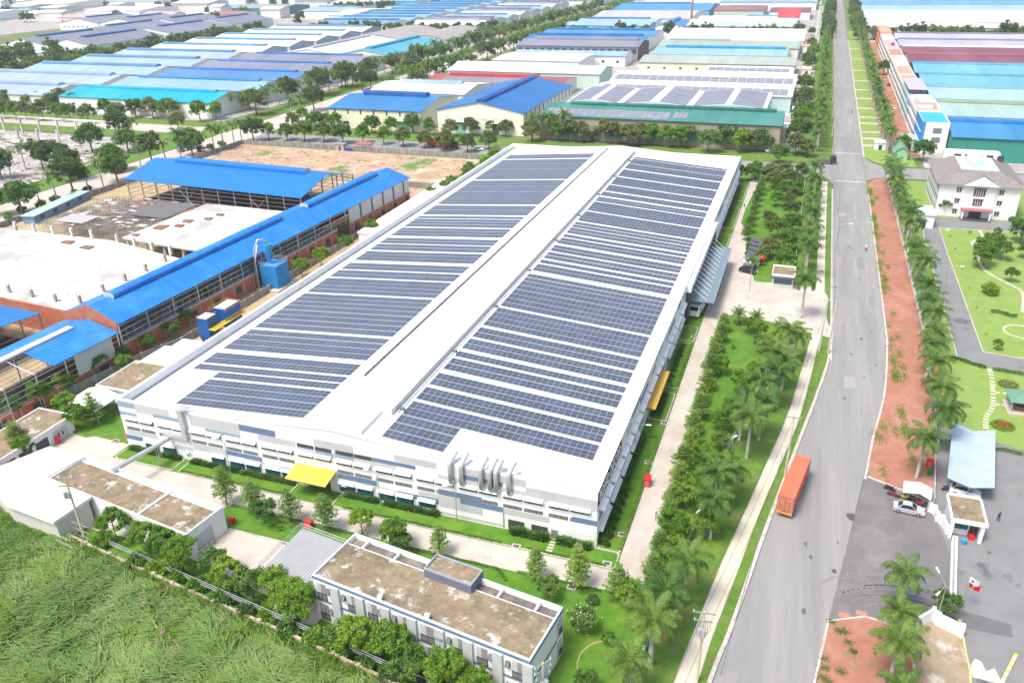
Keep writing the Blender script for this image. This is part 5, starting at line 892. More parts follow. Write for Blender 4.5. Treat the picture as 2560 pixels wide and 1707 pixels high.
def wall(label, P, h, m, w=.2, post=3.2, pm=None, name='boundary_wall', cat='wall', ph=.15):
    t = th(name, label, cat, (P[0][0], P[0][1], 0)); b = MB(); o = Vector(P[0]); first = True
    for a, c in zip(P, P[1:]):
        a = Vector(a)-o; c = Vector(c)-o; d = (c-a).normalized(); q = Vector((-d.y, d.x))*w/2; b.prism([tuple(a-q), tuple(c-q), tuple(c+q), tuple(a+q)], -.1, h); n = max(1, int((c-a).length/post))
        for i in range(0 if first else 1, n+1): p = a+(c-a)*i/n; b.box(p.x-w*.8, p.x+w*.8, p.y-w*.8, p.y+w*.8, -.1, h+ph, 1)
        first = False
    b.build('wall', [m, pm or m], t); return t
wall('dark grey block wall between the brick halls and the white factory', [(-137.5, 84), (-134.6, 98.8), (-132.7, 107.7), (-130.8, 119), (-127.6, 128), (-126.8, 180), (-126, 255)], 1.9, K['wallg'], pm=K['cement'])
wall('grey rear wall closing the dirt field next to the brick hall', [(-139, 262.5), (-122, 263)], 2.0, K['wallg'])
MB().v
wall('low mossy wall separating the grass field from the factory plot', [(-116, 70.6), (-105.4, 68.6), (-93.6, 66.6), (-83, 65), (-67.3, 62.8), (-51.4, 60.8), (-39.3, 58.9), (-30, 57.4)], 1.35, K['oldwall'], .35, 3.6)
rl = th('rail_fence', 'thin galvanised pipe railing above the mossy wall', 'railing', (-89.7, 67.3, 0)); b = MB()
for z in (2.25, 1.85, 1.5): b.bar((0, 0, z), (58, -8.0, z), .045)
for k in range(20): b.bar((k*3, -k*.414, 1.2), (k*3, -k*.414, 2.3), .04)
b.build('rail', K['steel'], rl)
# solid metal warehouse-side things along the west flank
FL = lambda lb, cat, nm, x0, x1, y0, y1, h, rm='mossroof', rz=0, par=.25, wc='white': (lambda t: (MB().box(0, x1-x0, 0, y1-y0, 0, h-.2).box(-.25, x1-x0+.25, -.25, 0, h-.5, h).box(-.25, x1-x0+.25, y1-y0, y1-y0+.25, h-.5, h).box(-.25, 0, 0, y1-y0, h-.5, h).box(x1-x0, x1-x0+.25, 0, y1-y0, h-.5, h).build('wall', K[wc], t), MB().box(0.01, x1-x0-.01, .01, y1-y0-.01, h-.19, h-.12).build('roof', K[rm], t), t)[-1])(th(nm, lb, cat, (x0, y0, 0), rz))
u = FL('low flat-roofed annex with a mossy roof at the left edge beside the tree', 'annex', 'annex', -130, -122.2, 68, 92, 3.5)
for k in range(5): MB().box(7.75, 7.9, 2+k*3.4, 4.6+k*3.4, 0, 2.2).build('opening', K['dark'], u)
MB().box(7.75, 7.9, 19.5, 22.5, 0, 2.3).box(7.85, 7.95, 20.3, 20.6, .9, 1.7, 1).box(7.85, 7.95, 21.2, 21.5, .9, 1.7, 1).build('door', [K['lgrey'], K['dark']], u)
FL('low annex with a mossy flat roof wedged between the block wall and the factory', 'annex', 'annex', -125.6, -109.2, 102, 112.5, 4)
FL('plain white flat-roofed annex touching the factory flank', 'annex', 'annex', -124.6, -109.2, 113, 120, 4, 'roofw')
t = FL('white low wall strip behind the blue dust collectors', 'annex', 'annex', -126, -119, 120.5, 127, 2.2, 'roofw')
cp = th('tensile_canopy', 'white curved fabric canopy on the lawn by the factory corner', 'canopy', (-127, 94.6, 0)); b = MB()
for i in range(8):
    a0, a1 = i/8, (i+1)/8; f = lambda a: 2.6+1.6*math.sin(math.pi*(.15+.75*a))
    b.poly([(a0*8, 0, f(a0)), (a1*8, 0, f(a1)), (a1*8, 6.2, f(a1)+.2), (a0*8, 6.2, f(a0)+.2)])
b.build('fabric', K['white'], cp); b = MB()
for x in (.2, 7.7):
    for y in (.3, 6): b.bar((x, y, 0), (x, y, 3), .07)
b.build('post', K['steel'], cp)
for k in range(13):
    t = th('roof_fan', 'small white rooftop ventilator on the factory west wall, %s from the corner' % nth(k), 'ventilator', (-109.3, 92.5+k*2.3, 0), 0, 'ventilators along the west wall'); MB().box(-.5, .45, -.5, .5, 8.0, 8.9).tube([(-.5, 0, 8.5), (-1.0, 0, 8.3)], .35, 8).build('hood', K['white'], t)
# dust collector and filter plant
dc = th('dust_collector', 'tall blue corrugated dust collector with a cyclone cone and white pipes', 'dust collector', (-130, 161.8, 0)); b = MB()
b.box(0, 5, 0, 5.6, .6, 6.6)
for k in range(12): b.box(.1+k*.41, .22+k*.41, -.1, 0, .6, 6.6); b.box(5, 5.1, .15+k*.46, .27+k*.46, .6, 6.6)
b.build('filter_house', mat('dust_blue', (.03, .27, .62), .5, .12, .6), dc); MB().tube([(1.8, 2, 6.6), (2, 2, 10), (2, 2, 12)], [.25, 1.1, 1.2], 12).build('cyclone', bpy.data.materials['dust_blue'], dc)
MB().tube([(-.8, -.8, 0), (-.8, -.6, 5), (-.5, -.2, 11), (0.4, .8, 13.4), (1.4, 1.6, 13.3), (2, 2, 12)], .28, 8).tube([(0, -1.2, 0), (-.3, -.8, 8), (.3, .4, 12.2)], .2, 8).build('pipe', K['steel'], dc, True)
b = MB(); 
for z in (7.1, 7.6): b.bar((0, 0, z), (5, 0, z), .04); b.bar((5, 0, z), (5, 5.6, z), .04); b.bar((0, 0, z), (0, 5.6, z), .04); b.bar((0, 5.6, z), (5, 5.6, z), .04)
for k in range(6): b.bar((k, 0, 6.6), (k, 0, 7.6), .04); b.bar((5, k*1.1, 6.6), (5, k*1.1, 7.6), .04)
b.build('railing', K['lgrey'], dc); MB().box(-1, 6, -1.5, 7, 0, .6).build('plinth', K['conc'], dc)
fp = th('filter_plant', 'dark blue filter plant with a yellow walkway and fat white ducts', 'filter plant', (-122.6, 128.5, 0)); db = flat((.01, .09, .30), .4)
MB().box(0, 2.8, 0, 3.2, 2, 7.2).box(.2, .6, .2, .6, 0, 2).box(2.2, 2.6, 2.6, 3, 0, 2).build('filter_tower', db, fp); MB().box(.6, 4.0, 4.8, 10.2, 3.2, 7.6).build('filter_box', db, fp)
yb = flat((.80, .50, .01), .5); b = MB(); b.box(2.8, 4.6, 0, 11, 4.6, 4.8)
for z in (5.2, 5.7): b.bar((4.6, 0, z), (4.6, 11, z), .05); b.bar((0, 4.2, z+2), (0, 10.4, z+2), .05); b.bar((0, 10.4, z+2), (4, 10.4, z+2), .05); b.bar((4, 4.6, z+2), (4, 10.4, z+2), .05); b.bar((0, 0, z+2), (2.8, 0, z+2), .05); b.bar((2.8, 0, z+2), (2.8, 3.2, z+2), .05)
for k in range(12): b.bar((4.6, k, 4.7), (4.6, k, 5.7), .04)
b.build('walkway', yb, fp); MB().box(.8, 3.8, 5, 10, 7.6, 7.7).box(.1, 2.7, .1, 3.1, 7.2, 7.3).build('top_plate', K['lgrey'], fp)
MB().tube([(6, -1, 2.5), (6.2, 3, 2.8), (6.4, 8, 3.4), (7, 13, 3.2), (9, 16, 3)], .8, 10).tube([(7.5, -2, 2), (8.5, 4, 2.2), (9.5, 12, 2.3)], .6, 10).tube([(3.4, 3, 3.5), (5, 2.6, 3.4), (6.2, 3, 3)], .5, 8).build('duct', K['white'], fp, True)
# dormitory block (near bottom) ------------------------------------------------
dm = th('dormitory', 'two-storey white dormitory block with a stained flat roof and blue-grey bands', 'building', (-52.9, 65.8, 0), RZ); L_, D, H_ = 31.5, 9.1, 7.6
b = MB(); b.box(0, L_, .0, D, 0, 6.75, 0); b.box(0, L_, 0, .22, 6.75, H_, 0); b.box(0, L_, D-.22, D, 6.75, H_, 0); b.box(0, .22, .22, D-.22, 6.75, H_, 0); b.box(L_-.22, L_, .22, D-.22, 6.75, H_, 0)
b.box(-.04, L_+.04, -.05, 0, 7.0, 7.4, 1); b.box(-.04, L_+.04, -.05, 0, 3.5, 3.85, 1); b.box(L_, L_+.05, -.05, D, 7.0, 7.4, 1); b.box(L_, L_+.05, 0, D-1.9, 3.5, 3.85, 1); b.box(-.04, 0, -.05, D, 7.0, 7.4, 1)
b.box(.2, L_-.2, D-2.0, D-1.8, 6.75, 7.25, 0)
for k in range(8): x = 4.0*k+3.0 if k else 3.0; b.box(3.0+3.95*k, 4.3+3.95*k, -.35, .0, 0, 6.95, 2)
for k in range(6): x = 2.4+k*5.2; b.box(x, x+.25, D-1.8, D-.22, 6.75, 7.35, 0)
b.build('wall', [K['white'], K['bgrey'], K['lgrey']], dm)
MB().box(.22, L_-.22, .22, D-2.0, 6.76, 7.3).build('roof', K['mossroof'], dm); MB().box(.23, L_-.23, D-1.79, D-.23, 6.76, 6.8).build('roof_trough', mat('wet_concrete', (.14, .125, .115), .6, .2, .5, patch=((.30, .26, .20), .5, .5, .7)), dm)
hd = MB().box(13.2, 20.2, 6.3, 9.4, 7.3, 8.5, 0).build('stair_head', [K['bgrey']], dm); hd.data.materials[0] = flat((.14, .16, .22)); b = MB().box(13.35, 20.05, 6.45, 9.25, 8.5, 8.52, 1); b.box(13.2, 20.2, 6.3, 6.5, 8.5, 8.75).box(13.2, 20.2, 9.2, 9.4, 8.5, 8.75).box(13.2, 13.4, 6.5, 9.2, 8.5, 8.75).box(20, 20.2, 6.5, 9.2, 8.5, 8.75).build('parapet', [flat((.30, .34, .42)), K['mossroof']], hd)
for s in (0, 1):
    z = .3+s*3.5
    for k in range(8):
        x0 = .35 if k == 0 else 4.5+3.95*(k-1)
        big = (k in (4,)) ; w = 1.5 if not big else 2.0; xb = x0+(.2 if k % 2 == 0 else 1.0 if not big else .5)
        MB().box(xb, xb+w, -.02, .05, z+.1, z+2.75, 0).box(xb, xb+w*.45, -.04, -.02, z+.1, z+2.75, 1).build('balcony_recess', [flat((.28, .25, .25)), K['lgrey']], dm)
        r = MB(); r.box(xb, xb+w, -.1, -.04, z+.1, z+.18); r.box(xb, xb+w, -.1, -.04, z+1.05, z+1.15); r.box(xb, xb+.07, -.1, -.04, z+.1, z+1.15); r.box(xb+w-.07, xb+w, -.1, -.04, z+.1, z+1.15); r.box(xb+w/2-.03, xb+w/2+.03, -.1, -.04, z+.1, z+1.15); r.box(xb+.07, xb+w-.07, -.075, -.06, z+.2, z+1.05, 1); r.build('railing', [K['frame'], flat((.20, .19, .19))], dm)
        xw = xb+w+.25 if k % 2 == 0 else xb-.75; b = MB(); T = (lambda p: (p[0], p[1], p[2])); ww = .5 if not big else 1.1
        b.poly([(xw, -.06, z+2.4), (xw+ww, -.06, z+2.4), (xw+ww, -.06, z+1.5), (xw, -.06, z+1.5)][::-1], 0)
        b.poly([(xw-.04, -.1, z+2.45), (xw+ww+.04, -.1, z+2.45), (xw+ww+.04, -.45, z+1.65), (xw-.04, -.45, z+1.65)][::-1], 1).poly([(xw+.04, -.14, z+2.37), (xw+ww-.04, -.14, z+2.37), (xw+ww-.04, -.45, z+1.72), (xw+.04, -.45, z+1.72)][::-1], 0); b.build('window', [K['gglass'], K['frame']], dm)
for s in (0, 1): MB().box(L_, L_+.03, D-1.8, D-.3, .3+s*3.5, 3.1+s*3.5).build('balcony_recess', flat((.45, .46, .5)), dm); MB().box(L_+.02, L_+.08, D-1.2, D-.3, .5+s*3.5, 1.5+s*3.5).build('railing', K['frame'], dm)
for k, x in enumerate((10.5, 17.5)): tag(MB().box(-.3, .3, -.2, .2, 0, .5).build('roof_box', K['white'], loc=(*loc(dm, (x, .4)), 7.6)), 'small white unit on the dormitory parapet, the %s one' % ('left', 'right')[k], 'vent unit')
lt = th('lean_to_roof', 'grey ribbed lean-to roof with a steel truss edge beside the dormitory', 'shelter', (-63.0, 68.0, 0), RZ); b = MB().poly([(0, 0, 3.6), (8.9, 0, 3.6), (8.9, 8.6, 4.4), (0, 8.6, 4.4)]).poly([(0, 0, 3.5), (0, 8.6, 4.3), (8.9, 8.6, 4.3), (8.9, 0, 3.5)])
for k in range(20): x = .2+k*.44; b.poly([(x, 0, 3.72), (x+.1, 0, 3.72), (x+.1, 8.6, 4.52), (x, 8.6, 4.52)], 1)
b.build('roof', [flat((.31, .33, .34)), flat((.52, .54, .55))], lt); b = MB()
for z in (4.5, 5.0): b.bar((-.4, 8.9, z), (9.2, 8.9, z), .05); b.bar((-.4, 0, z-.6), (-.4, 8.9, z), .05)
for k in range(12): b.bar((-.4+k*.85, 8.9, 4.5), (k*.85, 8.9, 5), .03); b.bar((-.4, k*.78, 3.9+k*.05), (-.4, k*.78+.4, 4.4+k*.05), .03)
for x in (-.3, 8.6):
    for y in (.2, 8.6): b.bar((x, y, 0), (x, y, 4), .08)
b.build('truss', K['steel'], lt); MB().box(0, 8.9, -.05, .0, 1.2, 3.5).build('side_sheet', flat((.02, .40, .36)), lt)
# lower left service block with the cream sheet roof
sb = th('service_block', 'long low white service block with a stained flat roof split by a white beam', 'building', (-108.2, 74.1, 0), RZ); L_, D, H_ = 31.3, 7.2, 4.5
b = MB(); b.box(0, L_, 0, D, 0, 3.95); b.box(0, L_, 0, .25, 3.95, H_); b.box(0, L_, D-.25, D, 3.95, H_); b.box(0, .25, .25, D-.25, 3.95, H_); b.box(L_-.25, L_, .25, D-.25, 3.95, H_); b.box(20.6, 21.0, .25, D-.25, 3.95, 4.4); b.box(.3, L_-.3, D-1.15, D-1.0, 3.95, 4.25)
b.build('wall', [K['white']], sb); MB().box(.25, 20.6, .25, D-1.15, 3.96, 4.15).box(21, L_-.25, .25, D-1.15, 3.96, 4.15).build('roof', K['mossroof'], sb)
MB().box(L_, L_+.03, 1.4, 4.6, .4, 3.0).build('side_panel', K['lgrey'], sb); b = MB(); b.bar((L_+.6, 1, 1.1), (L_+.6, 4, 1.1), .04)
for y in (1, 2, 3, 4): b.bar((L_+.6, y, 0), (L_+.6, y, 1.1), .04)
b.build('hand_rail', K['frame'], sb)
cr_ = th('cream_shed', 'cream-white sheet roof wrapping the left end of the service block', 'shed', (-118, 66, 0)); sheetm = mat('cream_sheet', (.82, .80, .50), .5, .03, .3, corr=(0, 1.0))
MB().prism([(-1.5, 5.5), (2.7, 15.3), (11, 14.8), (9.7, 8.3), (20.8, 6.6), (20.2, -.3), (9.5, .7)], 4.3, 4.75, 1, 0).build('roof', [sheetm, K['white']], cr_); MB().prism([(-.8, 5.4), (3, 14.6), (10.6, 14.2), (9.2, 8.0), (20.3, 6.1), (19.8, .3), (9.5, 1.3)], 0, 4.29).build('wall', flat((.6, .58, .52)), cr_)
b = MB()
for z in (1.0, 2.2, 3.4): b.bar((20.6, -1, z), (24.5, -1.6, z), .05); b.bar((20.6, 2, z), (24.5, 1.6, z), .05)
for x in (20.6, 22.5, 24.5): b.bar((x, -1.3, 0), (x, -1.3, 3.4), .06); b.bar((x, 1.8, 0), (x, 1.8, 3.4), .06)
b.build('pipe_rack', K['steel'], cr_)
pd_ = th('overhead_duct', 'straight galvanised duct running from the factory wall down to the service block', 'duct', (-98.0, 90.3, 0)); MB().tube([(0, 0, 4.1), (-1.6, -11.2, 4.55)], .42, 12).build('pipe', K['galv'], pd_); b = MB()
for dx, dy in ((-.4, -.3), (.4, -.3), (-.4, .3), (.4, .3)): b.bar((-.2+dx, -2.6+dy, 0), (-.35+dx*.6, -2.6+dy*.6, 4), .04)
for k in range(7): b.bar((-.6, -2.9, .3+k*.55), (.2, -2.9, .8+k*.55), .025)
b.build('lattice_support', K['steel'], pd_)
# gate, guardhouses, parking shed
g1 = th('guardhouse', 'factory guardhouse with a stained roof behind white parapets at the main entrance', 'guardhouse', (-3.6, 201.3, 0)); MB().box(0, 5.2, 0, 6.6, 0, 3.1).box(-.2, 5.4, -.2, 0, 2.8, 3.6).box(-.2, 5.4, 6.6, 6.8, 2.8, 3.6).box(-.2, 0, 0, 6.6, 2.8, 3.6).box(5.2, 5.4, 0, 6.6, 2.8, 3.6).build('wall', K['white'], g1); MB().box(.01, 5.19, .01, 6.59, 3.11, 3.2).build('roof', K['mossroof'], g1); MB().box(.5, 4.8, -.05, .02, 1.0, 2.4).build('window', K['glass'], g1); MB().box(-.4, 5.8, -1.4, -.2, 2.9, 3.05).build('door_canopy', K['dark'], g1)
g2 = th('guardhouse', 'white gatehouse with a stained roof terrace at the right-hand sliding gate', 'guardhouse', (27.3, 109.2, 0)); MB().box(.3, 4.2, 1.5, 6.6, 0, 3.0).box(-.1, 4.7, -.1, .25, 3.0, 3.6).box(-.1, .15, .25, 6.8, 3.0, 3.5).box(4.45, 4.7, .25, 6.8, 3.0, 3.5).box(-.1, 4.7, 6.6, 6.8, 3.0, 3.5).box(0, .45, 0, .45, 0, 3).box(3.9, 4.4, 0, .45, 0, 3).build('wall', K['white'], g2); MB().box(.15, 4.45, .25, 6.6, 3.01, 3.15).build('roof', K['mossroof'], g2); MB().box(.7, 2.6, 1.43, 1.52, 1, 2.4).build('window', K['glass'], g2); MB().box(2.8, 4, 1.42, 1.52, 0, 2.4).build('door', K['dark'], g2)
tag(MB().box(30.1, 30.8, 109.6, 110.3, 0, .8).build('red_chair', flat((.7, .02, .03))), 'red plastic chair in the gatehouse doorway', 'chair'); tag(MB().tube([(29.3, 108.5, 0), (29.3, 108.5, .8)], [.35, .42], 12).build('blue_bin', flat((.05, .3, .55))), 'blue plastic bin by the sliding gate', 'bin')
ps = th('parking_shed', 'butterfly-roofed carport of pale blue-white sheets beside the yard', 'carport', (27.6, 119.4, 0)); A_ = math.atan2(2.85, 17.5); b = MB(); T = lambda x, y, z: (x+y*.155, y, z)
b.poly([T(.1, .9, 3.3), T(3.4, -.1, 2.8), T(3.4, 17.8, 2.8), T(.1, 19.2, 3.3)]).poly([T(3.4, -.1, 2.8), T(6.7, .2, 3.3), T(6.7, 18.4, 3.3), T(3.4, 17.8, 2.8)]); b.poly([T(.1, .9, 3.2), T(.1, 19.2, 3.2), T(3.4, 17.8, 2.7), T(3.4, -.1, 2.7)]).poly([T(3.4, -.1, 2.7), T(3.4, 17.8, 2.7), T(6.7, 18.4, 3.2), T(6.7, .2, 3.2)])
b.build('roof', [mat('pale_blue_sheet', (.40, .49, .58), .4, .05, .4, corr=(1, .8))], ps); b = MB()
for k in range(5): b.box(*[q for q in (3.3+k*.68, 3.45+k*.68)], .3+k*4.3, .45+k*4.3, 0, 2.75); 
b.box(3.2, 3.3, .0, .1, 2.5, 2.9); b.build('post', K['steel'], ps)
aw = th('awning', 'small white sloping awning over parked motorbikes at the forecourt', 'awning', (21.2, 115.2, 0)); MB().poly([(0, 0, 2.6), (2.4, 0, 2.9), (2.8, 3.1, 2.9), (.4, 3.2, 2.6)]).poly([(2.4, 0, 2.9), (4.0, -.5, 2.3), (4.5, 2.8, 2.3), (2.8, 3.1, 2.9)]).poly([(0, 0, 2.5), (.4, 3.2, 2.5), (2.8, 3.1, 2.8), (2.4, 0, 2.8)]).poly([(2.4, 0, 2.8), (2.8, 3.1, 2.8), (4.5, 2.8, 2.2), (4.0, -.5, 2.2)]).build('roof', K['white'], aw); b = MB()
for x, y in ((.1, .1), (.5, 3), (3.9, -.3), (4.3, 2.7)): b.bar((x, y, 0), (x, y, 2.5), .05)
b.build('post', K['steel'], aw)
gt = th('sliding_gate', 'long white folding gate across the right-hand yard entrance', 'gate', (28.0, 108.2, 0)); b = MB(); v = Vector((-1.7, -13.1)); n = 34; q = Vector((v.y, -v.x)).normalized()*.28
for i in range(n):
    a = v*i/n; c = v*(i+1)/n
    for z0, z1 in ((.1, 1.3), (1.3, .1)): b.bar((a.x+q.x, a.y+q.y, z0), (c.x+q.x, c.y+q.y, z1), .04); b.bar((a.x-q.x, a.y-q.y, z0), (c.x-q.x, c.y-q.y, z1), .04)
    b.bar((a.x+q.x, a.y+q.y, 1.3), (a.x-q.x, a.y-q.y, 1.3), .05); b.bar((a.x+q.x, a.y+q.y, 0), (a.x+q.x, a.y+q.y, 1.3), .04)
b.bar((q.x, q.y, 1.35), (v.x+q.x, v.y+q.y, 1.35), .05); b.bar((-q.x, -q.y, 1.35), (v.x-q.x, v.y-q.y, 1.35), .05); b.build('lattice', K['white'], gt)
gw = wall('white angled nameplate wall at the corner of the yard entrance', [(21.4, 88.6), (23.5, 91.0), (24.0, 90.2), (26.6, 89.0)], 2.0, K['white'], .3, 9)
wall('low white wall stepping from the gatehouse towards the motorbike awning', [(27.3, 110.2), (26.8, 112.4), (26.2, 113.0), (26.0, 114.6), (25.3, 115.2)], 1.5, K['white'], .3, 9)
P = [(30.2-.004*(y-176), y) for y in range(318, 174, -3)]+[(30.0, 170), (29.7, 160), (29.4, 150), (28.7, 141), (27.9, 133), (27, 125), (26.2, 117.5)]
wall('white picket fence along the palms between red pavement and garden', P, 1.1, flat((.62, .63, .64)), .08, 3.2, K['white'], 'garden_fence', 'fence', .35)
wall('white picket fence beside the lower red pavement', [(21.0, 87.6), (20.4, 79.3), (18.6, 66), (16.8, 52)], 1.1, flat((.66, .67, .68)), .1, 2.6, K['white'], 'garden_fence', 'fence', .35)
P = [(1.5, 305), (1.5, 243), (1.5, 208)]; Q_ = [(1.0, 176), (-.6, 160), (-3.2, 140), (-5.4, 125), (-7.6, 110), (-8.3, 100), (-9.0, 92), (-10.2, 80), (-11.4, 66)]
wall('white bar fence with posts north of the factory entrance', P, 1.3, flat((.60, .62, .63)), .07, 3, K['white'], 'plot_fence', 'fence', .25); wall('white bar fence half hidden by climbing leaves between lawn and roadside palms', Q_, 1.3, flat((.60, .62, .63)), .07, 3, K['white'], 'plot_fence', 'fence', .25)
gz = th('garden_pavilion', 'green hip-roofed garden pavilion on a tiled base at the right edge', 'pavilion', (41.9, 150.6, 0)); MB().poly([(-.3, -.3, 2.6), (5.5, -.3, 2.6), (2.6, 2.4, 4.2)]).poly([(5.5, -.3, 2.6), (5.5, 5.1, 2.6), (2.6, 2.4, 4.2)]).poly([(5.5, 5.1, 2.6), (-.3, 5.1, 2.6), (2.6, 2.4, 4.2)]).poly([(-.3, 5.1, 2.6), (-.3, -.3, 2.6), (2.6, 2.4, 4.2)]).poly([(-.3, -.3, 2.55), (-.3, 5.1, 2.55), (5.5, 5.1, 2.55), (5.5, -.3, 2.55)]).build('roof', flat((.13, .27, .20)), gz)
b = MB().box(-.3, 5.5, -.3, 5.1, 0, .35)
for x in (.1, 5): [b.box(x, x+.2, y, y+.2, .3, 2.6) for y in (.1, 4.6)]
b.build('base', flat((.52, .44, .38)), gz); MB().box(1.2, 3.9, 1, 3.5, .35, 1.1).build('bench', flat((.22, .12, .08)), gz)
# poles, wires, lamps
def lamp(label, x, y, h, az, arm=2.6, dbl=False, g=None):
    t = th('street_lamp', label, 'street lamp', (x, y, 0), 0, g); MB().tube([(0, 0, 0), (0, 0, h*.8), (0, 0, h)], [.1, .08, .06], 7).build('pole', K['steel'], t)
    for a in ((az,) if not dbl else (az, az+2.3)):
        c, s = math.cos(a), math.sin(a); MB().tube([(0, 0, h), (c*arm*.4, s*arm*.4, h+.5), (c*arm, s*arm, h+.65)], [.055, .05, .045], 6).build('arm', K['steel'], t); MB().tube([(c*arm*.9, s*arm*.9, h+.62), (c*(arm+.7), s*(arm+.7), h+.7)], [.10, .16], 8).build('lamp_head', K['white'], t)
lamp('tall curved street lamp reaching over the main road by the palms', 11.9, 234, 7.5, .0); lamp('garden street lamp by the office bend, the farther of two', 36.6, 236.7, 7, .15); lamp('garden street lamp on the bend of the garden drive, the nearer of two', 36.8, 207.7, 7, .15)
lamp('twin-headed lamp rising from the stained ground by the nameplate wall', 24, 90.7, 5.9, 1.9, 2.2, True)
lamp('lamp on the factory east wall over the ochre canopy', -20.9, 116, 6, .0, 1.8); lamp('lamp on the factory front left of the yellow canopy', -85.2, 89.6, 6.3, 3.3, 1.5); lamp('lamp on the factory front between the dark windows and the exhaust ducts', -56.4, 89.6, 6.3, 3.3, 1.5); lamp('lamp on the factory front next to the exhaust ducts', -43.1, 89.6, 6.3, 3.3, 1.3)
lamp('thin lamp post in the turning area before the factory entrance', -8.6, 196, 7, 2.2, .6); lamp('globe lamp among the near palms by the fence', -8.2, 98, 3.6, 1, .2); lamp('white-headed lamp half hidden in the palms, farther along the fence', -5.0, 118, 5, 1, .2); lamp('small lamp on the lawn below the round path', -9.8, 72.6, 3, 1, .2)
def upole(label, x, y, h, arms=((-.4, 2.4),), az=.0, tf=False):
    t = th('power_pole', label, 'power pole', (x, y, 0), az); MB().tube([(0, 0, 0), (0, 0, h)], [.2, .12], 8).build('pole', K['side'], t)
    for dz, w in arms:
        MB().box(-w/2, w/2, -.06, .06, h+dz, h+dz+.14).build('crossarm', K['steel'], t)
        for s in (-.45, 0, .45): MB().tube([(s*w, 0, h+dz+.12), (s*w, 0, h+dz+.42)], [.07, .04], 6).build('insulator', K['white'], t)
    if tf:
        for s in (-.45, .1): MB().tube([(s, -.45, h-3.4), (s, -.45, h-2.3)], .26, 10).build('transformer', K['galv'], t)
        b = MB(); [b.tube([(-.8+i*.25, -.3, h-1.2), (-.9+i*.3, -.6, h-2.0-(i % 3)*.4), (-.3+i*.1, -.4, h-3.2)], .02, 4) for i in range(7)]; b.build('jumper_wire', K['frame'], t)
    return t
p1 = upole('slender power pole standing on the pavement beside the orange container truck', 3.9, 116.9, 12.2); p2 = upole('cluttered power pole with transformers and jumper wires at the bottom pavement', -3.9, 71.2, 11.5, ((-.3, 2.6), (-1.5, 2.2)), .1, True); p3 = upole('left leg of the wooden-looking pole frame at the factory entrance', 8.5, 167, 12.2, ((-.3, 1.2),)); p4 = upole('right leg of the pole frame at the factory entrance, nearer the road', 10.3, 166.4, 12.2, ((-.3, 1.2),))
p5 = upole('white power pole crowded with insulators beside the dormitory end wall', -19.0, 58.0, 12, ((-.3, 2.4), (-1.2, 2.4), (-2.1, 2.0)), 1.0, True); p6 = upole('grey power pole with red insulators in front of the service block', -95.2, 67.8, 12, ((-.3, 2.6), (-1.6, 2.6)), .4, True)
for o in p6.children:
    if o.name.startswith('insulator'): o.data.materials[0] = flat((.35, .05, .04))
pf = [upole('power pole beside the road at the far palms, %s beyond the crossing' % nth(i), 10.4, 345+i*42, 9.5, ((-.2, 1.6),)) for i in range(12)]
for i, o in enumerate(pf): o['group'] = 'power poles along the far roadside'
wr = th('power_line', 'thin overhead wires strung between the roadside poles', 'wire'); 
def wire(a, c, sag=.8, r=.022, m='frame'):
    pts = [tuple(Vector(a).lerp(Vector(c), t/10)-Vector((0, 0, sag*4*(t/10)*(1-t/10)))) for t in range(11)]; MB().tube(pts, r, 4, cap=False).build('wire', K[m], wr)
for s in (-1.1, 0, 1.1): wire((3.9+s, 116.9, 12.1), (-3.9+s, 71.2, 11.5)); wire((3.9+s, 116.9, 12.1), (9.4+s*.5, 166.8, 12.1), .6); wire((9.4+s*.5, 166.8, 12.1), (10.4+s*.5, 345, 9.6), 1.5); wire((-3.9+s, 71.2, 11.4), (-9+s, 40, 11.6), .3)
wire((2.9, 112, 8), (-1.2, 66, 8), 0, .045, 'gglass')
# fire hydrant boxes and other red cabinets
def redbox(label, x, y, w=.9, d=.5, h=1.0, z=0): t = th('hydrant_cabinet', label, 'cabinet', (x, y, z)); MB().box(-w/2, w/2, -d/2, d/2, .15, h).box(-w/2-.06, w/2+.06, -d/2-.06, d/2+.06, h, h+.08).build('box', flat((.62, .03, .04)), t); MB().box(-w/2+.1, w/2-.1, -d/2-.02, -d/2, .3, h-.15).build('door', flat((.75, .12, .12)), t); MB().box(-w/2, w/2, -d/2, d/2, 0, .15).build('foot', K['conc'], t)
redbox('red hydrant cabinet on the east lawn strip beside the drive', -17.2, 108.4, .9, 1.6, 1.5); redbox('red hydrant cabinet at the west corner of the factory', -109.5, 92.6, 1.6, .8, 1.6); redbox('red hydrant cabinet on the middle lawn before the dormitory', -64.4, 81.4, 1.2, .7, 1.4); redbox('small red cabinet by the annex door at lower left', -121.6, 87.6, .7, .6, 1.3); redbox('red extinguisher post by the entrance recess', -17.6, 210, .6, .6, 1.5); redbox('orange bin against the white picket fence', 26.4, 127.5, .9, .8, 1.6); redbox('small red box behind the service block corner', -76.5, 78.6, .6, .6, 1.0)
tag(MB().tube([(26.3, 125.4, 0), (26.3, 125.4, 1.1)], [.35, .42], 12).build('green_bin', flat((.02, .22, .08))), 'dark green waste bin next to the orange one', 'bin')
for i, (x, y) in enumerate(((-18.2, 114.5), (-18.3, 94.8), (-19.0, 87.9), (-17.9, 128), (-32.6, 87.3), (-18, 166), (-112, 91.4), (-22.5, 81.8))): tag(MB().box(x-.65, x+.65, y-.5, y+.5, 0, .2, 0).box(x-.45, x+.45, y-.3, y+.3, .2, .22, 1).build('manhole_box', [K['kerb'], K['soffit']]), 'square concrete drain box set in the lawn edge, %s counted from the east strip' % nth(i), 'drain box', 'drain boxes in the lawns')
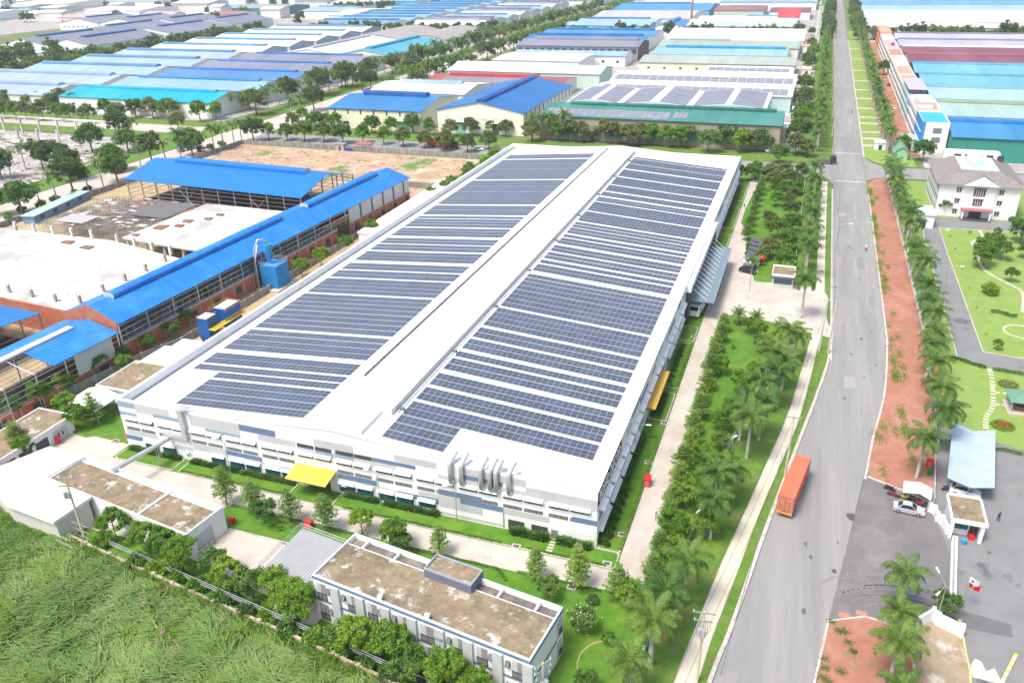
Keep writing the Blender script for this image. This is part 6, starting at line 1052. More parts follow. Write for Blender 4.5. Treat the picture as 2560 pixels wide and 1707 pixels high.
bt_ = th('temporary_hut', 'stack of red-edged formwork on props at the edge of the dirt field', 'hut', (-186, 309.5, 0)); b = MB()
for i in range(7):
    for j in range(3): b.box(i*1.1, i*1.1+.1, j*1.6, j*1.6+.1, 0, 3)
b.build('prop', K['cement'], bt_); MB().box(-.3, 7.2, -.3, 3.8, 3, 3.5).build('deck', flat((.40, .15, .10)), bt_)
flatbox('small grey block kiosk at the dirt field wall', 'kiosk', 'kiosk', -196, -192, 309, 312, 2.6, (.45, .42, .4), (.3, .28, .26))
tag(MB().prism([(-191, 309), (-188, 309.5), (-187.6, 311.6), (-190, 312)], 0, 1.1).build('tarpaulin', flat((.03, .05, .35))), 'blue tarpaulin heap beside the grey kiosk', 'tarpaulin')
# bare column row at the far left building plot
for i in range(7):
    t = th('concrete_column', 'tall pale precast column of the bare frame at far left, %s from the left' % nth(i), 'column', (-388+i*12.2, 303.5, 0), 0, 'bare precast columns'); MB().box(0, .8, 0, .8, 0, 7.5).build('shaft', K['slab'], t)
for i in range(6):
    t = th('concrete_column', 'leaning pale column in front of the bare frame, %s from the left' % nth(i), 'column', (-383+i*12.6, 286, 0), 0, 'front precast columns'); MB().box(0, .7, 0, .7, 0, 6.8).build('shaft', K['slab'], t)
bm = th('concrete_beam', 'long pale ring beam resting on the bare columns', 'beam', (-388, 303.4, 7.5)); MB().box(-.2, 74.2, 0, .8, 0, .8).build('beam', K['slab'], bm)
# ================================================================ VEHICLES AND PEOPLE
def paint(c, r=.3): 
    k = 'car_'+'_'.join('%02d' % round(q*50) for q in c)
    if k not in K: K[k] = mat(k, c, r, .03, .5, spec=.7)
    return K[k]
def wheel(t, x, y, r=.32, w=.2):
    o = MB().tube([(x, y-w/2, r), (x, y+w/2, r)], r, 14).build('wheel', K['frame'], t, True); MB().tube([(x, y-w/2-.012, r), (x, y+w/2+.012, r)], r*.55, 10).build('rim', K['steel'], o)
def loft(prof, ys, m=0, b=None):
    """prof: closed side outline [(x,z)], ys: list of (y, inset) from right to left; builds a rounded body"""
    b = b or MB(); n = len(prof); cx = sum(p[0] for p in prof)/n; cz = sum(p[1] for p in prof)/n; base = len(b.v)
    for y, s in ys: b.v += [(cx+(p[0]-cx)*s, y, cz+(p[1]-cz)*s) for p in prof]
    for i in range(len(ys)-1):
        for j in range(n): k = (j+1) % n; b.f.append((base+i*n+j, base+(i+1)*n+j, base+(i+1)*n+k, base+i*n+k)); b.m.append(m)
    b.f.append(tuple(base+j for j in range(n))); b.m.append(m); b.f.append(tuple(base+(len(ys)-1)*n+n-1-j for j in range(n))); b.m.append(m); return b
def car(label, x, y, az, col, suv=False, cat='car', group=None):
    t = th('parked_car', label, cat, (x, y, 0.0), az, group); m = paint(col); h = .16 if suv else 0
    body = [(-2.2, .35), (-2.25, .75), (-2.15, .95+h), (-1.5, 1.02+h), (1.0, .98+h), (1.95, .82+h*.7), (2.22, .6), (2.2, .3), (-2.1, .25)][::-1]
    loft(body, [(-.88, .93), (-.8, 1), (.8, 1), (.88, .93)]).build('body', m, t, False)
    cab = [(-1.95 if suv else -1.6, 1.0+h), (-1.5 if suv else -.95, 1.5+h), (-.2, 1.56+h), (.4, 1.48+h), (1.15, .97+h)][::-1]; b = MB(); loft(cab, [(-.78, 1), (-.62, .96), (.62, .96), (.78, 1)], 0, b); b.build('cabin', [K['glass2']], t)
    rp = [(-1.48 if suv else -.95, 1.5+h), (-.2, 1.58+h), (.4, 1.5+h)]; b = MB()
    for i in range(2): b.poly([(rp[i][0], -.62, rp[i][1]+.01), (rp[i+1][0], -.62, rp[i+1][1]+.01), (rp[i+1][0], .62, rp[i+1][1]+.01), (rp[i][0], .62, rp[i][1]+.01)])
    for s in (-1, 1):
        for xa in (-.35, -1.2): b.bar((xa, s*.8, 1.0+h), (xa+.12, s*.64, 1.5+h), .045)
        b.bar((1.12, s*.78, .98+h), (.42, s*.64, 1.49+h), .05); b.bar(((-1.9 if suv else -1.55), s*.77, 1.02+h), ((-1.5 if suv else -.97), s*.64, 1.5+h), .06)
    b.build('roof', m, t)
    for sx in (-1.38, 1.38):
        for sy in (-.8, .8): wheel(t, sx, sy, .33)
    for s in (-.62, .62): MB().box(2.12, 2.24, s-.18, s+.18, .6, .76).build('headlight', K['white'], t); MB().box(-2.27, -2.18, s-.18, s+.18, .72, .88).build('tail_light', flat((.45, .02, .02)), t)
    return t
K['glass2'] = mat('car_glass', (.02, .025, .03), .08, .1, .5, spec=.8)
car('silver saloon parked crosswise on the dark forecourt below the awning', 22.3, 114.0, R(-4), (.45, .46, .48))
car('white people carrier parked under the near end of the pale blue carport', 31.0, 121.4, R(-8), (.80, .80, .80), True)
car('black sport utility car, nearest of the cars before the factory entrance', -10.2, 209.6, R(-18), (.015, .015, .02), True)
for i, (y, c, l) in enumerate(((216, (.7, .7, .7), 'white'), (219.5, (.4, .41, .43), 'grey'), (223, (.02, .02, .025), 'black'), (227, (.03, .03, .04), 'dark blue'), (230.7, (.05, .05, .05), 'charcoal'))): car('%s car under the dark shade net, %s in line from the black sport utility' % (l, nth(i)), -9.9, y, R(-12), c, i % 2 == 1, group='cars under the shade nets')
for i in range(5):
    y = 215.6+i*3.7; t = th('shade_net', 'dark sagging shade net over a parked car, %s from the guardhouse' % nth(i), 'shade net', (-9, y, 0), 0, 'shade nets'); MB().poly([(-2.4, -1.2, 2.5), (0, -1.5, 2.2), (0, 1.2, 2.3), (-2.2, 1.3, 2.6)]).poly([(0, -1.5, 2.2), (2.6, -1.1, 2.6), (2.4, 1.4, 2.5), (0, 1.2, 2.3)]).build('net', flat((.10, .11, .11)), t)
    for a in ((-2.3, 0), (2.5, 0)): MB().bar((a[0], a[1], 0), (a[0], a[1], 2.5), .05).build('post', K['steel'], t)
car('dark saloon on the red forecourt of the terrace houses', 41.5, 539, R(90), (.05, .08, .1)); car('white saloon on the red forecourt below the aqua house', 40.5, 464, R(90), (.8, .8, .8)); car('white car on the cross road beside the red container lorry', -134, 324.5, 0, (.8, .8, .8)); car('silver car by the cream guardhouse left of the main road', -14.5, 352.5, R(80), (.5, .52, .55)); car('small dark car on the side road behind the trees at far left', -262, 250, R(85), (.04, .04, .05))
def lorry(label, x, y, az, c, cabc, L_=12.2, H0=1.25, H1=4.0, name='container_lorry', cab=True, cat='lorry'):
    t = th(name, label, cat, (x, y, 0), az); m = paint(c, .6); b = MB(); b.box(-L_, 0, -1.22, 1.22, H0, H1, 0)
    n = int(L_/.34)
    for i in range(n):
        u = -L_+.2+i*.34
        for s in (-1, 1): b.box(u, u+.16, s*1.25-.03, s*1.25+.03, H0+.2, H1-.15, 0)
    for i in range(6): b.box(-L_-.04, -L_, -1.1+i*.4, -.95+i*.4, H0+.15, H1-.1, 0)
    for s in (-.3, .3, -.9, .9): b.bar((-L_-.07, s, H0+.1), (-L_-.07, s, H1-.1), .03, 1)
    if cab is False: b.box(-L_-.045, -L_-.04, .55, .62, H1-1.5, H1-.5, 1); b.box(-L_-.045, -L_-.04, -.8, -.4, H1-.75, H1-.6, 1)
    b.build('container', [m, K['lgrey']], t); MB().box(-L_-.1, 0, -.45, .45, .85, H0-.01).box(-L_-.15, -L_-.02, -1.2, 1.2, .75, 1.2, 1).build('chassis', [K['frame'], flat((.70, .28, .08))], t)
    for u in (-L_+1.3, -L_+2.6, -3.0):
        for s in (-1, 1): wheel(t, u, s*1.0, .5, .45)
    if cab:
        cb = [(.4, .6), (.4, 3.0), (.9, 3.35), (2.2, 3.3), (2.55, 1.9), (2.6, .6)][::-1]; loft(cb, [(-1.2, .95), (-1.1, 1), (1.1, 1), (1.2, .95)]).build('cab', paint(cabc), t); MB().poly([(2.31, -.95, 2.95), (2.57, -.95, 2.0), (2.57, .95, 2.0), (2.31, .95, 2.95)][::-1]).box(1.2, 2.1, -1.23, 1.23, 1.9, 2.7).build('windscreen', K['glass2'], t)
        for s in (-1, 1): wheel(t, 1.6, s*1.0, .5, .35); wheel(t, -1.0, s*1.0, .5, .45)
    return t
lorry('orange-red container lorry parked at the left kerb of the main road', 6.3, 118.6, R(80.3), (.58, .155, .075), (.5, .5, .5), cab=False)
lorry('dark red container lorry driving behind the dirt field', -146.5, 325.2, 0, (.40, .04, .05), (.06, .06, .06))
lorry('black flatbed truck waiting at the left arm of the crossing', 9.5, 337, R(8), (.08, .08, .09), (.03, .03, .03), 4.5, 1.0, 1.6, 'flatbed_truck')
lorry('teal covered truck on the side road between the big trees', -262, 296, R(75), (.06, .28, .26), (.7, .7, .7), 9, 1.1, 3.0, 'covered_truck')
lorry('white van lorry half under the glass entrance canopy', -19.4, 178.5, R(-95), (.75, .76, .76), (.8, .8, .8), 4.2, .9, 2.7, 'box_truck')
def motorbike(label, x, y, az, c, rider=None, group=None):
    t = th('motorbike', label, 'motorbike', (x, y, 0), az, group)
    for u in (-.62, .62): MB().tube([(u, -.05, .3), (u, .05, .3)], .3, 12).build('wheel', K['frame'], t)
    b = loft([(-.75, .75), (-.3, .85), (.1, .7), (.45, .95), (.6, .9), (.35, .4), (-.4, .35)][::-1], [(-.16, .7), (-.1, 1), (.1, 1), (.16, .7)]); b.build('body', paint(c), t)
    MB().box(-.7, .05, -.12, .12, .8, .9).build('seat', K['frame'], t); MB().bar((.5, -.32, 1.05), (.5, .32, 1.05), .03).bar((.5, 0, 1.05), (.65, 0, .5), .04).build('handlebar', K['steel'], t); return t
def person(label, x, y, az, shirt, trousers, pose='walk', z=0, hair=(.02, .02, .02)):
    """one continuous skinned body; clothes by height"""
    t = th('person', label, 'person', (x, y, z), az); me = bpy.data.meshes.new('body')
    if pose == 'walk': J = [(0, 0, .93), (0, 0, 1.15), (.02, 0, 1.38), (.03, 0, 1.5), (.05, 0, 1.63), (0, .19, 1.4), (-.02, .25, 1.12), (.06, .24, .88), (0, -.19, 1.4), (.08, -.25, 1.12), (.16, -.22, .90), (0, .09, .88), (.14, .10, .5), (.10, .1, .07), (.24, .1, .03), (0, -.09, .88), (-.10, -.1, .5), (-.26, -.1, .1), (-.14, -.1, .03)]
    else: J = [(0, 0, .95), (.04, 0, 1.18), (.10, 0, 1.42), (.13, 0, 1.53), (.17, 0, 1.66), (.08, .19, 1.42), (.28, .27, 1.22), (.48, .28, 1.12), (.08, -.19, 1.42), (.28, -.27, 1.22), (.48, -.28, 1.12), (.02, .10, .93), (.42, .17, .9), (.36, .17, .48), (.50, .17, .42), (.02, -.10, .93), (.42, -.17, .9), (.36, -.17, .48), (.50, -.17, .42)]
    E = [(0, 1), (1, 2), (2, 3), (3, 4), (2, 5), (5, 6), (6, 7), (2, 8), (8, 9), (9, 10), (0, 11), (11, 12), (12, 13), (13, 14), (0, 15), (15, 16), (16, 17), (17, 18)]; rad = [.13, .13, .14, .055, .10, .065, .045, .03, .065, .045, .03, .09, .06, .045, .035, .09, .06, .045, .035]
    me.from_pydata(J, E, []); o = bpy.data.objects.new('body', me); C.objects.link(o); sk_ = o.modifiers.new('s', 'SKIN'); me.skin_vertices.new(name='') if not me.skin_vertices else None
    for i, r in enumerate(rad): me.skin_vertices[0].data[i].radius = (r, r)
    me.skin_vertices[0].data[0].use_root = True; sb_ = o.modifiers.new('d', 'SUBSURF'); sb_.levels = 1; bpy.context.view_layer.update(); m2 = bpy.data.meshes.new_from_object(o.evaluated_get(bpy.context.evaluated_depsgraph_get())); bpy.data.objects.remove(o)
    for m in (flat((.45, .28, .2)), flat(shirt), flat(trousers)): m2.materials.append(m)
    zs = .93 if pose == 'walk' else .96
    for p in m2.polygons: c = p.center; p.material_index = 2 if c.z < zs else (1 if c.z < 1.47+(.08 if pose != 'walk' else 0) and abs(c.y) < .262 else 0)
    b = bpy.data.objects.new('body', m2); link(b, t); hx = J[4]; MB().tube([(hx[0]-.02, 0, hx[2]+.0), (hx[0]-.02, 0, hx[2]+.07), (hx[0]-.01, 0, hx[2]+.115)], [.105, .10, .05], 10).build('hair', flat(hair), t, True); return t
motorbike('dark motorbike ridden up the main road', 19.9, 236.5, R(-90), (.1, .1, .12)); person('motorcyclist in a white shirt and helmet on the main road', 19.9, 236.6, R(-90), (.8, .8, .8), (.05, .05, .06), 'sit', .0, (.8, .8, .8))
motorbike('far dark motorbike on the main road near the crossing', 19.8, 445.6, R(-90), (.06, .06, .08)); person('distant motorcyclist in dark clothes on the main road', 19.8, 445.7, R(-90), (.08, .09, .14), (.05, .05, .06), 'sit')
for i, (x, y, c, l) in enumerate(((19.9, 118.9, (.03, .03, .04), 'black motorbike with blue seat cover beside the awning, farther one'), (20.3, 117.4, (.35, .03, .04), 'silver and red motorbike beside the awning, nearer one'), (22.0, 117.1, (.75, .55, .02), 'yellow motorbike in the shade of the small awning'), (23.3, 117.1, (.2, .22, .1), 'green-grey motorbike under the small awning'), (24.0, 116.2, (.6, .02, .03), 'bright red motorbike at the awning post'), (28.6, 121.6, (.02, .04, .25), 'dark blue motorbike in front of the white people carrier'))): motorbike(l, x, y, R(-20 if i != 5 else 10), c)
person('person in a light shirt standing by the dark blue motorbike', 29.6, 121.9, 1.2, (.6, .62, .68), (.05, .06, .1)); person('person walking near the far end of the factory drive', -16.5, 268, 1.2, (.05, .05, .06), (.04, .04, .05)); person('person in dark green crossing the lawn path at the drive end', -16.2, 305.5, 0, (.08, .12, .06), (.03, .03, .03))
person('person in navy clothes at the far side of the gatehouse roof', 34.9, 115.8, 2, (.03, .04, .12), (.03, .03, .04)); 
for i, v in enumerate((35.5, 37.5, 40.5)):
    p = loc(s1, (12.6-.6*(i % 2), v)); person('worker in blue overalls on the brick hall upper floor, %s from the left' % nth(i), p[0], p[1], i*2, (.04, .15, .40), (.05, .15, .38), 'walk', 4.46)
def flag(label, x, y, h, f):
    t = th('flagpole', label, 'flagpole', (x, y, 0)); MB().tube([(0, 0, 0), (0, 0, h)], [.05, .03], 6).build('pole', K['steel'], t); b = MB()
    for i in range(6):
        a = lambda u: (.05+u*.22, .12*math.sin(u*1.3), h-.1-u*.10); p, q = a(i), a(i+1); b.poly([p, q, (q[0], q[1]+.05, q[2]-1.0), (p[0], p[1]+.05, p[2]-1.0)], 0)
    fo = b.build('flag', [flat(f)], t); 
    if f[0] > .5 and f[1] < .1: MB().poly([(.55+.26*(1 if k % 2 == 0 else .42)*math.sin(k*math.pi/5), -.05, h-.85+.26*(1 if k % 2 == 0 else .42)*math.cos(k*math.pi/5)) for k in range(10)]).build('star', flat((.8, .6, .02)), fo)
    else: MB().tube([(.6, -.02, h-.8), (.6, .16, h-.8)], .2, 12).build('roundel', flat((.1, .08, .3)), fo)
flag('flagpole with a red flag and yellow star at the yard corner', 27.5, 94.5, 4.8, (.70, .01, .02)); flag('flagpole with a white flag beside the red one', 27.2, 94.3, 5.7, (.8, .8, .8)); flag('flagpole with a small red flag on the entrance lawn', -7.4, 202.5, 8.2, (.70, .02, .02))
kb = MB(); P = Gs(3, 3, [(1755, 990), (1790, 1150), (1815, 1300), (1850, 1450), (1860, 1600)])
for a, c in zip(P, P[1:]):
    for i in range(6): a_ = Vector(a).lerp(Vector(c), i/6); c_ = Vector(a).lerp(Vector(c), (i+1)/6); d = (c_-a_).normalized(); q = Vector((-d.y, d.x))*.12; kb.prism([tuple(a_-q), tuple(c_-q), tuple(c_+q), tuple(a_+q)], 0, .2, i % 2)
tag(kb.build('striped_kerb', [flat((.62, .52, .1)), K['kerb']]), kind='structure')
kb = MB(); P = Gs(3, 3, [(2275, 1310), (2150, 1560)])
for i in range(10):
    a_ = Vector(P[0]).lerp(Vector(P[1]), i/10); c_ = Vector(P[0]).lerp(Vector(P[1]), (i+1)/10); d = (c_-a_).normalized(); q = Vector((-d.y, d.x))*.18; kb.prism([tuple(a_-q), tuple(c_-q), tuple(c_+q), tuple(a_+q)], 0, .3, i % 2)
tag(kb.build('striped_kerb', [flat((.78, .66, .05)), K['white']]), kind='structure')
# solar stuff beyond the hundred
# ================================================================ PLANTING
PT = lambda c, r, L_: [G(c, r, x, y) for x, y in L_]
# roadside palms of the factory side
nearp = [(-11.2, 66), (-9.6, 71.8), (-9.1, 77.2), (-7.6, 83.4), (-5.6, 98), (-6.0, 104.6), (-4.4, 107.5), (-2.5, 121), (-4.3, 126.2), (-1.2, 127.5), (.4, 139.9), (-2.0, 137.0), (1.8, 147), (-.6, 146), (1.9, 157), (3.6, 161), (-1.0, 153)]
row(palms, nearp, 'royal palm between the factory fence and the cream pavement, %s counted from the dormitory end', 'palms along the factory fence', 1.24)
row(palms, [(4.3, 183.6), (4.3, 209.3), (4.2, 216.5), (4.3, 224), (4.6, 232.5), (4.4, 240.7), (4.4, 250), (4.3, 258.4), (4.5, 266), (4.5, 272), (4.6, 279.2), (4.5, 286), (4.6, 293.7), (4.7, 301)], 'royal palm beside the pavement, %s beyond the factory entrance', 'palms beyond the factory entrance', 1.22)
row(palms, [(24.2, 123.6), (28.0, 133), (28.3, 141), (28.6, 147.4), (29.0, 154.3), (29.0, 161), (29.8, 168), (30.3, 176.8), (30.4, 184), (30.4, 190.6), (30.6, 198), (31.2, 205.9), (30.6, 213), (30.6, 220), (30.6, 227.3), (30.6, 236), (31.0, 246.2), (30.8, 254), (31.6, 261.9), (30.2, 268), (30.0, 274.9), (29.8, 281), (29.6, 287), (29.5, 293.9), (29.8, 300), (29.7, 306), (29.9, 312)], 'royal palm along the red pavement and picket fence, %s from the awning', 'palms along the red pavement', 1.2)
row(palms, [(19.1, 90.5), (18.3, 84.0), (17.4, 77.8), (17.9, 73.0)], 'royal palm on the lower red pavement, %s from the forecourt', 'palms on the lower red pavement', 1.1)
row(far_palms, [(4.6+random.random()-.5, 356+i*7.6) for i in range(56)], 'avenue palm left of the far main road, %s beyond the crossing', 'avenue palms on the left', 1.22)
row(far_palms, [(31.2+random.random()-.5, 359+i*7.6) for i in range(56)], 'avenue palm right of the far main road, %s beyond the crossing', 'avenue palms on the right', 1.22)
row(far_trees, [(4+4*random.random(), 786+i*14) for i in range(28)], 'dark roadside tree left of the far main road, %s past the cross street', 'far left roadside trees', 1.35)
row(far_trees, [(29+6*random.random(), 786+i*14) for i in range(28)], 'dark roadside tree right of the far main road, %s past the cross street', 'far right roadside trees', 1.35)
row(round_trees, [(-3-3*random.random(), y) for y in (349, 372, 402, 411, 455, 468, 505, 512, 600, 612, 656, 668, 705)], 'bushy yard tree behind the left avenue palms, %s beyond the crossing', 'yard trees behind the palms', 1.6)
# cross road
row(round_trees, PT(1, 0, [(120, 1285), (290, 1290), (450, 1300), (630, 1300), (800, 1320), (985, 1315), (1175, 1325), (1355, 1345), (1550, 1360), (1740, 1380), (1940, 1395), (2140, 1370)]), 'round street tree between dirt field and cross road, %s from the left', 'trees before the cross road', 1.4)
row(round_trees, PT(1, 0, [(345, 1170), (430, 1130), (540, 1190), (640, 1180), (730, 1200), (1070, 1225), (1240, 1230), (1440, 1215), (1600, 1240), (1790, 1255), (1970, 1245), (2170, 1230), (2290, 1250)]), 'round street tree before the cream and blue halls, %s from the left', 'trees behind the cross road', 1.4)
row(coco_palm, PT(2, 0, [(190, 1290), (270, 1290), (480, 1280), (340, 1285)]), 'coconut palm between the blue hall and the green-roofed hall, %s from the left', 'coconut palms by the green hall', 1.15)
row(round_trees, PT(2, 0, [(180, 1300), (400, 1300), (540, 1305), (640, 1305), (850, 1310), (960, 1320), (1070, 1345), (1170, 1330), (1260, 1335), (1400, 1350), (1520, 1365), (1600, 1350), (1700, 1300), (1800, 1400), (1960, 1360), (2080, 1400), (2150, 1370), (2240, 1390), (2330, 1380)]), 'round tree in front of the green-roofed hall, %s from the left', 'trees before the green-roofed hall', 1.6)
row(round_trees, [(-118+i*6.3, 301.5+2*(i % 3)) for i in range(19)], 'low bushy tree behind the far end of the factory, %s from the left', 'trees behind the factory', 1.1)
row(round_trees, [(-16, 309), (-11, 303), (-6, 311), (-2, 300), (0, 309), (-9, 296), (-1, 290), (-5, 281), (-1.5, 276), (-7, 272.8), (-2, 262), (-7.5, 250), (-4.5, 240), (-1, 229.5), (-5.5, 222.6), (-1.0, 214), (-.5, 246)], 'leafy tree on the lawn north of the factory entrance, %s from the far end', 'lawn trees north of the entrance', 1.0)
row(round_trees, PT(3, 0, [(280, 1410), (90, 1500), (350, 1440), (1220, 1400), (1420, 1480), (1720, 1390), (2060, 1410), (2210, 1420), (2330, 1400)]), 'round tree near the main crossing, %s from the left', 'trees near the main crossing', 1.35)
row(big_trees, PT(3, 0, [(360, 590), (1060, 690), (440, 1080), (400, 330), (980, 350)]), 'spreading dark tree beside the avenue palms, %s one', 'big trees by the avenue', .8)
# cross street far behind
row(far_trees, [(-232+i*11.2, 783+3*(i % 2)) for i in range(20) if i not in (8, 13)], 'dark tree on the far cross street left of the road, %s from the left', 'cross street trees on the left', 1.4)
row(far_trees, [(44+i*11, 792+2*(i % 2)) for i in range(12)], 'dark tree on the far cross street right of the road, %s from the road', 'cross street trees on the right', 1.5)
row(far_trees, [(-516+i*13, 795+3*(i % 2)) for i in range(19)], 'dark tree on the far cross street in the left blocks, %s from the left', 'cross street trees in the left blocks', 1.4)
# long side road
avl = [(-284+2*random.random(), 372+i*10.5) for i in range(74)]; avr = [(-240-3*random.random(), 452+i*10.5) for i in range(66)]
for i, p in enumerate(avl): put(far_palms if i % 3 else (far_trees if i > 16 else big_trees), p, 'avenue plant on the left side of the long side road, %s from the crossing' % nth(i) if i < 79 else 'x', 'left side of the long side road', 1.45)
for i, p in enumerate(avr): put(far_trees if i % 3 == 0 else far_palms, p, 'avenue plant on the right side of the long side road, %s from the crossing' % nth(i), 'right side of the long side road', 1.45)
row(big_trees, PT(1, 0, [(980, 830), (1060, 820), (790, 800), (530, 1020), (1400, 720), (1480, 715), (1690, 560), (1470, 590)]), 'large spreading tree along the long side road, %s of the biggest ones', 'largest side road trees', 1.2)
row(far_trees, [(-566+4*random.random(), 395+i*9.5) for i in range(40)]+[(-556+4*random.random(), 400+i*9.5) for i in range(36)], 'dark tree in the double line left of the pale roofs, %s from the camera', 'double line left of the pale roofs', 1.5)
row(far_trees, [(-585-random.random()*60, 470+i*9) for i in range(10)]+[(-412+i*9, 1168) for i in range(12)]+[(-640+i*11, 1060+8*(i % 3)) for i in range(9)]+[(-530+40*math.sin(i), 1150+i*12) for i in range(22)], 'scattered far tree, %s in the hazy left distance', 'scattered far trees', 1.7)
# upper left trees near
row(round_trees, PT(0, 0, [(60, 1085), (150, 1095), (250, 1095), (400, 1105), (530, 1105), (650, 1115), (820, 1130), (970, 1065), (1090, 1110), (1250, 1075), (1410, 1085), (1560, 1095), (1640, 1190), (1840, 1115), (1990, 1100), (60, 990), (170, 970), (270, 1000), (380, 985), (480, 1005), (570, 985), (700, 1010), (330, 930), (110, 920), (460, 945)]), 'bushy tree in the strip before the vivid cyan warehouse, %s of the group', 'trees before the cyan warehouse', 1.65)
row(big_trees, PT(0, 0, [(400, 1560), (850, 1400), (1060, 1575), (1400, 1500), (1180, 1400), (650, 1660), (1770, 1430), (2330, 1300), (2300, 1010), (1110, 1290), (20, 1640), (540, 1600)]), 'large shade tree along the side road before the building site, %s of the group', 'large shade trees at upper left', 1.2)
row(big_trees, PT(0, 1, [(205, 395), (680, 225), (1080, 100), (-60, 420)]), 'large shade tree beside the building site wall, %s from the left', 'shade trees by the site wall', 1.2)
row(far_palms, PT(0, 0, [(1300, 1545), (1520, 1480), (1660, 1440), (1870, 1430), (1970, 1390), (2060, 1370), (2150, 1310), (2225, 1310), (1240, 1300), (2165, 1040), (240, 1560), (110, 1640)])+PT(0, 1, [(380, 330), (535, 290), (820, 200), (945, 150)])+PT(1, 0, [(410, 1060), (330, 1080), (170, 940), (280, 900), (640, 800), (840, 790)]), 'tall palm at the edge of the side road, %s of the loose group', 'loose palms by the side road', 1.15)
row(bush, PT(0, 0, [(1850, 1390), (1930, 1370), (2040, 1340)])+PT(0, 1, [(210, 380), (380, 340), (510, 290), (700, 230), (810, 190), (80, 440)]), 'clipped green bush on the verge by the site wall, %s in line', 'verge bushes', 1.6)
# young trees and layered trees around the factory
row(tier_ns, [(-12.1-.3*(i % 2), 86.5+i*5.6) for i in range(16)]+[(-12.9, 205+i*6.2) if i > 8 else (-13.0, 236+i*7) for i in range(9)], 'layered feathery tree lining the east drive, %s from the camera', 'layered trees lining the east drive', .88)
row(tier_trees, [(-80.2, 82.2), (-74.6, 81.9), (-67.6, 81.6), (-61.2, 81.4), (-27.7, 81.7), (-21.7, 82.0), (-16.1, 81.6), (-119.9, 95.0), (-42.8, 82.0)], 'young staked tree with tiered branches by the front drive, %s one', 'young staked trees', 1.18)
row(lush_trees, [(-55.6, 82.6), (-49.6, 81.6), (-48, 80.6), (-24.9, 78.9), (-71.5, 80.0), (-14.4, 80.3), (-125.0, 95.0), (-122.0, 92.8), (-129.7, 113)], 'bright leafy small tree on the front lawns, %s one', 'small front lawn trees', .95)
row(lush_trees, [(-90.4, 69.2), (-84.5, 68.6), (-80.6, 68.6), (-75.9, 67.0), (-71.0, 67.6), (-67.4, 66.0), (-63.6, 65.8), (-60.0, 66.6), (-57.4, 65.4), (-54.6, 63.8), (-46.6, 62.0), (-44.6, 61.4), (-39.6, 61.6), (-36.2, 60.0), (-31.6, 60.2), (-27.6, 59.3)], 'bright green bushy tree inside the rail fence, %s from the pipe rack', 'bushy trees inside the rail fence', 1.2)
row(bush, [(-92, 67.9), (-83.1, 66.2), (-79.2, 65.8), (-75.5, 65.4), (-71.7, 65.0), (-66.7, 64.2), (-61.9, 63.4), (-59.2, 62.8), (-54.9, 62.1), (-50.6, 61.8), (-46.9, 61.3), (-42.5, 60.5), (-39, 60), (-35.2, 59.6), (-31.5, 59.2)], 'climbing yellow-green bush on the mossy wall, %s from the left', 'climbing bushes on the wall', 1.55)
row(date_palm and [date_palm], [(-9.4, 175.6), (-5.4, 175.0), (-.5, 172), (-9.5, 212.5), (-7.5, 219)], 'small date palm at the entrance lawn corner, %s one', 'entrance date palms', 1.5)
row(lush_trees, [(-7.0, 171.5), (-4.6, 168), (-3.5, 162), (-10.4, 150), (-3.4, 149), (-5.5, 143), (-6.5, 133), (-7.8, 128), (-7.4, 122), (-5.4, 114), (-8.2, 106), (-6.6, 98), (-8.4, 110.5), (-9.2, 90), (-10.3, 104), (-9.9, 117), (-10.6, 96), (-11.0, 84)], 'lime green tree on the long east lawn, %s from the entrance', 'lime green lawn trees', .95)
row([small_palm], [(-68.6, 79.4), (-6.6, 152), (-9.2, 163)], 'tiny bushy palm on the lawn, %s one', 'tiny palms on the lawns', 1.0)
put(bush[2:3], (-19.1, 80.0), 'dark round bush beside the young staked trees on the front lawn', None, .9)
wf = put(lush_trees[1:2], (-18.9, 74.3), 'wide bush sprinkled with white blossoms above the round lawn', None, .95)
rng = np.random.default_rng(9); quads('blossoms', leaves(rng.normal(size=(90, 3))*np.array([1.0, 1.0, .5])+np.array([0, 0, 3.6]), .09, rng, .5), K['white'], wf)
for p, lb in (((-15.4, 73.6), 'small seedling tree within the round lawn'), ((-16.2, 65.6), 'leafy bush at the foot of the round lawn'), ((-12.5, 62.5), 'leafy bush below the lowest near palm')): put(lush_trees, p, lb, None, .45 if 'seed' in lb else .8)
row(lush_trees, PT(0, 1, [(1720, 1450), (1600, 1560), (1890, 1290)])+PT(0, 2, [(380, 600), (130, 720), (620, 480), (640, 690), (910, 320), (1140, 210), (1380, 110), (230, 1080)]), 'small green tree between the brick halls and the block wall, %s one', 'trees by the block wall', 1.05)
row(lush_trees, [(-124.6, 171.9), (-123.2, 180), (-122.8, 193), (-121.5, 206), (-119, 262), (-119, 255), (-118, 274), (-120, 281), (-117, 290), (-121, 248)], 'small green tree in the gap along the west factory wall, %s from the dust collector', 'trees along the west wall', 1.15)
tr = put(tier_ns, (-126.3, 83.5), 'slim dark conifer-like tree in front of the lower left annex', None, 1.0)
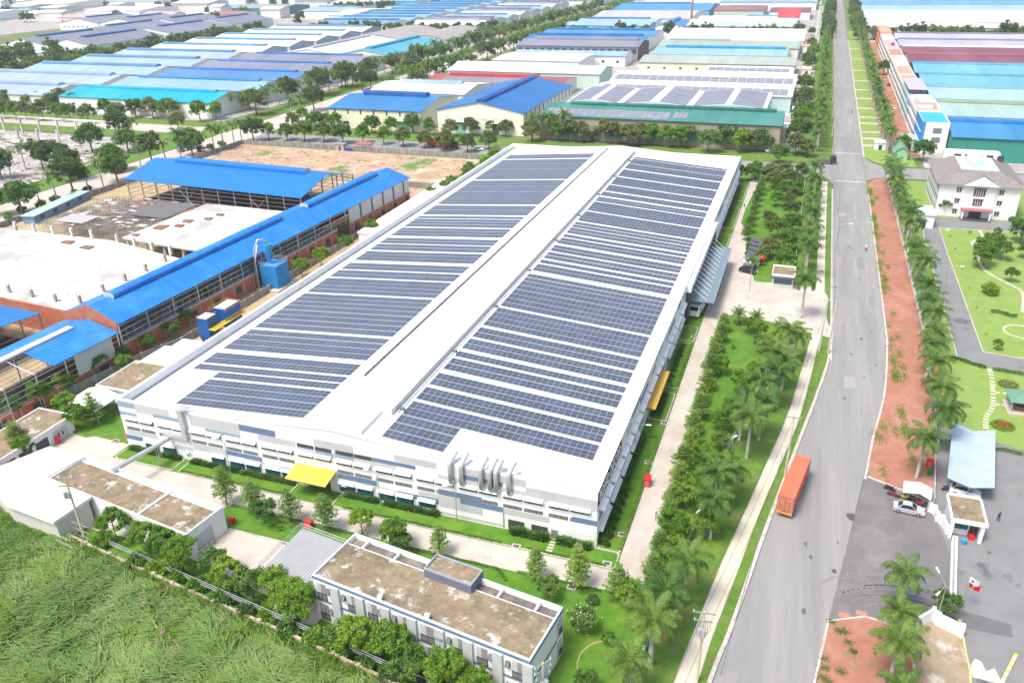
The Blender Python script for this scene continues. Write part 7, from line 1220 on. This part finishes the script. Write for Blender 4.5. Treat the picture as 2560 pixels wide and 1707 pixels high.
# garden
row(lush_trees, [(47.7, 229.5), (49, 232), (52.6, 243.2), (50, 239), (54, 238)], 'spreading garden tree of the central clump, %s one', 'central garden clump', 1.3)
for p, lb, s, pr in (((53.5, 221.7), 'airy single tree on the garden lawn right of the clump', 1.0, lush_trees[1]), ((47.5, 211.6), 'dense round bush on the garden lawn', 2.1, bush[1]), ((49.4, 260.6), 'small feathery palm-like plant at the top lawn edge', .9, small_palm), ((56.4, 259.7), 'small round tree near the top of the garden', .6, lush_trees[1]), ((61.5, 255.1), 'dark tree at the right edge of the garden', 1.1, round_trees[1]), ((60.6, 241.5), 'dark bushy tree below the one at the garden edge', .8, round_trees[1]), ((44.1, 278.0), 'dense rounded tree against the office wall', 1.2, lush_trees[1]), ((63, 276), 'low shrub at the right corner of the office', 1.0, bush[0]), ((44.2, 178.5), 'small palm-like tree at the lower garden drive', .55, lush_trees[0]), ((57, 186), 'small garden tree at the right edge near the lower drive', .6, lush_trees[0]), ((25.0, 92.2), 'glossy green tree leaning over the white nameplate wall', .85, lush_trees[1])): put([pr], p, lb, None, s)
for i, p in enumerate(PT(3, 1, [(1670, 600), (1715, 720), (1780, 900), (1850, 1080), (1915, 1260), (2000, 1500)])): put([small_palm], p, 'tiny planted seedling in the garden lawn, %s from the office' % nth(i), 'lawn seedlings', .45)
def flowerbed(label, x, y, r, mid): t = th('flower_bed', label, 'flower bed', (x, y, 0)); rg = np.random.default_rng(3); a = rg.random(900)*6.28; q = np.stack([np.cos(a)*(r+rg.normal(size=900)*.16), np.sin(a)*(r+rg.normal(size=900)*.16), .15+.3*rg.random(900)], 1); quads('hedge_ring', leaves(q, .1, rg), K['L_lime'], t); a = rg.random(900)*6.28; rr_ = r*.85*np.sqrt(rg.random(900)); q = np.stack([np.cos(a)*rr_, np.sin(a)*rr_, .2+.5*rg.random(900)], 1); quads('flowers', leaves(q, .1, rg), [flat(mid), K['L_mid']], t, rg.integers(0, 2, 900)); return t
flowerbed('round flower bed with a dry brown shrub at its centre', 43.7, 162.3, 1.6, (.38, .26, .16)); flowerbed('round bed of orange-red flowers near the carport', 40.1, 145.3, 1.7, (.55, .12, .03)); 
hedge('hedge', [G(3, 1, 2040, 1300), G(3, 1, 2120, 1310), G(3, 1, 2210, 1340), G(3, 1, 2285, 1350)], .8, .9, 'L_dark', 160, .12, 'short curved dark hedge on the garden lawn')
hedge('hedge', Gs(3, 2, [(1610, 160), (1740, 165), (1860, 210), (2000, 250)]), .9, .7, 'L_mid', 130, .13, 'loose hedge between the lower garden lawn and the drive'); hedge('hedge', Gs(3, 2, [(2060, 260), (2200, 285), (2350, 310)]), .9, .7, 'L_mid', 130, .13, 'loose hedge at the right part of the garden drive'); hedge('hedge', Gs(3, 2, [(2070, 995), (2200, 1010), (2340, 1050)]), .8, .6, 'L_mid', 110, .12, 'hedge between garden lawn and yard behind the carport')
# planting at the factory foot
for i, (a, c) in enumerate((((-107.5, 90.1), (-101.2, 90.1)), ((-100.4, 90.1), (-96.2, 90.1)), ((-94.0, 90.1), (-84, 90.1)), ((-83.5, 90.1), (-72.8, 90.1)), ((-63.2, 90.1), (-57, 90.1)), ((-56, 90.1), (-46.5, 90.1)), ((-34.5, 89.9), (-28.6, 89.9)), ((-27.2, 90.0), (-22.0, 90.0)))):
    hedge('lily_bed', [a, c], 1.0, 1.5 if i > 5 else 1.05, 'L_hedge' if i < 6 else 'L_mid', 150, .045 if i < 6 else .085, 'strip of strap-leaved plants at the foot of the factory front, %s from the left' % nth(i), 'plant bed', True)
hedge('lily_bed', [(-20.7, 91.5), (-20.7, 122)], 1.0, 1.5, 'L_mid', 130, .075, 'strip of strap-leaved plants along the near east wall', 'plant bed', True)
for i in range(8): put([ball], (-19.9, 91.6+i*2.05), 'clipped ball shrub on the near east lawn strip, %s from the corner' % nth(i), 'ball shrubs on the near strip', .95, .1)
for i in range(8): put([ball], (-19.6, 143.6+i*2.35), 'clipped dark cone shrub north of the ochre canopy, %s from it' % nth(i), 'cone shrubs north of the canopy', 1.1, .1)
hb = [((-17.9, 91.2), (-17.9, 122.6), 'near east lawn strip along the drive'), ((-21, 122.5), (-17.9, 122.5), 'far end of the near east strip'), ((-17.9, 142), (-17.9, 162), 'strip of cone shrubs'), ((-21, 141.8), (-17.9, 141.8), 'near end of the cone shrub strip'), ((-18, 214.7), (-18, 223), 'strip behind the glass canopy'), ((-62, 87.3), (-35, 87.3), 'factory front lawn, middle part'), ((-31, 87.4), (-19, 87.4), 'factory front lawn, right part'), ((-94, 87.3), (-72.5, 87.3), 'factory front lawn, left part')]
for a, c, l in hb: hedge('edging_hedge', [a, c], .45, .38, 'L_lime', 120, .08, 'low clipped edging hedge on the '+l)
hedge('edging_hedge', [(-30.8, 82.2), (-24, 82.3), (-15.8, 82.2), (-13.0, 81.6)], .5, .42, 'L_lime', 120, .08, 'low clipped edging hedge above the staked tree lawn'); hedge('edging_hedge', [(-50, 81.9), (-33.5, 81.9), (-31.6, 80.0)], .5, .45, 'L_mid', 130, .08, 'low clipped edging hedge before the dormitory'); hedge('edging_hedge', [(-79.5, 82.2), (-54.6, 82.2)], .45, .35, 'L_mid', 110, .08, 'low clipped edging hedge on the middle lawn')
hedge('square_hedge', [(-19.8, 129.5), (-19.8, 138.6)], 1.8, .9, 'L_dark', 330, .1, 'dark square hedge block beside the ochre canopy', seed=8); hedge('square_hedge', [(-20.2, 246), (-20.2, 292)], 1.8, 1.6, 'L_dark', 150, .13, 'dark overgrown hedge along the far east wall', seed=9)
hedge('creeper', [(-8.2, 101), (-9.0, 92), (-10.0, 81)], .6, 1.5, 'L_lime', 220, .1, 'bright creeper covering the near end of the bar fence'); hedge('creeper', [(1.5, 215), (1.5, 250)], .6, 1.2, 'L_mid', 90, .1, 'creeper patches on the fence north of the entrance')
hedge('undergrowth', [(-11.5, 86), (-11.3, 120), (-11.2, 168)], 1.0, .6, 'L_lime', 60, .12, 'ragged undergrowth beneath the layered drive trees')
hedge('weeds', [(-112, 68.4), (-93, 66.0), (-67, 62.4), (-40, 58.4)], 2.2, 1.5, 'L_lime', 190, .13, 'bright weeds creeping along the mossy wall', 'weeds')
# weeds in the brick pavement and verge
rg = np.random.default_rng(12)
def tufts(name, n, f, h, sz, m, label=None):
    P = np.array([f() for _ in range(n)]); P = np.concatenate([P, .1+rg.random((n, 1))*h], 1); o = quads(name, leaves(P, sz, rg, .3), K[m]); o['kind'] = 'stuff'; return o
def clumpf(cs, s): return lambda: (lambda c: (c[0]+rg.normal()*s[0], c[1]+rg.normal()*s[1]))(cs[rg.integers(len(cs))])
cs = [(22.9+rg.random()*.8, 125+rg.random()*185) for _ in range(50)]+[(23.3+rg.random()*2, 125+rg.random()*185) for _ in range(10)]+[G(3, 1, *q) for q in ((1000, 700), (1050, 760), (1040, 860), (1060, 990), (1150, 1320), (1100, 1080), (980, 440), (1000, 250))]+[G(3, 2, *q) for q in ((1230, 230), (1060, 780), (1170, 820), (1040, 900), (1320, 1080), (1060, 1210), (910, 1180), (990, 860))]
cs = [c for c in cs if c[0] > np.interp(c[1], [120, 136, 153, 166, 180, 320], [17, 18.6, 21.2, 22.2, 22.8, 22.9])]
tufts('weed_tufts', 8000, clumpf(cs, (.42, 1.3)), .10, .14, 'L_lime'); tufts('weed_tufts', 1200, clumpf([G(3, 3, *q) for q in ((590, 1010), (650, 1090), (740, 1200), (780, 1280), (520, 1350), (520, 1430), (500, 1520), (670, 1470), (700, 1100), (560, 1560))], (.35, .3)), .12, .09, 'L_mid')
# tall grass field in the lower left corner: bent clumps, many blades
def field():
    rg = np.random.default_rng(77); N = 52000; x = -150+rg.random(N)*125; y = 30+rg.random(N)*46; lim = 70.0-(x+116)*.155; k = (y < lim-.6) & (y > 30) & ~((x > -38) & (y > 55)); x, y = x[k], y[k]; n = len(x)
    def nz(a, b, s): return np.sin(x*s+a+1.7*np.sin(y*s*.7+b))*np.cos(y*s*.9+b+1.3*np.sin(x*s*.6+a))
    dens = nz(1, 2, .35)+.6*nz(4, 1, .9); hgt = 1.15+.45*nz(2, 5, .5)+.35*nz(7, 3, 1.3)+.2*rg.random(n); az = 3.5+.9*nz(3, 3, .22)+.35*rg.normal(size=n); Q = []; MI = []
    leafy = (nz(9, 4, .16)+.3*rg.normal(size=n)+np.clip((-88-x)/22, -1, 1.4)+.5*(y > lim[k]-6)+.25*nz(2, 6, .6)) > .62; straw = (rg.random(n) < .02+.05*(nz(5, 8, .3) > .6))
    for j in range(3):
        a = az+rg.normal(size=n)*.5; u = np.stack([np.cos(a), np.sin(a), np.zeros(n)], 1); L_ = hgt*(.8+.5*rg.random(n)); b0 = np.stack([x+rg.normal(size=n)*.22, y+rg.normal(size=n)*.22, np.zeros(n)-.1], 1); w = np.stack([-u[:, 1], u[:, 0], np.zeros(n)], 1)*(.030+.028*rg.random(n))[:, None]
        m1 = b0+u*(L_*.28)[:, None]; m1[:, 2] = L_*.72; e = b0+u*(L_*(.9+.35*rg.random(n)))[:, None]; e[:, 2] = L_*(.78+.2*rg.random(n)); g = ~leafy
        Q.append(np.stack([b0-w, b0+w, m1+w*1.6, m1-w*1.6], 1)[g]); Q.append(np.stack([m1-w*1.6, m1+w*1.6, e+w*.3, e-w*.3], 1)[g]); mi = np.where(straw, 2, np.where(dens > .55, 1, 0))[g]; MI += [mi, mi]
    o = quads('tall_grass', np.concatenate(Q), [K['L_blade1'], K['L_blade2'], K['L_blade3']], None, np.concatenate(MI)); o['kind'] = 'stuff'
    c = np.stack([x, y, hgt*.8], 1)[leafy]; c = np.concatenate([c+rg.normal(size=c.shape)*np.array([.25, .25, .22]) for _ in range(5)]); o = quads('leafy_weeds', leaves(c, .15, rg, .35), [K['L_lime'], K['L_mid']], None, rg.integers(0, 2, len(c))); o['kind'] = 'stuff'
field()
# ================================================================ DISTANT TOWN AND REMAINING PIECES
t = FL('long white lean-to roof squeezed between the brick hall and the factory flank', 'annex', 'annex', -122.5, -109.2, 200, 262, 4.2, 'roofw')
sheet('sandy_strip', [(-131, 119), (-109, 119.5), (-109, 262), (-125.8, 262), (-127.6, 200)], .0, K['sand'])
rg = random.Random(21); cols = [(.78, .78, .76), (.70, .68, .62), (.50, .62, .74), (.62, .36, .30), (.60, .62, .62), (.80, .80, .80), (.30, .48, .66), (.45, .60, .55)]
pr_ = {}
def townlot(x, y, w, d, h, c):
    key = cols.index(c)
    if key not in pr_:
        t = th('town_building', 'x', 'building', (0, 0, 0), 0, 'hazy town buildings'); MB().box(0, 1, 0, 1, 0, 1).build('wall', flat((.72, .70, .68)), t)
        MB().poly([(-.04, -.04, 1), (1.04, -.04, 1), (1.04, .5, 1.22), (-.04, .5, 1.22)]).poly([(-.04, .5, 1.22), (1.04, .5, 1.22), (1.04, 1.04, 1), (-.04, 1.04, 1)]).poly([(-.04, -.04, 1), (-.04, .5, 1.22), (-.04, 1.04, 1)]).poly([(1.04, -.04, 1), (1.04, 1.04, 1), (1.04, .5, 1.22)]).build('roof', flat(c), t); pr_[key] = t; HIDE.append(t)
    dup(pr_[key], (x, y, 0), rg.choice((0, 0, .12, -.1)), (w, d, h), 'small building among the hazy town roofs at the upper left skyline', 'hazy town buildings')
used = [(a[0], a[1], a[2], a[3]) for a in FARM]
def free(x, y, w, d): return all(x+w < a or x > b or y+d < c or y > e for a, b, c, e in used)
n = 0
for i in range(3000):
    if n >= 230: break
    y = 830+rg.random()**.8*1500; x = -570-rg.random()*(y*1.05-250); w, d, h = 14+rg.random()*50, 14+rg.random()*40, 6+rg.random()*9
    if y < 880 and x > -870 or (x > -860 and y < 870): continue
    if rg.random() < .3: x = -560+rg.random()*540; y = 1440+rg.random()*900
    if free(x-5, y-5, w+10, d+10): used.append((x, x+w, y, y+d)); townlot(x, y, w, d, h, rg.choice(cols)); n += 1
n = 0
for i in range(900):
    if n >= 90: break
    y = 860+rg.random()*1100; x = -560-rg.random()*(y*.9-200)
    if free(x-4, y-4, 8, 8): put(far_trees, (x, y), 'small dark tree between the hazy town roofs at the upper left skyline', 'town trees', 1.3, pick=1); n += 1
sheet('town_ground', [(-560, 860), (-560, 3400), (-4200, 3400), (-3200, 1200), (-1500, 560), (-900, 560), (-880, 860)], -.05, K['gravel'])
for i in range(9): shed('hazy hall roof beyond the right-hand long roofs, %s in depth' % nth(i), 40 if i % 2 else 60, 160+i*25, 1440+i*110, 1510+i*110, 9, 12, cols[i % 8], WH, name='far_hall', group='hazy halls right of the far road')
for i in range(9): shed('hazy hall roof beyond the left roadside, %s in depth' % nth(i), -220+i*6, -12, 1460+i*120, 1540+i*120, 9, 12, cols[(i+3) % 8], WH, name='far_hall', group='hazy halls left of the far road')
# small props: litter and rubble scattered on the building plots
b = MB(); rg = random.Random(5)
for i in range(420):
    x, y = -246+rg.random()*116, 255+rg.random()*52; w = .3+rg.random()*1.4; a = rg.random(); b.prism([(x, y), (x+w, y+a*.3), (x+w*.8, y+.3+a), (x+.1, y+.3+a*.5)], -.04, .05+.25*rg.random(), rg.choice((0, 1, 2)))
o = b.build('rubble', [K['dirt'], flat((.6, .55, .48)), flat((.34, .24, .18))]); o['kind'] = 'stuff'
b = MB()
for i in range(700):
    x, y = -420+rg.random()*134, 215+rg.random()*88; w = .6+rg.random()*4; a = rg.random()*1.5; b.prism([(x, y), (x+w, y+a*.3), (x+w*.8, y+.5+a), (x+.1, y+.4+a*.5)], -.04, .1+.5*rg.random(), rg.choice((0, 0, 1, 2)))
o = b.build('yard_debris', [flat((.62, .60, .58)), flat((.45, .40, .36)), flat((.30, .2, .15))]); o['kind'] = 'stuff'
b = MB()
for i in range(160):
    x, y = -230+rg.random()*76, 127+rg.random()*36; w = .2+rg.random()*1.1
    b.prism([(x, y), (x+w, y+.1), (x+w*.9, y+.3), (x, y+.25)], 6.1, 6.16+.1*rg.random(), rg.choice((0, 1)))
o = b.build('deck_debris', [flat((.4, .33, .27)), flat((.55, .52, .48))]); o['kind'] = 'stuff'
# tyre marks swept across the gate forecourt and worn repairs on the main road
def arc(cx, cy, r, a0, a1, w, m):
    n = 18; P = [(cx+r*math.cos(a0+(a1-a0)*i/n), cy+r*.62*math.sin(a0+(a1-a0)*i/n)) for i in range(n+1)]; b = MB()
    for i in range(n):
        a, c = Vector(P[i]), Vector(P[i+1]); d = (c-a).normalized(); q = Vector((-d.y, d.x))*w/2; b.poly([(a-q).to_tuple()+(.016+.001*(i % 2),), (c-q).to_tuple()+(.016+.001*(i % 2),), (c+q).to_tuple()+(.016+.001*(i % 2),), (a+q).to_tuple()+(.016+.001*(i % 2),)][::1])
    tag(b.build('tyre_mark', m), kind='structure')
rg = random.Random(31); tm = mat('dusty_tyre_track', (.215, .20, .19), .9, .1, 2); tm2 = mat('dark_tyre_track', (.125, .12, .12), .9, .1, 2)
for i in range(18): arc(20.5+rg.random()*3, 88.5+rg.random()*2, 5+rg.random()*9, .9+rg.random()*.3, 2.2+rg.random()*.55, .12+.14*rg.random(), tm if i % 6 else tm2)
pm = mat('patched_asphalt', (.235, .23, .225), .9, .08, 1); pm2 = mat('pale_patched_asphalt', (.33, .32, .30), .9, .08, 1)
for i, (x, y, w, d) in enumerate(((13.5, 152, 2.2, 5), (17.5, 221, 1.6, 9), (13.0, 268, 2.4, 4), (19.6, 196, 1.2, 6), (16, 300, 3, 3), (14, 380, 3, 8), (18, 420, 2, 12))):
    sheet('patch_repair', [(x, y), (x+w, y+.2), (x+w*.9, y+d), (x-.1, y+d*.94)], .014, pm if i % 2 else pm2)
for i in range(9):       # thin sealed cracks running along the carriageway
    x = 12.5+rg.random()*8.5; y = 180+rg.random()*120; b = MB(); p = (x, y)
    for k in range(14):
        q = (p[0]+(rg.random()-.5)*.5, p[1]+1.2+rg.random()); b.poly([(p[0]-.035, p[1], .012), (p[0]+.035, p[1], .012), (q[0]+.035, q[1], .012), (q[0]-.035, q[1], .012)]); p = q
    tag(b.build('road_crack', K['asphd']), kind='structure')
for i in range(26):
    x = 11.8+rg.random()*9.8; y = 60+rg.random()*260
    if y < 170: x -= (170-y)*.125
    w = .15+rg.random()*.35; sheet('oil_stain', [(x+w*(1+.2*math.sin(3*a+i))*math.cos(a)*.6, y+w*(1+.2*math.sin(4*a+i))*math.sin(a)*1.4) for a in [j*.63 for j in range(10)]], .018, tm2)
for o in HIDE: drop(o)
# haze of the humid air over the estate
hz = MB().box(-3500, 3000, -300, 5000, -1.2, 96).build('haze', bpy.data.materials.new('haze_air')); hz['kind'] = 'stuff'; hm = hz.data.materials[0]; hm.use_nodes = True; hn = hm.node_tree; hn.nodes.remove(hn.nodes['Principled BSDF'])
pv = hn.nodes.new('ShaderNodeVolumePrincipled'); pv.inputs['Color'].default_value = (.93, .96, 1, 1); pv.inputs['Density'].default_value = .00015; pv.inputs['Anisotropy'].default_value = .2; hn.links.new(pv.outputs[0], hn.nodes['Material Output'].inputs['Volume'])
